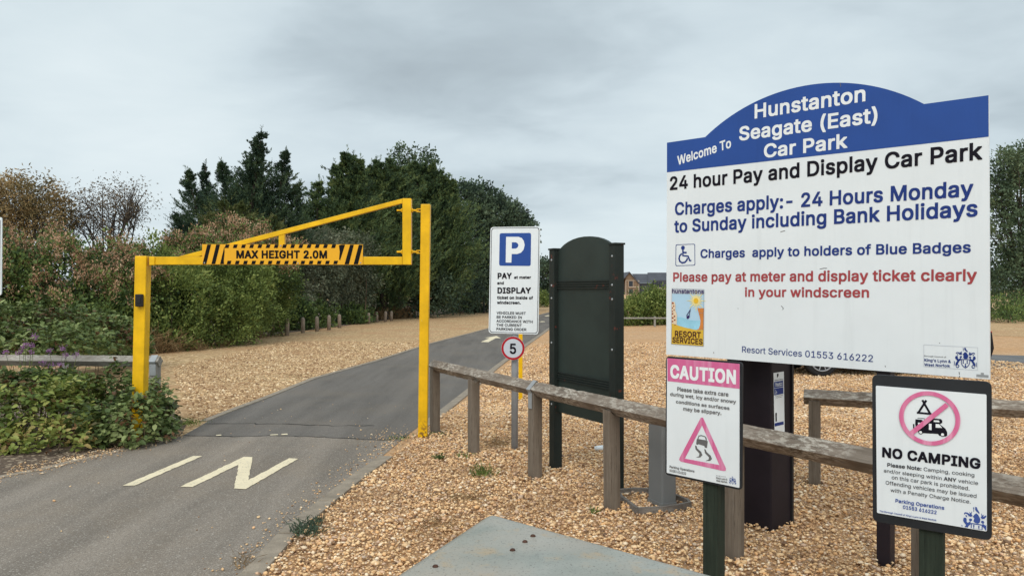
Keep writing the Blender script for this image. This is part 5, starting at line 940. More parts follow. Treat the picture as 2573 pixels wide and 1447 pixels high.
# beyond that only the larger stones, thinning out with distance
n2_ = 150000
Pf = np.stack([rng.uniform(-1.0, 14.0, n2_), 10.2 + 15.0 * rng.uniform(0, 1, n2_) ** 1.5, rng.uniform(0, 0.01, n2_)], 1)
Pf = Pf[inside(Pf, [(rw[6].x + 0.2, 10.2), (rw[8].x + 0.25, rw[8].y), (rw[10].x + 0.25, rw[10].y), (rw[11].x + 0.25, rw[11].y), (8.0, 25.2), (13.0, 15.6), (9.0, 10.2)])]
P = np.vstack([P, Pf]); size = np.concatenate([size, np.clip(rng.lognormal(math.log(0.027), 0.35, len(Pf)), 0.014, 0.06)])
# and little rings of stones shouldered up round whatever stands in the gravel
def ring(px, py, r, n):
    g = G(px, py); a_ = rng.uniform(0, 2 * np.pi, n); q = r * (1 + np.abs(rng.normal(0, 0.5, n)))
    return np.stack([g.x + np.cos(a_) * q, g.y + np.sin(a_) * q, rng.uniform(0.008, 0.030, n)], 1)
for px, py, r, n in ((1062, 1103, 0.09, 70), (1093, 1092, 0.08, 50), (1190, 1143, 0.08, 70), (1344, 1205, 0.08, 70), (1538, 1284, 0.08, 80), (1843, 1406, 0.08, 80), (1293, 1132, 0.055, 50), (1396, 1180, 0.07, 60), (1549, 1240, 0.07, 60), (2047, 1222, 0.08, 60), (2216, 1430, 0.07, 60), (1308, 1006, 0.05, 40)):
    q = ring(px, py, r, n); P = np.vstack([P, q]); size = np.concatenate([size, rng.uniform(0.018, 0.04, len(q))])
pebbles(P, size, 'gravel', M_PEB, smooth=False)
# strays that have spilt over the edging onto the road, and onto the bramble verge
sp = []
for i in range(5):
    a, b = rw[i], rw[i + 1]
    for k in range(60):
        t_ = random.random(); q = a.lerp(b, t_)
        sp.append((q.x - abs(random.gauss(0, 0.12)) - 0.01, q.y, 0.006))
for k in range(260):
    q = G(random.gauss(1000, 45), random.gauss(1105, 16)); sp.append((q.x, q.y, 0.006))
for k in range(50):
    q = G(random.uniform(560, 1050), random.uniform(1000, 1160)); sp.append((q.x, q.y, 0.006))
for k in range(25):
    q = G(random.uniform(100, 1000), random.uniform(1120, 1440)); sp.append((q.x, q.y, 0.004))
for a, b in zip(lw[:5], lw[1:6]):
    for k in range(190):
        q = a.lerp(b, random.random()); dd = random.gauss(0.16, 0.17)
        sp.append((q.x - dd * 0.35, q.y + dd, 0.008))
P = np.array(sp)
# pale chips and straw bits bedded in the verge
n1_ = 60000
Pv = np.stack([rng.uniform(-7.5, 1.0, n1_), 9.0 + 16.0 * rng.uniform(0, 1, n1_) ** 1.4, np.full(n1_, 0.004)], 1)
Pv = Pv[inside(Pv, [(p.x - 0.1, p.y) for p in lw[6:13]] + [(p.x, p.y) for p in hedge_foot[3:8][::-1]])]
pebbles(Pv, np.clip(rng.lognormal(math.log(0.026), 0.45, len(Pv)), 0.01, 0.07), 'verge_chippings', M_CHIP, sink=0.1)
pebbles(P, np.clip(rng.lognormal(math.log(0.013), 0.4, len(P)), 0.006, 0.03), 'stray_gravel', M_PEB)
# ================================================================== MATERIALS OF THE THINGS
M_YEL = paint('yellow_paint', (0.80, 0.46, 0.007), 0.42, 0.22, 5, 0.06, worn=(0.42, 0.30, 0.12), worn_at=0.70, streak=0.22)
M_YEL_RUST = paint('yellow_paint_chipped', (0.80, 0.45, 0.007), 0.45, 0.22, 5, 0.06, worn=(0.66, 0.55, 0.30), worn_at=0.665, foot=(0.12, 0.055, 0.025), streak=0.22)
M_ORANGE = paint('orange_sheeting', (0.80, 0.40, 0.02), 0.35, 0.06, 3, 0)
M_BLACK = paint('black_vinyl', (0.006, 0.006, 0.007), 0.5, 0.1, 3, 0, spec=0.1)
M_INK = paint('black_ink', (0.009, 0.008, 0.014), 0.5, 0.1, 3, 0, spec=0.1)
M_GREY_INK = paint('faded_ink', (0.13, 0.125, 0.125), 0.5, 0.1, 3, 0)
M_NAVY = paint('navy_vinyl', (0.012, 0.035, 0.19), 0.42, 0.08, 3, 0)
M_BLUE = paint('blue_vinyl', (0.016, 0.066, 0.29), 0.36, 0.14, 1.5, 0.02, spec=0.3, streak=0.2)
M_RED_FADED = paint('faded_red_vinyl', (0.36, 0.055, 0.06), 0.45, 0.12, 8, 0)
M_RED = paint('red_sheeting', (0.40, 0.012, 0.02), 0.4, 0.1, 4, 0)
M_WHITE = paint('white_board', (0.73, 0.77, 0.79), 0.32, 0.06, 1.6, 0.02, worn=(0.50, 0.51, 0.50), worn_at=0.80, spec=0.4, streak=0.13)
M_WHITE_VINYL = paint('white_vinyl', (0.76, 0.79, 0.80), 0.4, 0.05, 4, 0)
M_SIGNGREY = paint('sign_grey', (0.52, 0.55, 0.60), 0.35, 0.06, 3, 0)
def faded(name, c1, c2):
    m, t, b = newmat(name)
    v = coords(t, (22, 22, 1.2))
    f = noise(t, v, 1.4, 5, 0.6); g = noise(t, coords(t), 2.2, 2)
    a = N('ShaderNodeMath', t, operation='MULTIPLY'); t.links.new(maprange(t, f, 0.45, 0.7), a.inputs[0]); t.links.new(maprange(t, g, 0.35, 0.6), a.inputs[1])
    setc(t, b, mixc(t, a.outputs[0], c1, c2)); b.inputs['Roughness'].default_value = 0.42
    return m
M_PINK = faded('sun_bleached_pink', (0.60, 0.11, 0.27), (0.72, 0.42, 0.56))
M_PINK2 = faded('sun_bleached_pink_ring', (0.62, 0.13, 0.28), (0.74, 0.36, 0.50))
M_FRAME = paint('black_frame', (0.021, 0.023, 0.026), 0.55, 0.3, 4, 0.05)
M_GALV = paint('galvanised_steel', (0.36, 0.375, 0.385), 0.5, 0.14, 14, 0.05)
M_GALV.node_tree.nodes['Principled BSDF'].inputs['Metallic'].default_value = 0.35
M_POLE = paint('grey_pole', (0.30, 0.31, 0.325), 0.5, 0.16, 10, 0.05, worn=(0.14, 0.08, 0.05), worn_at=0.80)
M_DGREEN = paint('dark_green_paint', (0.027, 0.038, 0.033), 0.5, 0.25, 2.5, 0.08, worn=(0.075, 0.028, 0.02), worn_at=0.745)
M_DGREEN_POST = paint('dark_green_post_paint', (0.018, 0.024, 0.021), 0.55, 0.3, 3, 0.08, worn=(0.12, 0.03, 0.02), worn_at=0.625)
M_GREENWOOD = wood('green_stained_timber', (0.014, 0.020, 0.014), (0.034, 0.046, 0.032), 2)
M_AUB = paint('black_purple_powder_coat', (0.017, 0.012, 0.016), 0.55, 0.3, 3, 0.06)
M_RAIL = wood('weathered_rail', (0.135, 0.105, 0.080), (0.285, 0.235, 0.19), 0, lichen=(0.46, 0.42, 0.36))
M_RAIL_L = wood('silvered_rail', (0.19, 0.165, 0.135), (0.35, 0.32, 0.28), 0, lichen=(0.44, 0.42, 0.37))
M_POSTW = wood('weathered_post', (0.125, 0.095, 0.070), (0.225, 0.185, 0.145), 2)
M_POST_L = wood('silvered_post', (0.20, 0.185, 0.165), (0.34, 0.32, 0.29), 2)
M_RUBBER = paint('black_plastic', (0.018, 0.018, 0.02), 0.5, 0.2, 6, 0)
M_CONC = concrete('bollard_concrete', (0.30, 0.235, 0.18), 9)
M_RUST = paint('rusty_bolt', (0.075, 0.034, 0.022), 0.7, 0.35, 40, 0)

# ================================================================== HEIGHT BARRIER
GD = 8.75
def gp(px, py, dy=0.0):
    return D(px, py, GD + dy)
hb = thing('height_barrier', 'yellow steel height barrier across the lane with a striped max height plate', 'height barrier', (gp(1062, 1103).x, GD, 0))
def plate(pts, d0, d1):
    "vertical slab lying in the barrier's plane, from depth GD+d0 to GD+d1"
    f = [D(x, y, GD + d0) for x, y in pts]
    return MB().prism(f, Vector((0, d1 - d0, 0)))
BV = 0.006
# fixed posts (the tall one leans a touch)
def lean_post(xa0, xa1, ya, xb0, xb1, d0, d1, mat, name='post'):
    a0, a1 = D(xa0, ya, GD), D(xa1, ya, GD)
    b0x, b1x = (xb0 - CX) / F * GD, (xb1 - CX) / F * GD
    z1 = a0.z
    mb = MB().hexa([(b0x, GD + d0, -0.2), (b1x, GD + d0, -0.2), (b1x, GD + d1, -0.2), (b0x, GD + d1, -0.2), (a0.x, GD + d0, z1), (a1.x, GD + d0, z1), (a1.x, GD + d1, z1), (a0.x, GD + d1, z1)])
    return mb.build(name, mat, hb, bevel=0.01)
lean_post(1058.5, 1082, 514, 1050.5, 1073, -0.05, 0.055, M_YEL_RUST)
lean_post(345, 374, 643.5, 334, 362, -0.06, 0.07, M_YEL)
plate([(374.5, 644.5), (388, 644.5), (388, 666), (374.5, 666)], -0.055, 0.055).build('arm_bracket', M_YEL, hb, bevel=0.004)
fr = thing('swing_frame', None, None, (0, 0, 0)); fr.parent = hb; fr.location = -Vector(hb.location); WORLD[fr.name] = Vector()
plate([(389, 645), (1010.5, 645), (1010.5, 665), (389, 665)], -0.04, 0.05).build('lower_beam', M_YEL, fr, bevel=BV)
plate([(1011, 498.5), (1033, 498.5), (1033, 665), (1011, 665)], -0.04, 0.05).build('upright', M_YEL, fr, bevel=BV)
plate([(448, 644.6), (1010.6, 499.2), (1010.6, 510.5), (498, 644.6)], -0.036, 0.03).build('diagonal_brace', M_YEL, fr, bevel=0.004)
plate([(700, 592), (715, 588), (715, 644.6), (700, 644.6)], -0.03, 0.025).build('strut', M_YEL, fr, bevel=0.003)
for y in (528.8, 632.8):
    mb = MB().tube([gp(997, y), gp(1010, y)], 0.011).tube([gp(1008, y), gp(1011, y)], 0.022, 6).tube([gp(1033.5, y), gp(1037.5, y)], 0.024, 6).tube([gp(1037, y), gp(1052, y + 0.4)], 0.013)
    mb.build('hinge_bolt', M_YEL, fr, smooth=False)
    mb = MB()
    for s in (-3.2, 3.6):
        a = gp(1047, y + s); b_ = gp(1060, y + s)
        mb.bar(a, b_, 0.05, 0.010, (0, 1, 0))
    mb.build('hinge_lug', M_YEL, hb)
lb = plate([(338.5, 739), (356, 739), (356, 770.5), (338.5, 770.5)], -0.115, -0.061).build('lock_box', M_RUBBER, hb, bevel=0.012)
plate([(342, 748), (352, 748), (352, 762), (342, 762)], -0.122, -0.1152).build('cover_flap', M_RUBBER, lb, bevel=0.003)
# the plate
def zg(p): return p
GF = Face(400, GD - 0.055, 1000, GD - 0.055, (400, 320, 2.8943))
pl = GF.slab([(312, 850), (1482, 852), (1480, 998), (312, 995)], 0.004, 'sign_plate', M_ORANGE, hb)
bars = [[(350, 852), (378, 852), (343, 994), (315, 994)], [(415, 852), (443, 852), (408, 994), (380, 994)], [(474, 866), (476, 905), (470, 968), (472, 994), (443, 994)],
        [(1307, 860), (1322, 854), (1352, 854), (1316, 968), (1308, 960), (1313, 905)], [(1388, 854), (1416, 854), (1380, 996), (1348, 996)], [(1452, 854), (1480, 856), (1478, 868), (1446, 996), (1414, 996)]]
for k in range(14):
    x = 478 + k * 59.6
    if x < 1290:
        bars.append([(x + 6, 852), (x + 34, 852), (x + 26, 878), (x - 2, 878)])
for k in range(14):
    x = 492 + k * 59.6
    if x < 1300:
        bars.append([(x + 6, 970), (x + 34, 970), (x + 27, 995), (x - 1, 995)])
GF.shapes(bars, 'hazard_stripe', M_BLACK, pl, 1)
GF.text([('MAX HEIGHT 2.0M', 2)], (561, 950), (1221, 951), (561, 898), M_BLACK, pl)
for x, y in ((330, 985), (885, 862), (1465, 985), (1010, 988)):
    c = GF.to3(GF.to2((x, y)), 0.001)
    MB().tube([c, c + Vector((0, -0.006, 0))], 0.008, 8).build('bolt', M_GALV, pl)

# stop post beyond, where the open arm is held
c = G(1308, 1006)
sp_ = thing('barrier_stop_post', 'slim yellow post on the gravel behind the parking sign pole', 'post', c)
MB().box((c.x - 0.03, c.y - 0.03, -0.1), (c.x + 0.03, c.y + 0.03, 2.0)).build('post', M_YEL, sp_, bevel=0.005)
MB().box((c.x - 0.033, c.y - 0.033, 2.001), (c.x + 0.033, c.y + 0.033, 2.012)).build('cap', M_YEL, sp_)

# ================================================================== TIMBER KNEE RAILS
def fence(label, pts, zr, spans, group, mr, mp, side=0.047, half=0.07, ext=(0.0, 0.0), strap=None):
    base = Vector((pts[0].x, pts[0].y, 0))
    th = thing('knee_rail', label, 'fence', base, group)
    n = len(pts)
    for i, p in enumerate(pts):
        if p is None: continue
        d = (pts[min(i + 1, n - 1)] - pts[max(i - 1, 0)]); d.z = 0; d.normalize()
        ang = math.atan2(d.y, d.x)
        z = zr[i] if isinstance(zr, list) else zr
        h = side
        prof = [(-h, -0.25), (h, -0.25), (h, z - half * 2 + h - 0.002), (0, z - half * 2 - 0.002), (-h, z - half * 2 + h - 0.002)]
        tilt = random.gauss(0, 0.006)
        mb = MB()
        n5 = len(prof)
        vs = [(-h, y + zz * tilt, zz) for y, zz in prof] + [(h, y + zz * tilt, zz) for y, zz in prof]
        mb.add(vs, [tuple(range(n5))[::-1], tuple(range(n5, 2 * n5))] + [(k, (k + 1) % n5, (k + 1) % n5 + n5, k + n5) for k in range(n5)])
        mb.build('post', mp, th, M=Matrix.Translation((p.x, p.y, 0)) @ Matrix.Rotation(ang + random.gauss(0, 0.03), 4, 'Z'), bevel=0.004)
    for k, (i, j) in enumerate(spans):
        za = zr[i] if isinstance(zr, list) else zr; zb = zr[j] if isinstance(zr, list) else zr
        a = Vector((pts[i].x, pts[i].y, za - half)); b = Vector((pts[j].x, pts[j].y, zb - half))
        d = b - a
        if k == 0: a = a - d.normalized() * ext[0]
        if k == len(spans) - 1: b = b + d.normalized() * ext[1]
        d = b - a; ln = d.length - 0.006
        ns = max(4, int(ln / 0.05))
        vs, fs = [], []
        for s in range(ns + 1):
            x = 0.003 + ln * s / ns
            for (yy, zz) in ((0, half), (-half, 0), (0, -half), (half, 0)):
                chip = -abs(random.gauss(0, 0.0016)) if random.random() < 0.94 else -0.008
                r_ = 1 + chip / half
                vs.append((x, yy * r_ + random.gauss(0, 0.0007), zz * r_ + random.gauss(0, 0.0007)))
        for s in range(ns):
            for q in range(4):
                o = s * 4
                fs.append((o + q, o + (q + 1) % 4, o + 4 + (q + 1) % 4, o + 4 + q))
        fs += [(0, 1, 2, 3), tuple(ns * 4 + q for q in (3, 2, 1, 0))]
        X = d.normalized(); Y = Vector((0, 0, 1)).cross(X).normalized(); Z = X.cross(Y)
        Mx = Matrix((( X.x, Y.x, Z.x, a.x), (X.y, Y.y, Z.y, a.y), (X.z, Y.z, Z.z, a.z), (0, 0, 0, 1)))
        mb = MB().add(vs, fs)
        mb.build('rail', mr, th, M=Mx, bevel=0.003)
    for (i, w, t0) in (strap or []):
        p = pts[i]; d = (pts[min(i + 1, n - 1)] - pts[max(i - 1, 0)]); d.z = 0; d.normalize()
        nn = Vector((-d.y, d.x, 0))
        if nn.dot(-p) < 0: nn = -nn           # towards the camera
        z = (zr[i] if isinstance(zr, list) else zr)
        o = half + 0.004
        pr = [nn * -o + Vector((0, 0, z - half)), Vector((0, 0, z + 0.005)), nn * o + Vector((0, 0, z - half)), nn * (side + 0.004) + Vector((0, 0, z - half * 2 + side - 0.01)), nn * (side + 0.004) + Vector((0, 0, z - half * 2 - 0.10))]
        mb = MB()
        for a, b in zip(pr[:-1], pr[1:]):
            c = Vector((p.x, p.y, 0)) + (a + b) / 2; ax = (b - a)
            mb.obox(c, d, ax, d.cross(ax), w / 2, ax.length / 2 + 0.002, 0.002)
        mb.build('strap', M_GALV, th)
    return th
fp = [G(1093, 1090), G(1190, 1141), G(1344, 1203), G(1538, 1281), G(1843, 1403)]
dl = fp[4] - fp[3]
dl.z = 0
fp += [fp[4] + dl.normalized() * 1.2 * k + Vector((0.05, 0.0, 0)) * k for k in (1, 2, 3)]
fence('weathered timber knee rail starting at the tall yellow post, in front of the notice board', fp, [0.875, 0.88, 0.88, 0.875, 0.865, 0.86, 0.86, 0.86],
      [(0, 2), (2, 4), (4, 6), (6, 7)], 'timber knee rails', M_RAIL, M_POSTW, ext=(0.06, 0.3), strap=[(2, 0.06, 0)])
lp = [G(389, 1034), G(172, 1040), G(-60, 1047), G(-300, 1054)]
lp = [Vector(((389 - CX) / F * 9.75, 9.75, 0)), Vector(((170 - CX) / F * 9.85, 9.85, 0)), Vector(((-60 - CX) / F * 9.95, 9.95, 0)), Vector(((-320 - CX) / F * 10.05, 10.05, 0))]
fence('silvery timber knee rail half buried in brambles beside the short yellow post', lp, 0.865, [(0, 1), (1, 3)], 'timber knee rails', M_RAIL_L, M_POST_L, ext=(0.075, 0.4), side=0.05, half=0.072, strap=[(0, 0.085, 0)])
bp = [G(2047, 1220)]
bd = Vector((0.885, -0.42, 0)).normalized()
bp += [bp[0] + bd * 1.25 * k for k in (1, 2, 3, 4)]
fence('dark weathered knee rail on the gravel behind the no camping sign', bp, [0.84, 0.83, 0.83, 0.83, 0.83], [(0, 2), (2, 4)], 'timber knee rails', M_RAIL, M_POSTW, ext=(0.09, 0.4))

# ================================================================== PARKING SIGN
c = G(1293, 1131)
ps = thing('parking_sign', 'white pay and display sign with blue P over a round speed limit disc', 'parking sign', c)
top = D(1294, 600, c.y)
MB().tube([(c.x, c.y + 0.03, -0.2), (c.x + 0.005, c.y + 0.03, 2.2)], 0.036, 16).build('pole', M_POLE, ps, smooth=True)
PF = Face(1228, 8.18, 1358, 8.06, (1220, 560, 4.8267))
pn = PF.slab([(61, 52), (662, 44), (640, 1352), (37, 1336)], 0.012, 'panel', M_WHITE, ps, rad=0.035)
PF.shapes([([(72, 64), (652, 56), (631, 1340), (49, 1325)], [(78, 70), (646, 62), (625, 1334), (55, 1319)])], 'border', M_INK, pn, 1, rad=0.03)
PF.shapes([[(172, 126), (553, 122), (548, 523), (165, 520)]], 'blue_square', M_BLUE, pn, 1, rad=0.022)
PF.shapes([([(250, 170), (400, 170), (440, 185), (465, 220), (475, 270), (462, 325), (430, 362), (385, 378), (318, 378), (314, 482), (245, 481)], [(320, 236), (318, 313), (365, 313), (390, 300), (400, 272), (390, 248), (367, 236)])], 'lettering', M_WHITE_VINYL, pn, 2)
B1, B0 = 1, 0
for tx, a, b, h in (('PAY', (147, 675), (318, 675), (147, 610)), ('at meter', (347, 676), (552, 676), (347, 644)), ('and', (142, 745), (222, 745), (142, 712)),
                    ('DISPLAY', (145, 852), (551, 852), (145, 787)), ('ticket on inside of', (140, 922), (575, 926), (140, 888)), ('windscreen.', (139, 981), (428, 984), (139, 948)),
                    ('VEHICLES MUST', (135, 1106), (488, 1112), (135, 1075)), ('BE PARKED IN', (135, 1155), (440, 1160), (135, 1125)), ('ACCORDANCE WITH', (133, 1203), (572, 1213), (133, 1173)),
                    ('THE CURRENT', (133, 1252), (440, 1258), (133, 1221)), ('PARKING ORDER', (132, 1300), (495, 1308), (132, 1270))):
    PF.text([(tx, 2 if tx in ('PAY', 'DISPLAY', 'at meter', 'and', 'ticket on inside of', 'windscreen.') else 1)], a, b, h, M_INK, pn)
SF = Face(1228, 8.11, 1358, 8.08, (0, 0, 1))
cc = SF.to2((1289, 874.8)); rr = 29.6 / F * 8.1
dk_ = SF.slab(circ(cc, rr, 48), 0.006, 'speed_disc', M_SIGNGREY, ps, two=True)
SF.shapes([(circ(cc, rr - 0.002, 48), circ(cc, rr * 0.805, 48))], 'ring', M_RED, dk_, 1, two=True)
SF.text([('5', 1)], (1281, 888), (1297, 888), (1281, 863.5), M_INK, dk_)
for z in (2.05, 1.4):
    MB().box((c.x - 0.06, c.y - 0.003, z), (c.x + 0.06, c.y + 0.03, z + 0.03)).build('clamp', M_GALV, ps)

# ================================================================== DARK GREEN NOTICE BOARD (seen from behind)
na, nb_ = G(1396, 1178), G(1549, 1238)
nd = (nb_ - na).normalized(); nn = Vector((nd.y, -nd.x, 0))
if nn.dot(-na) < 0: nn = -nn
nbd = thing('notice_board', 'dark green arched notice board on two steel posts, seen from its back', 'notice board', na)
for p, zt in ((na, 2.075), (nb_, 2.075)):
    MB().obox(p + Vector((0, 0, zt / 2 - 0.1)), nd, nn, (0, 0, 1), 0.045, 0.045, zt / 2 + 0.1).build('post', M_DGREEN_POST, nbd, bevel=0.005)
    MB().obox(p + Vector((0, 0, zt + 0.008)), nd, nn, (0, 0, 1), 0.052, 0.052, 0.008).build('cap', M_DGREEN_POST, nbd)
NL = (nb_ - na).length
def npnt(x, z, w=0.0): return na + nd * x + nn * w + Vector((0, 0, z))
out = [(0.05, 0.55), (NL - 0.05, 0.55), (NL - 0.05, 2.06)]
for k in range(13):
    a = math.pi * (0.12 + 0.76 * k / 12)
    out.append((NL / 2 + (NL / 2 - 0.05) * math.cos(a) / math.cos(math.pi * .12), 2.06 + 0.115 * (math.sin(a) - math.sin(math.pi * .12)) / (1 - math.sin(math.pi * .12))))
out.append((0.05, 2.06))
q = [p for i, p in enumerate(out) if i == 0 or (Vector(p) - Vector(out[i - 1])).length > 0.004]
npan = MB().prism([npnt(x, z, 0.0) for x, z in q], -nn * 0.03).build('panel', M_DGREEN, nbd)
for z0 in (1.715, 0.862):
    mb = MB()
    for k in range(4):
        z = z0 + k * 0.021
        a, b = npnt(0.05, z, 0.008), npnt(NL - 0.05, z, 0.008)
        mb.bar(a, b, 0.016, 0.011, nn)
    mb.build('ribbed_trim', M_DGREEN_POST, nbd)
for z in (1.98, 1.74, 1.62, 1.20, 0.72, 0.62):
    for x in (0.0, NL):
        p = npnt(x, z, 0.045)
        MB().lathe((0, 0, 0), [(0.011, 0), (0.009, 0.004), (0.004, 0.007)], 10).build('bolt', M_GALV, nbd, M=Matrix.Translation(p) @ nn.to_track_quat('Z', 'Y').to_matrix().to_4x4())

# ================================================================== GREY PILLAR AND ITS GROUND FRAME
c = G(1664, 1281)
lf = G(1629, 1265) - c; rt_ = G(1691, 1274) - c
lf.normalize(); rt_ = Vector((-lf.y, lf.x, 0)) if Vector((-lf.y, lf.x, 0)).x > 0 else Vector((lf.y, -lf.x, 0))
gpil = thing('service_pillar', 'short grey metal pillar just behind the knee rail', 'pillar', c)
wl, wr, hh = 0.195, 0.13, 0.745
cen = c + lf * wl / 2 + rt_ * wr / 2
M_GREYP = paint('grey_cabinet_paint', (0.185, 0.19, 0.19), 0.55, 0.1, 3, 0.05)
MB().obox(cen + Vector((0, 0, hh / 2 - 0.05)), lf, rt_, (0, 0, 1), wl / 2, wr / 2, hh / 2 + 0.05).build('body', M_GREYP, gpil, bevel=0.012)
MB().obox(cen + Vector((0, 0, hh + 0.006)), lf, rt_, (0, 0, 1), wl / 2 + 0.006, wr / 2 + 0.006, 0.006).build('lid', M_GREYP, gpil, bevel=0.003)
MB().obox(cen + Vector((0, 0, 0.02)), lf, rt_, (0, 0, 1), wl / 2 + 0.004, wr / 2 + 0.004, 0.03).build('base_plate', M_GREYP, gpil, bevel=0.003)
ep = [G(x, y) for x, y in ((1552, 1246), (1560, 1262), (1602, 1294), (1665, 1291), (1706, 1285), (1734, 1279), (1728, 1272), (1692, 1257), (1645, 1245), (1600, 1242))]
eg = thing('ground_edging', 'bent weathered edging strip lying in a ring round the grey pillar', 'edging', ep[0])
for a, b in ((0, 2), (2, 5), (5, 8), (8, 10)):
    pts_ = [ep[i % len(ep)] for i in range(a, b + 1)]
    mb = MB()
    for i in range(len(pts_) - 1):
        p, q2 = pts_[i], pts_[i + 1]
        mb.bar(p + Vector((0, 0, 0.036)), q2 + Vector((0, 0, 0.036)), 0.024 + 0.0007 * i, 0.046 + 0.0009 * i)
    mb.build('strip', wood('edging_wood', (0.13, 0.11, 0.095), (0.26, 0.235, 0.21), 0), eg)

# ================================================================== PAY MACHINE
c = G(1938, 1336)
l_ = (G(1869, 1318) - c).normalized(); r_ = Vector((-l_.y, l_.x, 0)) if Vector((-l_.y, l_.x, 0)).y > 0 else Vector((l_.y, -l_.x, 0))
if r_.x < 0: r_ = -r_
pm = thing('pay_machine', 'tall black purple parking meter with a white instruction sticker behind the welcome board', 'parking meter', c)
wl, wr = 0.36, 0.295
cen = c + l_ * wl / 2 + r_ * wr / 2
MB().obox(cen + Vector((0, 0, 0.78)), l_, r_, (0, 0, 1), wl / 2, wr / 2, 0.83).build('body', M_AUB, pm, bevel=0.012)
MB().obox(cen + Vector((0, 0, 1.635)), l_, r_, (0, 0, 1), wl / 2 + 0.01, wr / 2 + 0.01, 0.022).build('cap', M_AUB, pm, bevel=0.01)
MB().obox(cen + r_ * (wr / 2 - 0.02) - l_ * (wl / 2 + 0.006) + Vector((0, 0, 0.8)), r_, l_, (0, 0, 1), 0.012, 0.006, 0.8).build('door_edge', M_RUBBER, pm)
# its right face carries the sticker
ca_, cb_ = c, c + r_ * wr
class F3(Face):
    def __init__(s, a, b, zoom):
        s.o = Vector((a.x, a.y, 0)); s.u = Vector((b.x - a.x, b.y - a.y, 0)).normalized(); s.v = Vector((0, 0, 1)); s.n = s.u.cross(s.v); s.z = zoom; s.lay = 0.0012
MF = F3(ca_, cb_, (1860, 900, 7.2357))
st = MF.slab([(600, 266), (786, 238), (800, 1330), (620, 1330)], 0.002, 'sticker', M_WHITE_VINYL, pm, w=0.003)
MF.lay = 0.0012; MF.o = MF.o + MF.n * 0.003
MF.shapes([[(613, 430), (775, 402), (780, 512), (614, 540)], [(614, 548), (780, 522), (782, 640), (616, 672)], [(624, 1178), (786, 1142), (788, 1200), (626, 1236)]], 'blue_square', M_NAVY, st)
MF.text([('706521', 1)], (630, 512), (762, 492), (630, 455), M_WHITE_VINYL, st)
MF.text([('Cashless Parking', 0)], (618, 412), (774, 388), (618, 385), M_INK, st)
MF.shapes([[(637, 992), (662, 986), (664, 1142), (640, 1150)], [(668, 280), (690, 272), (695, 300), (688, 330), (676, 334), (674, 352), (666, 354), (664, 300)]], 'symbol', M_INK, st)
MF.shapes(MF.stroke([[(640, 570), (641, 605), (655, 605), (662, 635)], [(632, 612), (630, 632), (640, 646), (652, 640)]], 0.004), 'symbol', M_WHITE_VINYL, st, 2, two=True)
MF.text([('PAY FOR YOUR PARKING', 0)], (632, 698), (770, 672), (632, 682), M_INK, st)
MF.text([('using your smartphone', 0)], (640, 722), (762, 700), (640, 708), M_INK, st)

# ================================================================== WELCOME BOARD
DL = 5.76
_u = Vector((-0.0 + 0.727, -0.686, 0))
wb_l = D(1674, YH, DL); wb_r = D(2487, YH, DL * 0.7465)
WF = Face(1674, DL, 2487, DL * 0.7465, (0, 0, 1))
bc = WF.to3((1.0, 0.0))
wb = thing('welcome_board', 'large white car park welcome board with an arched blue top and blue and red writing', 'sign board', (bc.x, bc.y, 0))
A1, A2, A3 = WF.to2((1772, 345)), WF.to2((2322, 262)), WF.to2((2100, 208.5))
def circ3(a, b, c):
    ax, ay, bx, by, cx, cy = a.x, a.y, b.x, b.y, c.x, c.y
    d = 2 * (ax * (by - cy) + bx * (cy - ay) + cx * (ay - by))
    ux = ((ax * ax + ay * ay) * (by - cy) + (bx * bx + by * by) * (cy - ay) + (cx * cx + cy * cy) * (ay - by)) / d
    uy = ((ax * ax + ay * ay) * (cx - bx) + (bx * bx + by * by) * (ax - cx) + (cx * cx + cy * cy) * (bx - ax)) / d
    return Vector((ux, uy)), math.hypot(ax - ux, ay - uy)
cc, cr_ = circ3(A1, A2, A3)
t1 = math.atan2(A1.y - cc.y, A1.x - cc.x); t2 = math.atan2(A2.y - cc.y, A2.x - cc.x)
arc = [cc + Vector((math.cos(t1 + (t2 - t1) * k / 32), math.sin(t1 + (t2 - t1) * k / 32))) * cr_ for k in range(33)]
oBL, oBR, oTR, oTL = WF.to2((1674, 890)), WF.to2((2487, 953)), WF.to2((2484, 240)), WF.to2((1676, 359))
mL, mR = WF.to2((1676, 433.5)), WF.to2((2484.5, 344))
board = WF.slab([oBL, oBR, oTR] + arc[::-1] + [oTL], 0.02, 'panel', M_WHITE, wb, two=True)
WF.shapes([[mL, mR, oTR] + arc[::-1] + [oTL]], 'header', M_BLUE, board, 1, two=True)
ZA, ZB = (1640, 180, 2.7578), (1640, 580, 2.7578)
WF.z = ZA
for tx, a, b, h, mt in (('Hunstanton', (707, 325), (1475, 203), (707, 232), M_WHITE_VINYL), ('Seagate (East)', (600, 478), (1558, 350), (600, 388), M_WHITE_VINYL), ('Car Park', (772, 597), (1350, 526), (772, 508), M_WHITE_VINYL),
                        ('24 hour Pay and Display Car Park', (120, 820), (2285, 606), (120, 733), M_INK), ('Charges apply:- 24 Hours Monday', (155, 993), (2222, 861), (155, 911), M_NAVY),
                        ('to Sunday including Bank Holidays', (150, 1114), (2252, 1000), (150, 1032), M_NAVY)):
    WF.text([(tx, 1)], a, b, h, mt, board)
WF.text([('Welcome To', 1)], (174, 648), (545, 525), (174, 588), M_WHITE_VINYL, board, shear=0.15)
WF.z = ZB
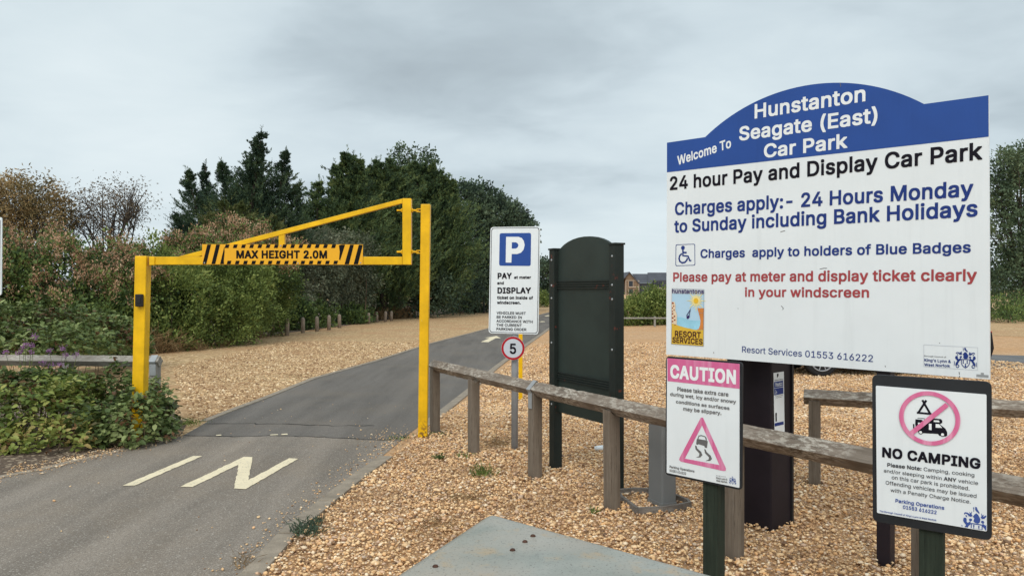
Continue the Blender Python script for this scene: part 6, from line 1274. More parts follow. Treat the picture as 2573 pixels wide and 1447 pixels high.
for tx, a, b, h, mt, w_ in (('Charges  apply to holders of Blue Badges', (332, 187), (2205, 149), (332, 130), M_NAVY, 1), ('Please pay at meter and display ticket clearly', (143, 350), (2247, 345), (143, 290), M_RED_FADED, 1),
                        ('in your windscreen', (640, 454), (1500, 460), (640, 394), M_RED_FADED, 1), ('Resort Services 01553 616222', (620, 840), (1527, 907), (620, 798), M_NAVY, 0)):
    WF.text([(tx, w_)], a, b, h, mt, board)
# badge holder symbol
fr_o = [(160, 95), (294, 90), (295, 240), (158, 244)]; fr_i = [(164, 99), (290, 94), (291, 236), (162, 240)]
WF.shapes([(fr_o, fr_i)], 'icon_frame', M_NAVY, board, 1, rad=0.012)
wl_ = WF.stroke([[(210, 128), (210, 172), (246, 176), (258, 208), (268, 205)], [(211, 150), (236, 152)],
                 [(203, 158), (188, 172), (183, 192), (189, 212), (204, 222), (224, 218), (238, 202), (241, 188)]], 0.013)
WF.shapes(wl_ + [circ(WF.to2((210, 118)), 0.016, 16)], 'wheelchair_symbol', M_NAVY, board, 1, two=True)

# the resort emblem
WF.z = (1680, 720, 9.65)
M_LOGO_SKY = paint('logo_sky', (0.42, 0.60, 0.74), 0.4, 0.05, 3, 0); M_LOGO_SEA = paint('logo_sea', (0.30, 0.58, 0.72), 0.4, 0.2, 6, 0)
M_LOGO_SAND = paint('logo_sand', (0.66, 0.42, 0.045), 0.4, 0.06, 6, 0); M_LOGO_OR = paint('logo_orange', (0.62, 0.22, 0.05), 0.4, 0.2, 12, 0); M_LOGO_CREAM = paint('logo_cream', (0.75, 0.60, 0.42), 0.4, 0.1, 12, 0)
M_MAROON = paint('maroon_ink', (0.055, 0.012, 0.014), 0.45, 0.1, 3, 0); M_PURPLE = paint('purple_ink', (0.03, 0.015, 0.10), 0.45, 0.1, 3, 0)
lg = WF.shapes([[(90, 45), (868, 68), (862, 560), (850, 1440), (75, 1385)]], 'emblem', M_LOGO_SKY, board, 1)
WF.shapes([[(91, 47), (867, 69), (866, 188), (89, 168)]], 'emblem_band', M_SIGNGREY, board, 2)
WF.shapes([[(195, 735), (300, 738), (400, 768), (500, 812), (640, 822), (775, 822), (778, 1050), (600, 1050), (195, 930)]], 'emblem_sea', M_LOGO_SEA, board, 2)
WF.shapes([[(83, 885), (140, 890), (230, 940), (400, 990), (520, 1015), (640, 1045), (740, 1052), (856, 1045), (850, 1440), (75, 1385)]], 'emblem_sand', M_LOGO_SAND, board, 3)
WF.shapes([[(705, 520), (866, 525), (860, 640), (735, 632)], [(738, 640), (860, 645), (855, 1040), (680, 1045), (740, 1020), (770, 930), (782, 830), (765, 740)]], 'emblem_cliff', M_LOGO_OR, board, 4)
WF.shapes([[(85, 370), (150, 365), (175, 450), (170, 560), (210, 690), (205, 930), (84, 890)]], 'emblem_tower', M_LOGO_CREAM, board, 4)
rb = []
for x, y, w_, h_ in ((92, 375, 30, 45), (120, 455, 26, 35), (92, 500, 24, 34), (130, 545, 24, 36), (90, 580, 22, 34), (88, 640, 36, 36), (88, 735, 40, 40), (135, 700, 34, 36), (140, 790, 36, 36), (88, 825, 36, 36), (120, 385, 14, 40), (146, 915, 40, 14)):
    rb.append([(x, y), (x + w_, y + 3), (x + w_, y + h_), (x, y + h_)])
WF.shapes(rb, 'emblem_windows', paint('brick_ink', (0.30, 0.05, 0.02), 0.5, 0.2, 20, 0), board, 5)
sun_c = WF.to2((673, 342))
rays_ = []
for k in range(16):
    a = 2 * math.pi * k / 16; r1 = 0.060 if k % 2 else 0.085
    d = Vector((math.cos(a), math.sin(a))); n_ = Vector((-d.y, d.x))
    rays_.append([sun_c + d * 0.026 + n_ * 0.006, sun_c + d * r1, sun_c + d * 0.026 - n_ * 0.006])
WF.shapes(rays_ + [circ(sun_c, 0.028, 24)], 'emblem_rays', paint('pale_gold', (0.80, 0.68, 0.30), 0.4, 0.05, 3, 0), board, 3, two=True)
WF.shapes([circ(sun_c, 0.020, 20)], 'emblem_sun', paint('gold', (0.75, 0.45, 0.03), 0.4, 0.05, 3, 0), board, 5, two=True)
WF.shapes([([(548, 522), (440, 690), (445, 770), (475, 785), (520, 740), (515, 690)], [(520, 590), (462, 690), (460, 720), (500, 690)])], 'emblem_sail', M_PURPLE, board, 4)
WF.text([('hunstantons', 1)], (92, 157), (860, 172), (92, 58), M_PURPLE, board, 4)
WF.text([('RESORT', 1)], (160, 1205), (792, 1242), (160, 1070), M_MAROON, board, 5)
WF.text([('SERVICES', 1)], (100, 1345), (832, 1398), (100, 1222), M_MAROON, board, 5)
WF.shapes([([(88, 43), (870, 66), (852, 1442), (73, 1387)], [(92, 48), (866, 70), (848, 1436), (78, 1382)])], 'emblem_border', M_GREY_INK, board, 6)

# council crest: drawn in its own square, mapped wherever it is printed
def arcpts(cx, cy, r, a0, a1, n=12, ry=None):
    return [(cx + r * math.cos(R(a0 + (a1 - a0) * k / n)), cy + (ry or r) * math.sin(R(a0 + (a1 - a0) * k / n))) for k in range(n + 1)]
def mir(l): return [(3320 - x, y + 22) for x, y in l]
CREST_DARK = [([(1505, 590), (1825, 600), (1825, 720), (1800, 800), (1750, 870), (1655, 930), (1560, 860), (1510, 780), (1500, 700)], [(1528, 616), (1802, 624), (1800, 720), (1778, 790), (1732, 848), (1655, 898), (1578, 838), (1534, 770), (1526, 700)]),
              [(1560, 640), (1590, 625), (1605, 650), (1590, 690), (1610, 740), (1575, 755), (1555, 730), (1575, 700)],
              [(1700, 650), (1730, 635), (1745, 660), (1730, 700), (1750, 750), (1715, 765), (1695, 740), (1715, 710)],
              [(1640, 765), (1668, 750), (1684, 790), (1672, 820), (1692, 865), (1656, 885), (1630, 860), (1648, 815)],
              [(1560, 430), (1600, 380), (1650, 340), (1700, 370), (1740, 430), (1765, 480), (1745, 560), (1700, 590), (1620, 580), (1575, 540), (1598, 470)],
              [(1620, 190), (1665, 190), (1682, 240), (1742, 320), (1735, 350), (1660, 300), (1622, 260)], [(1560, 215), (1580, 200), (1600, 215), (1590, 240), (1590, 310), (1576, 310), (1574, 240)],
              [(1250, 660), (1268, 665), (1278, 740), (1262, 830), (1245, 830), (1256, 740)], [(2042, 720), (2060, 715), (2062, 790), (2070, 880), (2052, 880), (2040, 800)]]
for f_ in (lambda l: l, mir):
    CREST_DARK += [f_([(1290, 540), (1310, 480), (1370, 478), (1392, 520), (1385, 560), (1412, 596), (1478, 562), (1446, 516), (1478, 482), (1532, 490), (1536, 530), (1492, 556), (1502, 620), (1440, 672), (1404, 735), (1380, 775), (1345, 800), (1342, 850), (1310, 850), (1300, 800), (1318, 720), (1372, 655), (1332, 610), (1300, 580)]),
                   f_(arcpts(1375, 845, 65, 150, -170, 20) + arcpts(1375, 845, 38, -170, 150, 20)),
                   f_([(1316, 400), (1322, 360), (1360, 342), (1420, 352), (1490, 392), (1530, 424), (1512, 446), (1450, 430), (1400, 386), (1352, 376), (1340, 402)]),
                   f_([(1450, 320), (1492, 358), (1535, 300), (1522, 370), (1552, 420), (1440, 440), (1490, 400)]), f_([(1345, 420), (1395, 415), (1400, 470), (1375, 455)])]
def crest(face, mp, mat, parent, layer, clip=None, name='council_crest'):
    out = []
    for p in CREST_DARK:
        ls = p if isinstance(p, tuple) else (p,)
        ls = [[mp(x, y) for x, y in l] for l in ls]
        if clip:
            ls = [clipped(l, clip) for l in ls]
            ls = [l for l in ls if len(l) > 2]
        if ls:
            out.append(tuple(ls))
    return face.shapes(out, name, mat, parent, layer)
def clipped(l, edges):
    for (nx, ny, dd) in edges:           # keep nx*x+ny*y <= dd
        o = []
        for i in range(len(l)):
            a, b = l[i - 1], l[i]
            da, db = nx * a[0] + ny * a[1] - dd, nx * b[0] + ny * b[1] - dd
            if (da <= 0) != (db <= 0):
                t_ = da / (da - db); o.append((a[0] + (b[0] - a[0]) * t_, a[1] + (b[1] - a[1]) * t_))
            if db <= 0: o.append(b)
        l = o
        if not l: break
    return l
WF.z = (2310, 860, 14.294)
WF.shapes([([(155, 75), (2110, 180), (2105, 1010), (155, 870)], [(172, 92), (2092, 194), (2088, 994), (172, 856)])], 'crest_frame', M_SIGNGREY, board, 1)
crest(WF, lambda x, y: (x, y), M_NAVY, board, 2)
WF.text([('Borough Council of', 0)], (185, 505), (965, 552), (185, 457), M_INK, board)
WF.text([("King's Lynn &", 1)], (185, 675), (1138, 735), (185, 576), M_NAVY, board)
WF.text([('West Norfolk', 1)], (185, 838), (1108, 892), (185, 745), M_NAVY, board)
WF.shapes([[(2050, 1140), (2490, 1175), (2485, 1270), (2050, 1235)], [(2210, 1085), (2320, 1092), (2320, 1160), (2212, 1150)]], 'maker_plate', M_GALV, board, 1)
# scuffs
WF.z = (0, 0, 1)
sc_ = WF.stroke([[(1961, 583), (1968, 581), (1973, 580)], [(2060, 676), (2070, 674), (2078, 674)], [(1963, 768), (1969, 775), (1966, 778)], [(1854, 774), (1855, 776)], [(2111, 209), (2113, 216), (2112, 219)], [(2224, 918), (2225, 922)], [(2410, 934), (2411, 941)], [(2411, 944), (2411, 949)], [(1793, 884), (1794, 888)], [(2360, 861), (2362, 862)]], 0.004)
WF.shapes(sc_, 'scuff', M_GREY_INK, board, 1, two=True)
for px in (1836, 2216):
    q = WF.to2((px, 800)); p = WF.to3((q.x, 0), -0.068)
    MB().obox(p + Vector((0, 0, 0.9)), WF.u, WF.n, (0, 0, 1), 0.04, 0.045, 1.15).build('leg', M_AUB, wb, bevel=0.004)

# ================================================================== CAUTION SIGN
CF = Face(1674, 4.20, 1866, 3.90, (1660, 880, 3.808))
q = CF.to2((457, 1300)); p = CF.to3((q.x, 0), -0.06)
cs = thing('caution_sign', 'small white caution sign with a faded pink header and skidding car triangle', 'warning sign', p)
fm = CF.slab([(50, 56), (782, 114), (774, 1338), (45, 1188)], 0.014, 'frame', M_FRAME, cs, rad=0.022, bevel=0.002)
pa = CF.slab([(65, 74), (757, 129), (756, 1312), (62, 1168)], 0.004, 'panel', M_WHITE, cs, w=0.0045, rad=0.004)
CF.o = CF.o + CF.n * 0.0045
CF.shapes([[(65, 74), (757, 129), (756, 367), (67, 293)]], 'header', M_PINK, pa, 1)
CF.text([('CAUTION', 2)], (94, 257), (722, 317), (94, 142), M_WHITE_VINYL, pa)
for tx, a, b, h in (('Please take extra care', (160, 386), (650, 440), (160, 349)), ('during wet, icy and/or snowy', (93, 432), (722, 508), (93, 400)), ('conditions as surfaces', (148, 503), (660, 568), (148, 473)), ('may be slippery.', (218, 573), (583, 616), (218, 540))):
    CF.text([(tx, 1)], a, b, h, M_GREY_INK, pa)
CF.text([('Parking Operations', 1)], (87, 1120), (325, 1165), (87, 1098), M_GREY_INK, pa)
CF.text([('01553 616222', 1)], (87, 1156), (245, 1188), (87, 1134), M_GREY_INK, pa)
CF.text([('Borough Council of', 0)], (533, 1198), (625, 1211), (533, 1190), M_GREY_INK, pa)
CF.text([("King's Lynn &", 1)], (533, 1224), (640, 1242), (533, 1206), M_GREY_INK, pa)
CF.text([('West Norfolk', 1)], (533, 1250), (640, 1268), (533, 1233), M_GREY_INK, pa)
crest(CF, lambda x, y: (655 + (x - 1245) / 830 * 70, 1200 + (y - 190) / 760 * 78 + (x - 1245) / 830 * 8), M_BLUE, pa, 1)
CF.shapes([([(385, 642), (406, 642), (625, 1125), (624, 1150), (600, 1152), (195, 1062), (177, 1045), (184, 1022)], [(397, 716), (232, 1033), (563, 1095)])], 'warning_triangle', M_PINK, pa, 1)
CF.shapes([([(352, 845), (365, 812), (390, 808), (428, 820), (440, 836), (444, 866), (452, 866), (450, 882), (444, 932), (424, 928), (418, 912), (360, 895), (355, 902), (340, 896), (346, 850)], [(362, 846), (370, 820), (392, 818), (424, 828), (434, 858)])], 'car_symbol', M_GREY_INK, pa, 1)
CF.shapes([[(330, 908), (345, 912), (350, 935), (388, 968), (400, 1000), (380, 1022), (340, 1022), (368, 1010), (372, 985), (335, 945)], [(418, 942), (430, 945), (440, 970), (480, 1005), (492, 1035), (475, 1056), (430, 1055), (460, 1042), (464, 1022), (425, 980)]], 'skid_symbol', M_GREY_INK, pa, 1)
MB().obox(p + Vector((0, 0, 0.48)), CF.u, CF.n, (0, 0, 1), 0.043, 0.043, 0.73).build('post', M_GREENWOOD, cs, M=None, bevel=0.006)

# ================================================================== NO CAMPING SIGN
KF = Face(2192, 3.40, 2492, 3.153, (2190, 940, 3.445))
q = KF.to2((512, 1400)); p = KF.to3((q.x, 0), -0.062)
ks = thing('no_camping_sign', 'white no camping sign in a thick black frame on a dark green post', 'prohibition sign', p)
KF.slab([(4, 0), (1040, 66), (1042, 1442), (10, 1272)], 0.016, 'frame', M_FRAME, ks, rad=0.028, bevel=0.002)
pa = KF.slab([(38, 97), (995, 174), (999, 1357), (48, 1195)], 0.004, 'panel', M_WHITE, ks, w=0.0045, rad=0.006)
KF.o = KF.o + KF.n * 0.0045
ce = (KF.to2((240, 345)) + KF.to2((769, 415))) / 2
rx_ = (KF.to2((769, 415)) - KF.to2((240, 345))).length / 2
KF.shapes([[(380, 388), (436, 392), (450, 412), (455, 388), (520, 388), (522, 380), (600, 386), (613, 400), (612, 420), (590, 430), (640, 470), (655, 500), (655, 530), (640, 538), (585, 530), (575, 515), (440, 508), (420, 512), (385, 470), (378, 430)],
           [(398, 376), (460, 380), (460, 385), (398, 381)], [(358, 430), (370, 428), (372, 468), (360, 466)]], 'camper_symbol', M_INK, pa, 1)
KF.shapes([circ(KF.to2((425, 500)), 0.0085, 16), circ(KF.to2((615, 520)), 0.009, 16)], 'camper_symbol', M_INK, pa, 2, two=True)
KF.shapes([circ(KF.to2((425, 500)), 0.0055, 16), circ(KF.to2((615, 520)), 0.0058, 16)] + [[KF.to2(x) for x in l] for l in ([(402, 416), (440, 418), (440, 446), (404, 444)], [(540, 396), (585, 398), (588, 414), (538, 410)], [(556, 428), (585, 430), (612, 462), (555, 460)], [(497, 425), (520, 427), (520, 482), (497, 478)])], 'camper_symbol', M_WHITE_VINYL, pa, 3, two=True)
KF.shapes(KF.stroke([[(440, 222), (462, 262), (510, 344)], [(474, 224), (450, 262), (404, 334)], [(392, 331), (520, 343)]], 0.0085), 'tent_symbol', M_INK, pa, 1, two=True)
KF.shapes([(circ(ce, rx_, 64), circ(ce, rx_ * 0.845, 64))], 'prohibition_ring', M_PINK2, pa, 4, two=True)
s0, s1 = KF.to2((340, 512)), KF.to2((655, 260))
KF.shapes(KF.stroke([[s0, s1]], rx_ * 0.165, two=True), 'prohibition_bar', M_PINK2, pa, 5, two=True)
KF.text([('NO CAMPING', 2)], (92, 710), (942, 815), (92, 632), M_INK, pa)
M_SOFTINK = paint('soft_black_ink', (0.035, 0.034, 0.04), 0.5, 0.1, 3, 0)
for sg, a, b, h in (([('Please Note:', 1), (' Camping, cooking', 0)], (137, 796), (890, 886), (137, 765)), ([('and/or sleeping within ', 0), ('ANY', 1), (' vehicle', 0)], (107, 845), (922, 956), (107, 815)),
                    ([('on this car park is prohibited.', 0)], (175, 904), (848, 1003), (175, 872)), ([('Offending vehicles may be issued', 0)], (122, 950), (908, 1068), (122, 918)), ([('with a Penalty Charge Notice.', 0)], (165, 1014), (858, 1117), (165, 983))):
    KF.text(sg, a, b, h, M_SOFTINK, pa)
M_SOFTBLUE = paint('faded_blue_ink', (0.045, 0.085, 0.30), 0.5, 0.1, 3, 0)
KF.text([('Parking Operations', 1)], (207, 1104), (630, 1169), (207, 1075), M_SOFTBLUE, pa)
KF.text([('01553 616222', 1)], (272, 1159), (563, 1208), (272, 1130), M_SOFTBLUE, pa)
KF.text([("The Borough Council of King's Lynn & West Norfolk", 1)], (70, 1186), (562, 1268), (70, 1173), M_SOFTBLUE, pa)
crest(KF, lambda x, y: (778 + (x - 1245) / 830 * 262, 1132 + (y - 190) / 760 * 270 + (x - 1245) / 830 * 30), M_SOFTBLUE, pa, 1, clip=[(1, 0, 993), (-0.168, 1, 1357 - 0.168 * 998 - 6)])
MB().obox(p + Vector((0, 0, 0.47)), KF.u, KF.n, (0, 0, 1), 0.047, 0.045, 0.72).build('post', M_GREENWOOD, ks, bevel=0.006)

# ================================================================== METAL CABINET AT THE CAMERA'S FEET
def steel_mat():
    m, t, b = newmat('painted_steel_lid')
    v = coords(t)
    f = noise(t, v, 5.5, 8, 0.7); g = noise(t, v, 1.8, 4); s = noise(t, v, 130, 3, 0.7); s2 = noise(t, coords(t, (1, 1, 1)), 9, 6, 0.7)
    c = mixc(t, maprange(t, f, 0.3, 0.7), (0.235, 0.25, 0.22), (0.375, 0.37, 0.325))
    c = mixc(t, maprange(t, g, 0.42, 0.58, 0, 0.85), c, (0.38, 0.335, 0.28))
    c = mixc(t, maprange(t, s2, 0.56, 0.68, 0, 0.7), c, (0.43, 0.31, 0.18))
    c = mixc(t, maprange(t, s, 0.585, 0.65, 0, 0.85), c, (0.09, 0.075, 0.06))
    setc(t, b, c); b.inputs['Roughness'].default_value = 0.38
    bump(t, b, f, 0.12, 0.01)
    return m
M_LID = steel_mat()
zt = 0.93
k0, kr_, kl = G(1232, 1286, zt), G(1815, 1447, zt), G(986, 1447, zt)
e1 = (kr_ - k0).normalized(); e2 = (kl - k0); e2 = (e2 - e1 * e2.dot(e1)).normalized(); e2b = (kl - k0).normalized()
cb = thing('utility_cabinet', 'low grey steel cabinet with rusty bolt heads on its worn lid', 'cabinet', (k0.x, k0.y, 0))
c4 = [k0, k0 + e1 * 1.5, k0 + e1 * 1.5 + e2b * 1.25, k0 + e2b * 1.25]
q2 = rounded([Vector((p.x, p.y)) for p in c4], 0.045)
lid = MB().prism([Vector((p.x, p.y, zt)) for p in q2], Vector((0, 0, -0.07))).build('lid', M_LID, cb, bevel=0.024, smooth=True)
cen2 = sum(c4, Vector()) / 4
q3 = [Vector((p.x, p.y, zt - 0.071)) + (Vector((cen2.x, cen2.y, zt - 0.071)) - Vector((p.x, p.y, zt - 0.071))) * 0.04 for p in q2]
MB().prism(q3, Vector((0, 0, -(zt - 0.07)))).build('body', M_LID, cb)
for px, py in ((1339, 1346.5), (1319, 1361), (1288, 1382), (1094, 1423)):
    p = G(px, py, zt)
    MB().lathe((p.x, p.y, zt - 0.001), [(0.0085, 0), (0.0085, 0.0025), (0.0065, 0.0055), (0.003, 0.007)], 12).build('bolt_head', M_RUST, lid, smooth=True)
# ================================================================== VEGETATION
def unit(v):
    return v / np.maximum(1e-9, np.linalg.norm(v, axis=-1, keepdims=True))
def leaf_arrays(P, Dr, ln, wd, fold=0.25, twist=None):
    "a rhombic leaf for every point: base at P, pointing along Dr"
    n = len(P)
    Dr = unit(Dr)
    rnd = rng.normal(size=(n, 3)) if twist is None else twist
    s = unit(np.cross(Dr, rnd)); up = np.cross(s, Dr)
    ln = np.broadcast_to(ln, n)[:, None]; wd = np.broadcast_to(wd, n)[:, None]
    m = P + Dr * ln * 0.45
    V = np.stack([P, m + s * wd * 0.5 + up * wd * fold, P + Dr * ln, m - s * wd * 0.5 + up * wd * fold], 1).reshape(-1, 3)
    Fq = np.arange(4 * n).reshape(n, 4)
    return V, Fq
def wob(d, seed, k=3):
    r = np.random.default_rng(seed)
    out = np.zeros(len(d))
    for i in range(6):
        a = r.normal(size=3) * (1.6 + 1.1 * i / 2); ph = r.uniform(0, 6.28)
        out += np.sin(d @ a + ph) / (1.2 + i * 0.5)
    return out / 3.0
def lobes_px(lst, dep_default=None):
    "lobes given where the photo shows them: (px, py, rx, ry, depth, depth radius)"
    out = []
    for px, py, rx, ry, dp, rd in lst:
        c = D(px, py, dp)
        out.append((np.array(c), np.array([rx / F * dp, rd, ry / F * dp])))
    return out
def n3(P, wl, seed):
    "cheap smooth noise in space, about -1..1, with the given wavelength in metres"
    r = np.random.default_rng(seed + 77)
    o = np.zeros(len(P))
    for i in range(7):
        k = unit(r.normal(size=3)) * (2 * np.pi / wl) * r.uniform(0.7, 1.5)
        o += np.sin(P @ k + r.uniform(0, 6.28))
    return o / 2.4
def lobe_tips(lobes, n, lump=0.16, shell=0.22, seed=1, rough=0.22, wl=0.75):
    areas = np.array([(l[1][0] * l[1][2] + l[1][0] * l[1][1] + l[1][1] * l[1][2]) for l in lobes])
    idx = rng.choice(len(lobes), n, p=areas / areas.sum())
    C = np.array([l[0] for l in lobes])[idx]; Rd = np.array([l[1] for l in lobes])[idx]
    d = unit(rng.normal(size=(n, 3)))
    r = 1 - shell * rng.uniform(0, 1, n) ** 1.6 + lump * wob(d * 2.2 + idx[:, None] * 7.1, seed)
    P = C + d * Rd * r[:, None]
    O = unit(d / Rd)
    keep = P[:, 2] > 0.03
    for k, (c, rr) in enumerate(lobes):
        q = np.linalg.norm((P - c) / rr, axis=1)
        keep &= ~((q < 0.72) & (idx != k))
    P, O = P[keep], O[keep]
    h = n3(P, wl, seed)
    keep = rng.uniform(0, 1, len(P)) < np.clip(1.0 + h * 0.8, 0.06, 1)
    P = P + O * (rough * np.clip(h, -1.2, 1.6))[:, None]
    keep &= P[:, 2] > 0.03
    return P[keep], O[keep]
def clump(P, O, k, spread, sd, up=0.0):
    "k leaves round every twig end"
    n = len(P)
    PP = np.repeat(P, k, 0) + rng.normal(size=(n * k, 3)) * spread
    DD = unit(np.repeat(O, k, 0) + rng.normal(size=(n * k, 3)) * sd + np.array([0, 0, up]))
    ok = PP[:, 2] > 0.01
    return PP[ok], DD[ok]
def trunk_mesh(segs, n=7):
    mb = MB()
    for pts, rads in segs:
        mb.tube(pts, rads, n)
    return mb
M_BARK = wood('bark', (0.045, 0.034, 0.026), (0.10, 0.078, 0.06), 2, grain=5)
M_TWIG = paint('twig', (0.13, 0.09, 0.06), 0.8, 0.3, 12, 0)
M_CON_D = leafmat('cypress_needles', [(0.019, 0.036, 0.025), (0.035, 0.065, 0.040), (0.064, 0.101, 0.051), (0.110, 0.151, 0.065)], nscale=1.3, transl=0.1)
M_CON_E = leafmat('leylandii_needles', [(0.024, 0.044, 0.027), (0.053, 0.091, 0.044), (0.108, 0.156, 0.057), (0.203, 0.235, 0.080)], nscale=1.3, transl=0.1)
M_CON_L = leafmat('pale_cypress_needles', [(0.036, 0.050, 0.017), (0.072, 0.094, 0.029), (0.120, 0.138, 0.046), (0.192, 0.168, 0.072)], nscale=1.3, transl=0.15)
M_OAK = leafmat('holm_oak_leaves', [(0.022, 0.037, 0.028), (0.050, 0.077, 0.053), (0.094, 0.136, 0.080), (0.151, 0.196, 0.113)], nscale=0.45)
M_POPLAR = leafmat('poplar_leaves', [(0.029, 0.048, 0.029), (0.064, 0.099, 0.055), (0.117, 0.164, 0.090), (0.180, 0.232, 0.126)], nscale=0.6)
M_HEDGE_D = leafmat('ivy_leaves', [(0.029, 0.046, 0.020), (0.067, 0.106, 0.040), (0.137, 0.200, 0.057), (0.242, 0.298, 0.087)], nscale=1.8)
M_HEDGE_G = leafmat('privet_leaves', [(0.050, 0.074, 0.021), (0.112, 0.153, 0.039), (0.198, 0.254, 0.067), (0.327, 0.356, 0.107)], nscale=1.5)
M_GREYG = leafmat('grey_green_leaves', [(0.045, 0.055, 0.034), (0.098, 0.119, 0.072), (0.189, 0.206, 0.133), (0.289, 0.296, 0.200)], nscale=0.8)
M_TAN = leafmat('dry_flower_heads', [(0.202, 0.106, 0.060), (0.363, 0.209, 0.119), (0.564, 0.359, 0.222), (0.780, 0.548, 0.376)], nscale=1.6, transl=0.2)
M_BROWNLEAF = leafmat('browning_leaves', [(0.091, 0.077, 0.039), (0.198, 0.150, 0.065), (0.346, 0.236, 0.106), (0.496, 0.346, 0.175)], nscale=0.9)
M_TWIGLEAF = leafmat('sparse_dark_leaves', [(0.060, 0.047, 0.030), (0.127, 0.094, 0.057), (0.203, 0.144, 0.085)], nscale=1.2)
M_BRAMBLE = leafmat('bramble_leaves', [(0.138, 0.068, 0.033), (0.077, 0.115, 0.029), (0.146, 0.199, 0.044), (0.256, 0.298, 0.073), (0.373, 0.374, 0.111), (0.415, 0.306, 0.118)], nscale=1.5, rough=0.5)
M_BRAMBLE_D = leafmat('dark_bramble_leaves', [(0.133, 0.070, 0.035), (0.056, 0.086, 0.028), (0.117, 0.164, 0.051), (0.211, 0.258, 0.091), (0.312, 0.355, 0.148)], nscale=1.1, rough=0.5)
M_DEADLEAF = leafmat('dead_leaves', [(0.08, 0.045, 0.025), (0.17, 0.085, 0.042), (0.28, 0.15, 0.075)], nscale=2)
M_DRY = leafmat('dry_stalks', [(0.12, 0.075, 0.035), (0.24, 0.155, 0.075), (0.38, 0.27, 0.14)], nscale=1.6)
M_PURPLE_FL = leafmat('purple_petals', [(0.24, 0.085, 0.23), (0.38, 0.17, 0.37), (0.50, 0.29, 0.48)], nscale=3, transl=0.3)

def bush(name, label, cat, lobes, tips, k, ln, wd, spread, mat, group=None, sd=0.6, up=0.2, lump=0.16, stems=10, extra=None, seed=1, shell=0.25, rough=0.34, wl=1.0):
    b = np.mean([l[0] for l in lobes], axis=0)
    th = thing(name, label, cat, (b[0], b[1], 0), group)
    lobes = ruffle(lobes, len(lobes) * 4, 0.22, 0.42)
    P, O = lobe_tips(lobes, tips, lump, shell, seed, rough, wl)
    PP, DD = clump(P, O, k, spread, sd, up)
    # a looser inner layer so that the mass has body
    Pi, Oi = lobe_tips([(c, r * 0.80) for c, r in lobes], tips // 3, lump, shell, seed)
    PPi, DDi = clump(Pi, Oi, max(3, k // 2), spread * 1.3, 1.0, up)
    A = leaf_arrays(PP, DD, rng.uniform(0.6, 1.25, len(PP)) * ln, rng.uniform(0.7, 1.2, len(PP)) * wd)
    Bq = leaf_arrays(PPi, DDi, rng.uniform(0.9, 1.6, len(PPi)) * ln, rng.uniform(1.0, 1.7, len(PPi)) * wd)
    npmesh('foliage', np.vstack([A[0], Bq[0]]), np.vstack([A[1], Bq[1] + len(A[0])]), mat, th)
    segs = []
    for i in range(stems):
        c, r = lobes[i % len(lobes)]
        d = unit(rng.normal(size=3)); d[2] = abs(d[2]) * 0.8
        foot = Vector((c[0] + random.gauss(0, r[0] * 0.3), c[1] + random.gauss(0, r[1] * 0.3), -0.05))
        tip = Vector(c + d * r * 0.85)
        mid = (foot + tip) / 2 + Vector((random.gauss(0, 0.1), random.gauss(0, 0.1), 0.1)) * r[2]
        segs.append(([foot, mid, tip], [0.03, 0.02, 0.006]))
    trunk_mesh(segs, 5).build('stem', M_TWIG, th, fix=False)
    if extra:
        extra(th, P, O)
    return th

def ruffle(lobes, n, lo=0.22, hi=0.42, flat=1.0):
    "smaller lobes breaking out of the big ones, so that the outline is never smooth"
    out = list(lobes)
    for i in range(n):
        c, r = lobes[rng.integers(0, len(lobes))]
        d = unit(rng.normal(size=3)); d[2] = d[2] * 0.7 + 0.25; d = unit(d)
        s = rng.uniform(lo, hi)
        out.append((c + d * r * rng.uniform(0.78, 1.0), r * s * np.array([1, 1, rng.uniform(0.7, 1.3) * flat])))
    return out
def fronds(P, A, ln, blade, wd, k=9, fan=0.55):
    "feathery sprays: blades set alternately along an axis, shorter towards the tip"
    n = len(P)
    A = unit(A)
    s = unit(np.cross(A, rng.normal(size=(n, 3))))
    q = np.linspace(0.05, 1.0, k)
    ln = np.broadcast_to(ln, n)
    PP, DD, LL = [], [], []
    sag = np.array([0, 0, -0.10])
    for i, t in enumerate(q):
        side = 1 if i % 2 else -1
        last = i == k - 1
        PP.append(P + A * (ln * t * 0.85)[:, None] + sag * (t * t) * ln[:, None])
        DD.append(unit(A + (0 if last else side * fan) * s + rng.normal(size=(n, 3)) * 0.16))
        LL.append(blade * (1.15 - 0.45 * t) * rng.uniform(0.75, 1.25, n))
    PP = np.concatenate(PP); DD = np.concatenate(DD); LL = np.concatenate(LL)
    ok = PP[:, 2] > 0.05
    return leaf_arrays(PP[ok], DD[ok], LL[ok], wd * rng.uniform(0.7, 1.3, ok.sum()), 0.12)
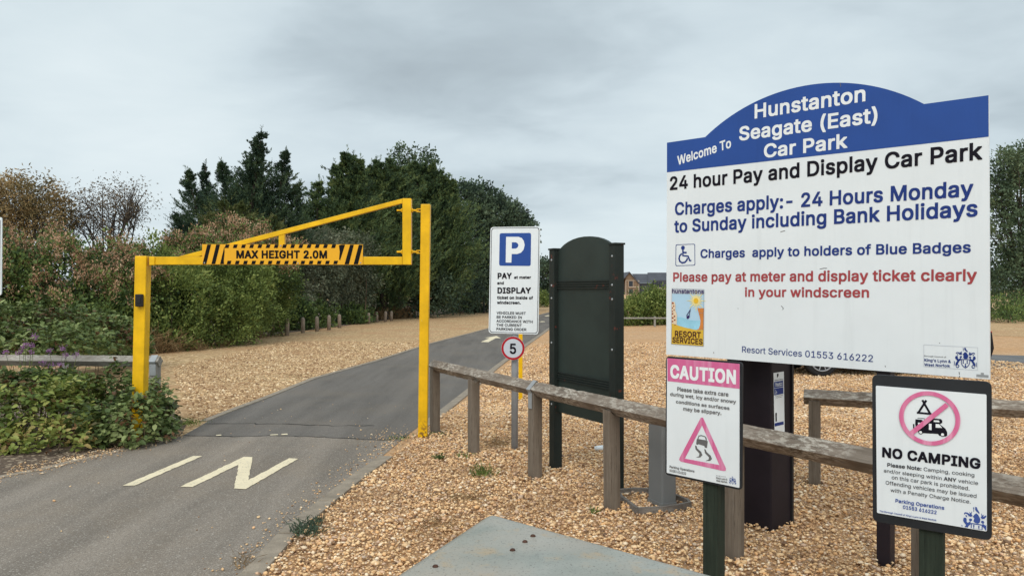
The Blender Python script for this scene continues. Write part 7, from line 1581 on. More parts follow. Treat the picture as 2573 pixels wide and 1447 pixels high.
def conifer(name, label, leaders, mat, blade=0.26, wd=0.05, density=1.0, group=None, elev=0.55, curl=0.25, fill=None, fr=0.55):
    """leaders: (base px, base py, tip px, tip py, radius px, depth, taper). Each leader is a stem hung with rising boughs of feathery sprays."""
    b0 = leaders[0]
    base = D(b0[0], b0[1], b0[5]); base = Vector((base.x, base.y, 0))
    th = thing(name, label, 'tree', base, group)
    Vs, Fs, off = [], [], 0
    def put(VF):
        nonlocal off
        Vs.append(VF[0]); Fs.append(VF[1] + off); off += len(VF[0])
    segs = []
    for (bx, by, tx, ty, rp, dp, tap) in leaders:
        tap = tap + 0.2; rp = rp * 1.5
        a, t = np.array(D(bx, by, dp)), np.array(D(tx, ty, dp + random.uniform(-0.6, 0.6)))
        Rm = rp / F * dp
        H = np.linalg.norm(t - a)
        nb = int(27 * density * max(0.8, H) * max(0.6, Rm) ** 0.6)
        u = rng.uniform(0, 0.985, nb) ** 1.1
        az = rng.uniform(0, 2 * np.pi, nb)
        bend = np.array([random.uniform(-1, 1) * 0.05 * H, 0, 0])
        axp = lambda q: a + (t - a) * q[:, None] + bend * (np.sin(q * np.pi))[:, None]
        ax = axp(u)
        prof = np.where(u > 0.12, (1 - u) ** tap, (1 - 0.12) ** tap * (0.65 + 0.35 * u / 0.12))
        whorl = 1 + 0.42 * np.sin(u * H * 4.2 + np.floor(az * 1.3) * 2.1 + rp)
        rogue = rng.uniform(0, 1, nb) < 0.22
        Lb = Rm * (prof + 0.03) * rng.uniform(0.3, 1.1, nb) * whorl * np.where(rogue, 1.4, 1.0)
        Lb = np.minimum(Lb, Rm * np.minimum(1.05, prof * 1.5 + 0.08))
        out = np.stack([np.cos(az), np.sin(az), np.zeros(nb)], 1)
        el = elev * rng.uniform(0.45, 1.2, nb) * np.where(rogue, 1.15, 1.0)
        P, Dd = [], []
        for q in (0.28, 0.42, 0.55, 0.67, 0.78, 0.87, 0.94, 1.0):
            rise = Lb * (q * np.tan(el) * 0.6 + curl * q * q) * (0.15 + 0.85 * (1 - u) ** 0.7)
            p = ax + out * (Lb * q)[:, None] + np.array([0, 0, 1.0]) * rise[:, None]
            dr = unit(out + np.array([0, 0, 1.0]) * (np.tan(el) * 0.6 + 2 * curl * q)[:, None] + rng.normal(size=(nb, 3)) * (0.34 if q < 1 else 0.10))
            P.append(p + rng.normal(size=p.shape) * 0.04); Dd.append(dr)
        P = np.concatenate(P); Dd = np.concatenate(Dd)
        ln = 0.8 * fr * rng.uniform(0.6, 1.3, len(P)) * np.clip(0.12 + 1.0 * np.tile(prof, 8), 0.16, 1)
        put(fronds(P, Dd, ln, blade, wd))
        # whip at the very tip
        q = np.linspace(0.84, 1.03, 10)
        PT = np.repeat(axp(q), 2, 0)
        put(fronds(PT, unit(rng.normal(size=PT.shape) * 0.35 + (t - a) / H), fr * 0.26, blade * 0.7, wd * 0.7, k=5))
        r0 = min(0.28, 0.02 + H * 0.022)
        segs.append(([Vector(a), Vector(a + (t - a) * 0.5 + bend), Vector(t)], [r0, r0 * 0.55, 0.012]))
    if fill:
        lob = ruffle(lobes_px(fill[0]), 10, 0.25, 0.45, 1.5)
        P, O = lobe_tips(lob, fill[1], 0.18, 0.45, 5)
        A = unit(O * np.array([1, 1, 0.5]) + np.array([0, 0, fill[2] if len(fill) > 2 else 0.45]) + rng.normal(size=O.shape) * 0.35)
        put(fronds(P, A, fr * rng.uniform(0.7, 1.4, len(P)), blade, wd))
    npmesh('crown', np.vstack(Vs), np.vstack(Fs), mat, th)
    f0 = segs[0][0][0]
    segs.append(([Vector((base.x, base.y, -0.1)), Vector((base.x * 0.5 + f0.x * 0.5, base.y, f0.z * 0.6 + 0.4)), f0 + Vector((0, 0, 0.3))], [0.30, 0.25, 0.2]))
    for s_ in segs[1:-1]:
        segs.append(([Vector((base.x, base.y, max(0.3, s_[0][0].z * 0.45))), (Vector((base.x, base.y, s_[0][0].z * 0.8)) + s_[0][0]) / 2, s_[0][0]], [0.14, 0.1, 0.06]))
    trunk_mesh(segs).build('trunk', M_BARK, th, fix=False)
    return th

def broadleaf(name, label, lobes, mat, tips, k, ln, wd, spread, group=None, lump=0.25, limbs=14, sd=0.8, foot=None, up=0.1, droop=0.0, seed=3, shell=0.4, bare=False):
    c = np.mean([l[0] for l in lobes], axis=0)
    base = Vector(foot) if foot is not None else Vector((c[0], c[1], 0))
    th = thing(name, label, 'tree', base, group)
    big = lobes
    lobes = ruffle(lobes, len(lobes) * 5, 0.22, 0.42)
    P, O = lobe_tips(lobes, tips, lump, shell, seed)
    PP, DD = clump(P, O, k, spread, sd, up - droop)
    V, Fq = leaf_arrays(PP, DD, rng.uniform(0.6, 1.3, len(PP)) * ln, rng.uniform(0.7, 1.2, len(PP)) * wd)
    npmesh('crown', V, Fq, mat, th)
    segs = []
    fork = base + Vector(((c[0] - base.x) * 0.3, (c[1] - base.y) * 0.3, max(0.5, c[2] * 0.35)))
    segs.append(([base + Vector((0, 0, -0.1)), (base + fork) / 2 + Vector((0.05, 0, 0)), fork], [0.20, 0.16, 0.13]))
    for i in range(limbs):
        cl, rl = big[i % len(big)]
        d = unit(rng.normal(size=3)); d[2] = abs(d[2])
        tip = Vector(cl + d * rl * 0.9)
        mid = fork.lerp(tip, 0.5) + Vector((random.gauss(0, 0.2), random.gauss(0, 0.2), random.uniform(0, 0.3)))
        segs.append(([fork, mid, tip], [0.09, 0.05, 0.012] if not bare else [0.045, 0.024, 0.006]))
        for j in range(3 if not bare else 14):
            t2 = Vector(cl + unit(rng.normal(size=3)) * rl * random.uniform(0.8, 1.08))
            p0 = mid.lerp(tip, random.uniform(0.1, 0.8))
            mm = p0.lerp(t2, 0.55) + Vector((random.gauss(0, 0.1), random.gauss(0, 0.1), random.uniform(-0.05, 0.15)))
            segs.append(([p0, mm, t2 + Vector((0, 0, -droop * random.uniform(0, 0.6)))], [0.03, 0.016, 0.005] if not bare else [0.012, 0.008, 0.003]))
    trunk_mesh(segs, 5).build('trunk', M_BARK, th, fix=False)
    return th, P, O

# ---- the tall cypress with ragged leaders
conifer('cypress_tree', 'tall ragged blue green cypress with several pointed leaders behind the brown hedge',
        [(640, 720, 657, 333, 105, 33, 1.0), (672, 640, 717, 384, 52, 33.4, 0.75), (520, 650, 470, 428, 44, 33.2, 0.7), (548, 650, 516, 414, 30, 34, 0.75), (600, 600, 556, 408, 34, 33.0, 0.7),
         (500, 640, 444, 540, 40, 32.6, 0.6), (710, 640, 752, 462, 40, 33.6, 0.7), (655, 560, 622, 405, 48, 34, 0.8), (700, 720, 742, 560, 66, 33.6, 0.6), (600, 700, 590, 500, 80, 33.8, 0.6)],
        M_CON_D, blade=0.125, wd=0.032, density=1.5, curl=0.5, fr=0.62, group='tall conifers along the lane', fill=([(635, 575, 88, 80, 34.2, 1.4), (690, 540, 52, 72, 34.2, 1.2), (640, 490, 46, 70, 34.2, 1.0), (545, 560, 52, 60, 34.0, 0.9), (495, 560, 34, 44, 33.6, 0.7)], 1900))
conifer('cypress_tree', 'low yellow green cypress with browned tips in front of the tallest cypress',
        [(590, 660, 560, 505, 50, 30.5, 0.7), (610, 660, 610, 512, 44, 30.3, 0.7), (550, 660, 530, 540, 40, 30.2, 0.7), (630, 660, 628, 545, 30, 30.2, 0.7), (690, 660, 685, 545, 30, 31, 0.7)],
        M_CON_L, blade=0.115, wd=0.032, density=1.7, curl=0.4, fr=0.5, group='tall conifers along the lane', fill=([(580, 590, 60, 55, 30.8, 0.7)], 500))
# ---- the dense dark row that closes the lane's left side
conifer('leylandii_tree', 'broad dark conifer with feathery sides nearest the cypress, above the striped plate',
        [(870, 790, 872, 384, 105, 41, 0.7), (815, 760, 802, 455, 55, 40.4, 0.6), (790, 720, 762, 515, 46, 40.2, 0.6), (905, 700, 906, 402, 50, 40.8, 0.75), (840, 700, 842, 415, 46, 40.6, 0.75), (780, 740, 748, 560, 40, 40.2, 0.6), (888, 600, 889, 392, 30, 40.8, 0.8)],
        M_CON_E, blade=0.165, wd=0.045, density=1.25, curl=0.4, fr=0.75, group='tall conifers along the lane', fill=([(865, 620, 84, 150, 41.6, 1.5), (800, 660, 50, 90, 41.2, 1.2)], 2600))
conifer('leylandii_tree', 'dense olive green conifer in the middle of the dark row',
        [(965, 790, 955, 408, 92, 44, 0.55), (1000, 760, 1003, 420, 80, 44.4, 0.55), (930, 720, 932, 416, 50, 43.8, 0.7), (975, 650, 978, 400, 36, 44, 0.8), (945, 600, 946, 404, 28, 44, 0.8)],
        M_CON_E, blade=0.165, wd=0.045, density=1.25, curl=0.4, fr=0.75, group='tall conifers along the lane', fill=([(975, 610, 80, 150, 45, 1.7)], 2300))
conifer('leylandii_tree', 'rounded olive conifer behind the tall yellow post',
        [(1070, 790, 1062, 410, 100, 48, 0.5), (1100, 760, 1105, 430, 80, 48.3, 0.5), (1030, 740, 1025, 415, 70, 47.8, 0.6), (1125, 700, 1134, 452, 56, 48, 0.65), (1085, 620, 1088, 412, 32, 48, 0.8), (1045, 620, 1044, 408, 30, 48, 0.8)],
        M_CON_E, blade=0.17, wd=0.05, density=1.2, curl=0.4, fr=0.78, group='tall conifers along the lane', fill=([(1075, 620, 88, 150, 49.4, 1.9), (1125, 650, 60, 120, 48.9, 1.6)], 2600))
broadleaf('poplar_tree', 'bushy tree top showing above the dark conifer row',
          lobes_px([(1013, 392, 22, 26, 56, 0.7), (1050, 405, 36, 32, 56, 1.0), (1078, 425, 28, 36, 56, 0.9), (1010, 430, 32, 30, 56, 1.0), (1048, 470, 60, 60, 56, 1.6)]), M_POPLAR, 620, 9, 0.22, 0.15, 0.13, limbs=12, up=0.4)
# ---- dark evergreen oaks towards the far end of the lane
broadleaf('evergreen_oak', 'dark round headed evergreen tree right of the conifer row',
          lobes_px([(1175, 530, 62, 60, 58, 2.0), (1215, 512, 52, 46, 59, 1.8), (1180, 600, 90, 90, 58, 2.6), (1230, 580, 70, 80, 58.5, 2.4), (1190, 690, 92, 90, 57.5, 2.6), (1160, 500, 34, 34, 58, 1.2)]),
          M_OAK, 4200, 11, 0.24, 0.16, 0.17, group='evergreen trees at the end of the lane', lump=0.3, shell=0.3)
broadleaf('evergreen_oak', 'dark evergreen tree partly hidden by the parking sign',
          lobes_px([(1275, 560, 52, 52, 64, 2.0), (1310, 580, 32, 40, 64, 1.6), (1280, 640, 66, 80, 64, 2.4), (1270, 710, 74, 74, 63.5, 2.4), (1240, 525, 28, 26, 64, 1.2)]),
          M_OAK, 3000, 11, 0.25, 0.17, 0.18, group='evergreen trees at the end of the lane', lump=0.3, shell=0.3)
broadleaf('evergreen_oak', 'smaller dark tree far down the lane between the parking sign and the notice board',
          lobes_px([(1362, 690, 30, 42, 95, 2.2), (1385, 710, 28, 40, 96, 2.2), (1350, 735, 34, 30, 95, 2.0), (1400, 738, 24, 26, 97, 2)]),
          M_OAK, 1200, 9, 0.34, 0.22, 0.24, group='evergreen trees at the end of the lane', lump=0.3, shell=0.3)
bush('shrub', 'pale green bush far down the lane beside the road', 'shrub', lobes_px([(1362, 755, 20, 17, 75, 0.8), (1375, 760, 12, 12, 75, 0.7)]), 300, 8, 0.16, 0.10, 0.10, M_HEDGE_G, stems=4)

# ---- hedges along the verge
def heads(n, ln, wd, name='flower_heads', mat=None, zmin=None, up=0.8):
    def f(th, P, O):
        z = P[:, 2]
        lim = np.quantile(z, 0.46) if zmin is None else zmin
        sel = P[(z > lim + rng.normal(0, 0.22, len(z))) & (O[:, 2] > -0.15) & (n3(P, 1.3, 5) > -0.75 + rng.normal(0, 0.15, len(z)))]
        idx = rng.choice(len(sel), min(n, len(sel)), replace=False)
        T = sel[idx]
        PP = np.repeat(T, 26, 0) + rng.normal(size=(len(T) * 26, 3)) * np.array([0.06, 0.06, 0.085])
        PP[:, 2] += np.abs(rng.normal(0, 0.06, len(PP)))
        V, Fq = leaf_arrays(PP, unit(rng.normal(size=PP.shape) * 0.5 + np.array([0, 0, up])), rng.uniform(0.5, 1.3, len(PP)) * ln, rng.uniform(0.6, 1.2, len(PP)) * wd)
        npmesh(name, V, Fq, mat or M_TAN, th)
    return f
HG = 'overgrown hedges along the verge'
bush('hedge', 'dark ivy hedge topped with tan dry flower heads at the left edge of the view', 'hedge',
     lobes_px([(30, 712, 130, 92, 20, 1.5), (160, 704, 130, 90, 20.5, 1.5), (265, 728, 110, 92, 21, 1.5), (-120, 715, 130, 100, 20, 1.5), (330, 770, 70, 100, 21.5, 1.3), (120, 800, 200, 90, 20, 1.4)]),
     7500, 10, 0.095, 0.065, 0.10, M_HEDGE_D, HG, extra=heads(4600, 0.075, 0.032), lump=0.2, seed=11, stems=16)
bush('hedge', 'brown topped hedge behind the striped max height plate', 'hedge',
     lobes_px([(400, 695, 95, 72, 25, 1.6), (500, 680, 100, 75, 26, 1.6), (600, 660, 90, 80, 27, 1.6), (680, 670, 66, 72, 28, 1.5), (370, 745, 80, 75, 24, 1.4)]),
     6000, 10, 0.10, 0.07, 0.11, M_HEDGE_D, HG, extra=heads(4600, 0.085, 0.038), lump=0.2, seed=12, stems=12)
bush('hedge', 'bright green privet hedge below the striped plate', 'hedge',
     lobes_px([(450, 760, 95, 105, 22.5, 1.5), (560, 745, 105, 105, 24.5, 1.6), (640, 740, 76, 95, 28.5, 1.3), (520, 815, 105, 58, 23.4, 1.1), (625, 795, 66, 44, 27.6, 1.0), (430, 840, 60, 45, 21.6, 1.0)]),
     8500, 10, 0.10, 0.05, 0.10, M_HEDGE_G, HG, lump=0.22, seed=13, stems=14, up=0.4)
bush('shrub', 'grey green shrub overhanging the bollards below the striped plate', 'shrub',
     lobes_px([(800, 640, 62, 60, 36, 1.2), (870, 650, 60, 60, 38, 1.2), (780, 715, 55, 66, 35.5, 1.0), (890, 725, 48, 56, 39, 1.0), (745, 750, 36, 50, 34, 0.9)]),
     3600, 9, 0.13, 0.065, 0.12, M_GREYG, 'shrubs under the conifers', lump=0.25, seed=14, up=-0.25, stems=10)
bush('shrub', 'low dark green shrub growing between the bollards', 'shrub',
     lobes_px([(735, 797, 46, 32, 32.6, 0.6), (800, 795, 42, 28, 35.0, 0.6), (878, 797, 36, 22, 38.0, 0.6), (905, 793, 24, 19, 39.5, 0.6), (692, 795, 26, 36, 31.6, 0.6)]),
     2000, 8, 0.12, 0.08, 0.11, M_HEDGE_D, 'shrubs under the conifers', seed=15, stems=6)
bush('shrub', 'dark shaded undergrowth under the conifer row', 'shrub',
     lobes_px([(930, 735, 85, 58, 45, 1.2), (1050, 730, 90, 60, 47, 1.4), (1130, 735, 80, 52, 53, 1.5), (1210, 735, 70, 45, 58, 1.5)]),
     2600, 8, 0.18, 0.11, 0.18, M_OAK, 'shrubs under the conifers', seed=16, stems=8)

def stalks(name, label, cat, lst, n, h, mat, group=None, lean=0.35, wd=0.018):
    "a dry thicket: hundreds of bent stalks"
    lob = lobes_px(lst)
    b = np.mean([l[0] for l in lob], axis=0)
    th = thing(name, label, cat, (b[0], b[1], 0), group)
    idx = rng.integers(0, len(lob), n)
    C = np.array([l[0] for l in lob])[idx]; Rr = np.array([l[1] for l in lob])[idx]
    P = C + unit(rng.normal(size=(n, 3))) * Rr * rng.uniform(0, 1, (n, 1)); P[:, 2] = 0
    H = (C[:, 2] + Rr[:, 2]) * rng.uniform(0.45, 1.0, n)
    Vs, Fs, off = [], [], 0
    d = unit(rng.normal(size=(n, 3)) * lean * np.array([1, 1, 0]) + np.array([0, 0, 1.0]))
    p0 = P
    for s in range(3):
        V, Fq = leaf_arrays(p0, d, H * 0.42, wd, 0.05)
        Vs.append(V); Fs.append(Fq + off); off += len(V)
        p0 = p0 + d * (H * 0.33)[:, None]; d = unit(d + rng.normal(size=(n, 3)) * 0.35 + np.array([0, 0, -0.12]))
    npmesh('stalks', np.vstack(Vs), np.vstack(Fs), mat, th)
    trunk_mesh([([Vector((b[0], b[1], -0.05)), Vector((b[0], b[1], 0.25))], [0.03, 0.01])], 5).build('stem', M_TWIG, th, fix=False)
    return th
stalks('dry_shrub', 'thicket of dry brown stalks at the end of the bollard row', 'shrub', [(985, 780, 35, 25, 45, 0.8), (1015, 782, 28, 22, 46, 0.8), (950, 785, 26, 20, 43.5, 0.7)], 900, 1.2, M_DRY, wd=0.03)
stalks('dry_shrub', 'dry brown stalks at the foot of the dark evergreen trees', 'shrub', [(1180, 778, 22, 14, 58, 0.8), (1150, 780, 16, 12, 56, 0.7)], 350, 1.0, M_DRY, wd=0.035)
stalks('dry_shrub', 'line of dry stalks along the foot of the green hedge', 'shrub', [(500, 866, 30, 24, 21.6, 0.5), (560, 858, 30, 20, 23, 0.5), (610, 848, 26, 18, 25, 0.5), (650, 838, 24, 16, 27, 0.5)], 420, 0.6, M_DRY, wd=0.014, lean=0.7)
stalks('dry_shrub', 'tangle of dead bramble canes right of the short yellow post', 'shrub', [(395, 845, 38, 44, 20.5, 0.5), (440, 850, 34, 36, 21, 0.5), (330, 845, 30, 46, 19.5, 0.5)], 420, 1.0, M_DRY, wd=0.016, lean=0.6)

# ---- the two thin trees behind the left hedge
t_, P, O = broadleaf('browning_tree', 'drooping brown leaved tree behind the hedge at the left edge', lobes_px([(0, 510, 62, 62, 25, 1.3), (62, 500, 60, 46, 25, 1.2), (100, 530, 48, 46, 25.3, 1.0), (30, 560, 80, 50, 25, 1.3), (-70, 520, 80, 80, 25, 1.4), (120, 560, 30, 40, 25, 0.8)]),
          M_BROWNLEAF, 3600, 9, 0.12, 0.045, 0.13, group='thin trees behind the left hedge', droop=0.75, lump=0.3, shell=0.5, limbs=14, bare=True, foot=(D(30, 728, 25).x, 25, 0))
broadleaf('bare_tree', 'sparse twiggy tree with arching drooping branches behind the left hedge', lobes_px([(205, 520, 36, 40, 26, 0.8), (255, 510, 46, 50, 26, 1.0), (310, 495, 42, 45, 26, 1.0), (270, 560, 66, 40, 26, 1.1), (345, 500, 26, 50, 26, 0.7), (190, 560, 28, 36, 26, 0.7)]),
          M_TWIGLEAF, 800, 6, 0.09, 0.04, 0.16, group='thin trees behind the left hedge', droop=0.7, lump=0.35, shell=0.7, limbs=18, bare=True, foot=(D(265, 728, 26).x, 26, 0))

# ---- brambles
def bramble(name, label, lobes, tips, mat, ln=0.075, group='bramble patches', extra=None, seed=21, k=6):
    b = np.mean([l[0] for l in lobes], axis=0)
    th = thing(name, label, 'bramble', (b[0], b[1], 0), group)
    lobes = ruffle(lobes, len(lobes) * 3, 0.25, 0.45)
    P, O = lobe_tips(lobes, tips, 0.18, 0.35, seed, rough=0.05, wl=0.35)
    n = len(P)
    # leaves in threes and fives, lying flat to the light
    PP = np.repeat(P, k, 0) + rng.normal(size=(n * k, 3)) * 0.035
    flat = unit(np.repeat(O, k, 0) * 0.5 + rng.normal(size=(n * k, 3)) * np.array([1, 1, 0.35]))
    tw = unit(rng.normal(size=PP.shape) * 0.45 + np.array([0, 0, 1.0]) + np.repeat(O, k, 0) * 0.5)
    ok = PP[:, 2] > 0.01
    PP, flat, tw = PP[ok], flat[ok], tw[ok]
    Dr = unit(flat); s = unit(np.cross(Dr, tw)); up = np.cross(s, Dr)
    l_ = (rng.uniform(0.55, 1.25, len(PP)) * ln)[:, None]; w_ = l_ * rng.uniform(0.6, 0.8, (len(PP), 1))
    tipdrop = -up * l_ * rng.uniform(0.05, 0.35, (len(PP), 1))
    V = np.stack([PP, PP + Dr * l_ * 0.28 + s * w_ * 0.42 + up * w_ * 0.12, PP + Dr * l_ * 0.6 + s * w_ * 0.40 + up * w_ * 0.10 + tipdrop * 0.4, PP + Dr * l_ + tipdrop,
                  PP + Dr * l_ * 0.6 - s * w_ * 0.40 + up * w_ * 0.10 + tipdrop * 0.4, PP + Dr * l_ * 0.28 - s * w_ * 0.42 + up * w_ * 0.12], 1).reshape(-1, 3)
    n6 = np.arange(len(PP))[:, None] * 6
    Fq = np.concatenate([n6 + np.array([0, 1, 2, 3]), n6 + np.array([0, 3, 4, 5])], 1).reshape(-1, 4)
    npmesh('foliage', V, Fq, mat, th)
    segs = []
    for i in range(26):
        c, r = lobes[i % len(lobes)]
        a = Vector((c[0] + random.gauss(0, r[0] * 0.4), c[1] + random.gauss(0, r[1] * 0.4), -0.03))
        d = unit(rng.normal(size=3)); d[2] = abs(d[2]) * 0.5
        t = Vector(c + d * r * 1.05)
        mid = a.lerp(t, 0.5) + Vector((0, 0, r[2] * 0.5))
        segs.append(([a, mid, t], [0.006, 0.005, 0.002]))
    trunk_mesh(segs, 5).build('cane', M_TWIG, th, fix=False)
    idx = rng.choice(len(P), max(6, len(P) // 16), replace=False)
    T = np.repeat(P[idx], 4, 0) + rng.normal(size=(len(idx) * 4, 3)) * 0.03
    T[:, 2] = np.maximum(T[:, 2], 0.01)
    V, Fq = leaf_arrays(T, rng.normal(size=T.shape), ln * 0.8, ln * 0.45, 0.4)
    npmesh('dead_leaves', V, Fq, M_DEADLEAF, th)
    if extra: extra(th, P, O)
    return th
bramble('bramble', 'yellowing green bramble patch spilling onto the kerb at the left edge', lobes_px([(40, 1050, 100, 95, 8.7, 0.6), (140, 1060, 90, 90, 8.6, 0.6), (-90, 1050, 110, 110, 8.6, 0.6), (215, 1045, 70, 75, 8.9, 0.5), (165, 1110, 60, 50, 8.15, 0.35), (60, 1115, 80, 45, 8.2, 0.35)]), 1900, M_BRAMBLE, k=6)
bramble('bramble', 'dark green bramble growing round the foot of the short yellow post', lobes_px([(330, 1050, 80, 62, 8.55, 0.42), (375, 1062, 55, 50, 8.6, 0.4), (346, 1052, 44, 44, 8.42, 0.22), (350, 1085, 50, 34, 8.35, 0.22), (290, 1065, 60, 55, 8.5, 0.4), (405, 1010, 20, 55, 9.55, 0.18), (330, 1000, 40, 55, 9.15, 0.22), (300, 960, 26, 50, 9.2, 0.2)]), 1350, M_BRAMBLE_D, seed=22)
bramble('bramble', 'bramble stems climbing over the silvery knee rail', lobes_px([(70, 968, 66, 30, 9.3, 0.3), (140, 975, 60, 30, 9.35, 0.3), (-20, 968, 60, 36, 9.3, 0.3), (225, 1000, 40, 36, 9.25, 0.25)]), 620, M_BRAMBLE_D, seed=23)
bramble('bramble', 'broad bramble mound behind the silvery knee rail', lobes_px([(60, 835, 120, 62, 14.5, 1.2), (180, 840, 110, 60, 15, 1.2), (270, 855, 80, 55, 16, 1.0), (-90, 830, 130, 72, 14, 1.2), (130, 870, 150, 40, 13.6, 0.9), (330, 870, 40, 30, 17, 0.6)]), 3400, M_BRAMBLE_D, ln=0.10, seed=24)

# ---- purple flowers standing by the rail
def wildflower(label, px, py, h, heads_):
    b = D(px, YH, 9.6); base = Vector((b.x, b.y, 0))
    th = thing('wildflower', label, 'flower', base, 'purple wildflowers')
    mb = MB(); V_, F_, off = [], [], 0
    for (hx, hy) in heads_:
        t = D(hx, hy, 9.55)
        mb.tube([base + Vector((random.gauss(0, 0.03), 0, -0.02)), base.lerp(t, 0.5) + Vector((random.gauss(0, 0.02), 0, 0.03)), t], [0.005, 0.004, 0.002], 5)
        T = np.array(t)[None] + rng.normal(size=(42, 3)) * np.array([0.020, 0.016, 0.018])
        V, Fq = leaf_arrays(T, rng.normal(size=T.shape) + np.array([0, 0, 0.5]), 0.022, 0.013)
        V_.append(V); F_.append(Fq + off); off += len(V)
    mb.build('stem', M_HEDGE_G, th, fix=False)
    npmesh('blossom', np.vstack(V_), np.vstack(F_), M_PURPLE_FL, th)
wildflower('tall purple wildflower clump over the left end of the silvery rail', 60, 900, 0.9, [(48, 884), (64, 866), (80, 868), (86, 846), (78, 885), (58, 874), (14, 885)])
wildflower('purple wildflower clump leaning over the rail beside its second post', 150, 900, 0.85, [(125, 882), (157, 876), (166, 892), (193, 891), (108, 912), (130, 920), (152, 918)])

# ---- weeds and dry tufts in the gravel
def tuft(label, px, py, n, h, mat, r=0.05, group='weeds in the gravel', flat=0.5, wd=0.007, name='weed_tuft'):
    p = G(px, py)
    th_b = Vector((p.x, p.y, 0.0))
    P = np.array(th_b)[None] + np.concatenate([rng.normal(size=(n, 2)) * r, np.full((n, 1), 0.012)], 1)
    d = unit(rng.normal(size=(n, 3)) * np.array([flat, flat, 0.2]) + np.array([0, 0, 0.8]))
    L1 = rng.uniform(0.4, 1.0, n) * h
    V1, F1 = leaf_arrays(P, d, L1, wd, 0.1)
    P2 = P + d * (L1 * 0.8)[:, None]; d2 = unit(d + rng.normal(size=(n, 3)) * 0.4 + np.array([0, 0, -0.35]))
    V2, F2 = leaf_arrays(P2, d2, L1 * 0.7, wd * 0.8, 0.1)
    V = np.vstack([V1, V2]); Fq = np.vstack([F1, F2 + len(V1)])
    o = npmesh(name, V - np.array(th_b), Fq, mat)
    o.location = th_b
    tag(o, label, 'weed', group)
tuft('dark green weed tuft against the edging nearest the camera', 765, 1345, 110, 0.10, M_OAK, 0.055, wd=0.010)
tuft('small green weed beside the larger dark tuft at the edging', 797, 1318, 50, 0.05, M_OAK, 0.035, wd=0.009)
tuft('grassy green weed on the open gravel in front of the knee rail', 1213, 1200, 70, 0.13, M_HEDGE_G, 0.045, wd=0.010)
tuft('low leafy weed in line with the second rail post', 1105, 1157, 45, 0.07, M_HEDGE_D, 0.03, wd=0.014)
tuft('little green weed at the foot of the second rail post', 1165, 1150, 40, 0.05, M_HEDGE_G, 0.06, wd=0.012)
tuft('green weeds round the foot of the tall yellow post', 1100, 1094, 60, 0.05, M_HEDGE_D, 0.09, wd=0.012)
tuft('green weeds on the broken edge beside the tall yellow post', 1005, 1104, 50, 0.04, M_HEDGE_D, 0.07, wd=0.012)
tuft('dry straw tuft behind the grey sign pole', 1262, 1120, 120, 0.16, M_DRY, 0.14, flat=1.3, wd=0.006, name='dry_grass_tuft')
tuft('flattened straw on the gravel in front of the second post', 1168, 1255, 110, 0.14, M_DRY, 0.10, flat=1.6, wd=0.005, name='dry_grass_tuft')
tuft('flattened straw near the cabinet corner', 1090, 1330, 70, 0.14, M_DRY, 0.09, flat=1.6, wd=0.005, name='dry_grass_tuft')
tuft('small weed in front of the fourth rail post', 1500, 1292, 24, 0.05, M_HEDGE_G, 0.03, wd=0.010)
tuft('green grass at the bramble end by the road', 470, 1068, 150, 0.07, M_HEDGE_G, 0.10, wd=0.010)
tuft('dry grass stalks on the edging at the bottom of the view', 612, 1425, 30, 0.10, M_DRY, 0.03, flat=0.9, wd=0.005, name='dry_grass_tuft')

# ================================================================== BOLLARDS, BIN, POSTS DOWN THE LANE
b0 = None
for i, (px, py, h) in enumerate(((684.5, 843, .61), (721, 843.5, .66), (761, 836.5, .62), (796.5, 832.5, .62), (826.5, 829.5, .64), (853, 824, .62), (927, 813.5, .56), (947, 810, .56), (968, 808.5, .57), (983.5, 806.5, .55))):
    p = G(px, py)
    lab = ['first concrete bollard, half hidden in the green hedge', 'second concrete bollard, clear of the hedge', 'third concrete bollard with a shrub on its left', 'fourth concrete bollard from the hedge end', 'fifth concrete bollard, standing clear and tallest looking',
           'sixth concrete bollard, partly overgrown by a shrub', 'seventh concrete bollard, right of the low dark shrub', 'eighth concrete bollard with dry grass at its foot', 'ninth concrete bollard before the dry stalks', 'last concrete bollard, furthest along the row'][i]
    if b0 is None:
        b0 = MB().lathe((0, 0, 0), [(0.078, -0.1), (0.078, 0.50), (0.074, 0.55), (0.062, 0.59), (0.042, 0.615), (0.015, 0.628)], 16).build('concrete_bollard', M_CONC, smooth=True)
        o = b0
    else:
        o = b0.copy(); COL.objects.link(o)
    o.location = (p.x, p.y, 0); o.scale = (1, 1, h / 0.63); o.rotation_euler = (random.gauss(0, 0.02), random.gauss(0, 0.02), random.uniform(0, 6))
    tag(o, lab, 'bollard', 'concrete bollards along the verge')
p = G(1087, 788)
rb_ = thing('litter_bin', 'small red bin with a blue top under the dark trees', 'bin', p)
MB().lathe((p.x, p.y, 0), [(0.10, 0), (0.115, 0.05), (0.12, 0.42), (0.11, 0.44)], 14).build('body', M_RED, rb_, smooth=True)
MB().lathe((p.x, p.y, 0), [(0.125, 0.441), (0.125, 0.50), (0.09, 0.56), (0.03, 0.585)], 14).build('lid', paint('pale_blue_plastic', (0.20, 0.30, 0.50), 0.4, 0.1, 6, 0), rb_, smooth=True)
p = G(1216, 788)
tag(MB().tube([(p.x, p.y, -0.1), (p.x, p.y, 1.75)], 0.035, 8).lathe((p.x, p.y, 1.75), [(0.045, 0), (0.045, 0.03), (0.02, 0.05)], 8).build('metal_post', M_FRAME), 'thin dark post standing before the trees left of the parking sign', 'post')
p = G(1367, 768.5)
bx = thing('concrete_block', 'pale concrete block beside the far end of the lane', 'block', p)
MB().box((p.x - 0.30, p.y, 0), (p.x + 0.24, p.y + 0.5, 0.42)).build('body', concrete('pale_block', (0.45, 0.41, 0.36)), bx, bevel=0.03)
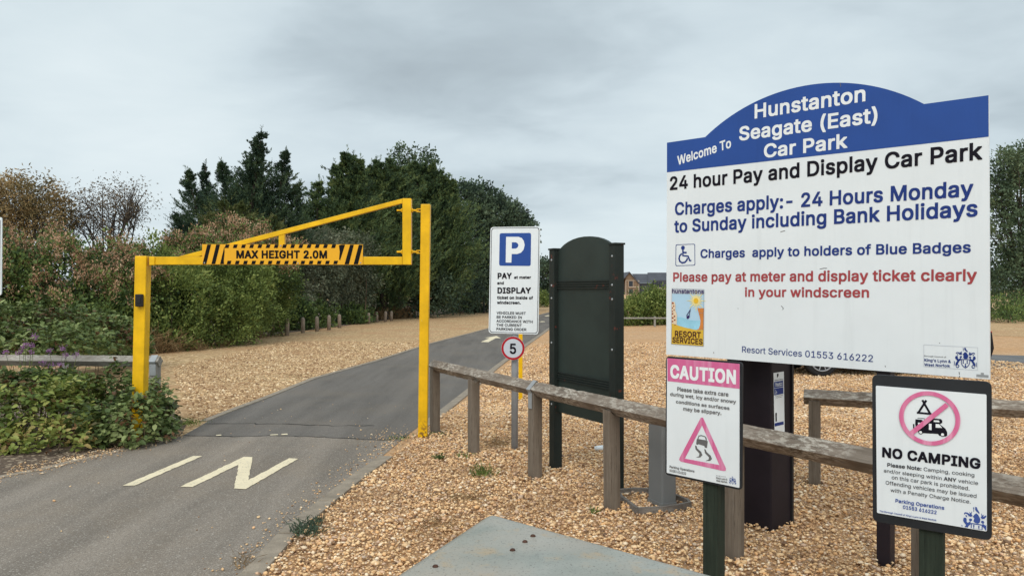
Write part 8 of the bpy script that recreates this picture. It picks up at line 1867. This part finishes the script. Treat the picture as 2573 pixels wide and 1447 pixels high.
MB().box((p.x - 0.2, p.y - 0.012, 0.1), (p.x + 0.14, p.y - 0.002, 0.3)).build('panel', M_SIGNGREY, bx)

# ================================================================== WHITE SIGN AT THE LEFT EDGE
EF = Face(-130, 8.4, 6, 8.3, (0, 0, 1))
q = EF.to2((-62, 700)); p = EF.to3((q.x, 0), -0.05)
es = thing('edge_sign', 'white sign with a dark border cut by the left edge of the view', 'sign', p)
pe = EF.slab([(-128, 540), (4.5, 546), (3, 742), (-128, 745)], 0.012, 'panel', M_WHITE, es, rad=0.03)
EF.shapes([([(-124, 545), (1.5, 551), (0, 737), (-124, 740)], [(-122.5, 546.5), (0, 552.5), (-1.5, 735.5), (-122.5, 738.5)])], 'border', M_INK, pe, 1, rad=0.025)
MB().tube([(p.x, p.y, -0.1), (p.x, p.y, 2.45)], 0.036, 14).build('pole', M_POLE, es, smooth=True)

# ================================================================== DARK CAR BEHIND THE WELCOME BOARD
def car():
    wr_ = 0.325
    p = G(2075, 946)
    Y0 = p.y
    m_body = paint('dark_car_paint', (0.012, 0.013, 0.016), 0.22, 0.1, 2, 0)
    m_glass = paint('car_glass', (0.02, 0.024, 0.028), 0.06, 0.05, 2, 0)
    m_tyre = paint('tyre_rubber', (0.02, 0.02, 0.021), 0.85, 0.2, 20, 0)
    m_rim = paint('alloy_rim', (0.30, 0.31, 0.33), 0.3, 0.1, 10, 0)
    x0 = p.x - 0.92
    th = thing('parked_car', 'dark parked car, only its wheels and sill showing below the welcome board', 'car', (x0 + 2.1, Y0 + 0.85, 0))
    prof = [(0.03, 0.42), (0.0, 0.60), (0.08, 0.78), (0.95, 0.93), (1.55, 1.38), (2.0, 1.47), (3.0, 1.46), (3.55, 1.30), (4.05, 0.98), (4.20, 0.86), (4.24, 0.55), (4.18, 0.36)]
    def arch(cx):
        return [(cx + (wr_ + 0.05) * math.cos(a), 0.30 + (wr_ + 0.05) * math.sin(a)) for a in [math.pi * k / 12 for k in range(13)]]
    low = [(4.18, 0.24)] + arch(3.42) + [(2.9, 0.20), (1.4, 0.20)] + arch(0.85) + [(0.06, 0.24)]
    out = prof + low
    q = [out[0]]
    for a in out[1:]:
        if (Vector(a) - Vector(q[-1])).length > 1e-3: q.append(a)
    MB().prism([Vector((x0 + x, Y0 + 0.02, z)) for x, z in q], Vector((0, 1.68, 0))).build('body', m_body, th, bevel=0.03)
    win = [(1.12, 0.97), (1.62, 1.34), (2.05, 1.42), (2.95, 1.41), (3.45, 1.24), (3.72, 1.0)]
    for y, s in ((Y0 + 0.012, 0.007), (Y0 + 1.701, 0.007)):
        MB().prism([Vector((x0 + x, y, z)) for x, z in win], Vector((0, s, 0))).build('side_window', m_glass, th)
    for cx in (0.85, 3.42):
        for y, s in ((Y0, 1), (Y0 + 1.72, -1)):
            c = Vector((x0 + cx, y, wr_))
            w = MB().tube([c + Vector((0, 0.0, 0)), c + Vector((0, 0.02 * s, 0)), c + Vector((0, 0.19 * s, 0)), c + Vector((0, 0.2 * s, 0))], [wr_ - 0.03, wr_, wr_, wr_ - 0.03], 28).build('wheel', m_tyre, th)
            mb = MB()
            ring = [c + Vector((math.cos(a) * 0.215, -0.006 * s, math.sin(a) * 0.215)) for a in [2 * math.pi * k / 28 for k in range(29)]]
            mb.tube(ring, 0.014, 6, caps=False)
            for k in range(10):
                a = 2 * math.pi * k / 10
                mb.bar(c + Vector((math.cos(a) * 0.04, -0.008 * s, math.sin(a) * 0.04)), c + Vector((math.cos(a) * 0.21, -0.008 * s, math.sin(a) * 0.21)), 0.028, 0.014, (0, 1, 0))
            mb.tube([c + Vector((0, -0.02 * s, 0)), c + Vector((0, -0.002 * s, 0))], 0.055, 12)
            mb.build('rim', m_rim, w)
    MB().box((x0 - 0.012, Y0 + 0.15, 0.62), (x0 + 0.02, Y0 + 0.5, 0.72)).build('headlight', m_glass, th)
    MB().box((x0 + 4.22, Y0 + 0.12, 0.75), (x0 + 4.252, Y0 + 0.42, 0.88)).build('tail_light', M_RED, th)
    return th
car()

# ================================================================== FAR RIGHT: HOUSES, HEDGE, LOW FENCE, TREES
BDp = 260.0
def bq(px, py, dd=0.0): return D(px, py, BDp + dd)
m_brick = paint('tan_brick', (0.21, 0.145, 0.095), 0.85, 0.25, 0.5, 0); m_slate = paint('slate_roof', (0.075, 0.08, 0.095), 0.6, 0.2, 0.4, 0)
m_dwall = paint('dark_cladding', (0.06, 0.062, 0.075), 0.7, 0.2, 0.5, 0); m_pale = paint('pale_render', (0.46, 0.37, 0.29), 0.8, 0.1, 0.5, 0)
m_pane = paint('window_glass', (0.035, 0.04, 0.05), 0.15, 0.1, 1, 0)
x0, x1 = bq(1572, 700).x, bq(1606, 700).x
h1 = thing('town_house', 'brick gabled town house with a dark roof far beyond the gravel car park', 'house', ((x0 + x1) / 2, BDp, 0))
MB().prism([bq(1572.2, 765), bq(1606, 765), bq(1606, 712), bq(1581.6, 685.5), bq(1572.2, 697)], Vector((0, 14, 0))).build('wall', m_brick, h1)
MB().prism([bq(1564, 765, 3), bq(1572, 765, 3), bq(1572, 702, 3), bq(1564, 706, 3)], Vector((0, 14, 0))).build('side_wing', m_dwall, h1)
rf = MB()
rf.prism([bq(1562.5, 705, -.6), bq(1581.6, 682.6, -.6), bq(1581.6, 685.4, -.6), bq(1564.5, 705.5, -.6)], Vector((0, 15, 0)))
rf.prism([bq(1581.8, 682.6, -.6), bq(1610.0, 713.5, -.6), bq(1606.2, 713.5, -.6), bq(1581.8, 685.4, -.6)], Vector((0, 15, 0)))
rf.build('roof', m_slate, h1)
for y0, y1 in ((706, 719.5), (726.5, 740)):
    w = MB().prism([bq(1580.2, y1, -.12), bq(1590.2, y1, -.12), bq(1590.2, y0, -.12), bq(1580.2, y0, -.12)], Vector((0, .1, 0))).build('window', m_pane, h1)
    fr2 = MB()
    fr2.prism([bq(1579.6, y1 + 2.6, -.2), bq(1606, y1 + 2.6, -.2), bq(1606, y1 + 0.4, -.2), bq(1579.6, y1 + 0.4, -.2)], Vector((0, .18, 0)))
    fr2.prism([bq(1579.0, y1 + 0.3, -.2), bq(1580.0, y1 + 0.3, -.2), bq(1580.0, y0, -.2), bq(1579.0, y0, -.2)], Vector((0, .18, 0)))
    fr2.prism([bq(1590.4, y1 + 0.3, -.2), bq(1591.4, y1 + 0.3, -.2), bq(1591.4, y0, -.2), bq(1590.4, y0, -.2)], Vector((0, .18, 0)))
    fr2.build('frame', m_pale, w)
mb = MB().prism([bq(1571.8, 765, -.25), bq(1573.4, 765, -.25), bq(1573.4, 704.6, -.25), bq(1571.8, 704.6, -.25)], Vector((0, .2, 0))).prism([bq(1604.6, 765, -.25), bq(1606.2, 765, -.25), bq(1606.2, 704.6, -.25), bq(1604.6, 704.6, -.25)], Vector((0, .2, 0)))
mb.prism([bq(1573.5, 705.6, -.25), bq(1604.5, 705.6, -.25), bq(1604.5, 704.2, -.25), bq(1573.5, 704.2, -.25)], Vector((0, .2, 0)))
mb.build('stone_trim', m_pale, h1)
h2 = thing('town_house', 'long dark roofed terrace attached beside the brick gabled house', 'house', (bq(1650, 700).x, BDp + 6, 0))
MB().prism([bq(1606.5, 765, 2), bq(1760, 765, 2), bq(1760, 712, 2), bq(1606.5, 712, 2)], Vector((0, 16, 0))).build('wall', m_dwall, h2)
MB().prism([bq(1589, 688, 5), bq(1628, 688, 5), bq(1628, 711.6, 1.4), bq(1607, 711.6, 1.4)], Vector((0, 1.0, 0))).build('roof', m_slate, h2)
MB().prism([bq(1628.4, 684.8, 5), bq(1762, 684.8, 5), bq(1762, 711.6, 1.2), bq(1628.4, 711.6, 1.2)], Vector((0, 1.2, 0))).build('roof', m_slate, h2)
dm = MB().prism([bq(1643, 722, 0.4), bq(1680, 722, 0.4), bq(1680, 704, 0.4), bq(1643, 704, 0.4)], Vector((0, 4, 0))).build('dormer', m_dwall, h2)
MB().prism([bq(1646, 719.5, 0.3), bq(1653, 719.5, 0.3), bq(1653, 707, 0.3), bq(1646, 707, 0.3)], Vector((0, .09, 0))).build('pane', m_pane, dm)
MB().prism([bq(1656, 719.5, 0.3), bq(1664, 719.5, 0.3), bq(1664, 707, 0.3), bq(1656, 707, 0.3)], Vector((0, .09, 0))).build('pane', m_pane, dm)
MB().prism([bq(1641, 727, 0.2), bq(1682, 727, 0.2), bq(1682, 722.3, 0.2), bq(1641, 722.3, 0.2)], Vector((0, 1.5, 0))).build('balcony', m_pale, h2)

bush('hedge', 'rounded green hedge behind the low fence at the far side of the gravel', 'hedge',
     lobes_px([(1585, 785, 40, 32, 37, 1.0), (1640, 778, 46, 36, 37.5, 1.1), (1700, 778, 46, 38, 38, 1.1), (1632, 752, 20, 22, 38, 0.7), (1572, 793, 28, 26, 36.6, 0.8), (1662, 757, 22, 20, 38, 0.8)]),
     3400, 9, 0.12, 0.07, 0.12, M_HEDGE_G, HG, lump=0.2, seed=31, stems=8)
pf = G(1645, 821)
lf_ = thing('low_fence', 'low pale wooden rail fence in front of the far hedge', 'fence', pf)
for px in (1560, 1645, 1730):
    MB().box((D(px, YH, pf.y).x - 0.04, pf.y - 0.04, -0.1), (D(px, YH, pf.y).x + 0.04, pf.y + 0.04, 0.48)).build('post', M_POST_L, lf_)
MB().box((D(1545, YH, pf.y).x, pf.y - 0.075, 0.37), (D(1750, YH, pf.y).x, pf.y - 0.042, 0.44)).build('rail', M_POST_L, lf_)

broadleaf('tall_tree', 'tall grey green tree with an open top at the right edge of the view',
          lobes_px([(2530, 420, 28, 40, 46, 1.0), (2575, 410, 34, 44, 46.5, 1.1), (2505, 480, 24, 44, 46, 1.0), (2550, 500, 46, 60, 46.5, 1.5), (2620, 430, 50, 60, 47, 1.6), (2525, 590, 46, 66, 46, 1.6), (2590, 590, 60, 80, 46.5, 1.8), (2520, 690, 42, 60, 46, 1.4), (2590, 690, 60, 70, 46.5, 1.8), (2660, 560, 60, 120, 47.5, 2.0)]),
          M_POPLAR, 3600, 10, 0.19, 0.12, 0.15, limbs=22, up=0.5, lump=0.3, shell=0.45)
bush('shrub', 'rough grass and scrub bank below the tree at the right edge', 'shrub',
     lobes_px([(2510, 808, 46, 40, 40, 1.4), (2560, 800, 50, 46, 42, 1.4), (2610, 812, 60, 36, 41, 1.4), (2660, 812, 60, 34, 41, 1.4)]), 1800, 8, 0.16, 0.06, 0.12, M_HEDGE_D, 'shrubs under the conifers', seed=33, stems=5, up=0.7)

# ---- a far wood along the other side of the car park
wl_ = [(np.array([45 + 9.5 * i + random.gauss(0, 1.5), 140 + random.gauss(0, 4) - 0.35 * (i - 6) ** 2 * 0.5, 1.6 + random.uniform(0, 1.2)]), np.array([7.0, 4.0, random.uniform(3.2, 5.0)])) for i in range(13)]
P, O = lobe_tips(ruffle(wl_, 60, 0.22, 0.42), 4200, 0.25, 0.3, 41, 0.6, 3.0)
PP, DD = clump(P, O, 9, 0.35, 0.8, 0.2)
V, Fq = leaf_arrays(PP, DD, rng.uniform(0.4, 0.8, len(PP)), rng.uniform(0.3, 0.5, len(PP)))
tag(npmesh('far_wood', V, Fq, M_OAK), kind='stuff')

# ---- litter
p = G(1505, 1134)
lt = thing('paper_cup', 'crushed white paper cup on the gravel behind the fourth rail post', 'litter', p)
MB().tube([p + Vector((-0.045, 0, 0.032)), p + Vector((0.05, 0.01, 0.036))], [0.024, 0.032], 14).build('cup', M_WHITE_VINYL, lt, smooth=True)
MB().tube([p + Vector((0.0505, 0.01, 0.036)), p + Vector((0.058, 0.011, 0.036))], [0.035, 0.035], 14).build('rim', M_WHITE_VINYL, lt, smooth=True)
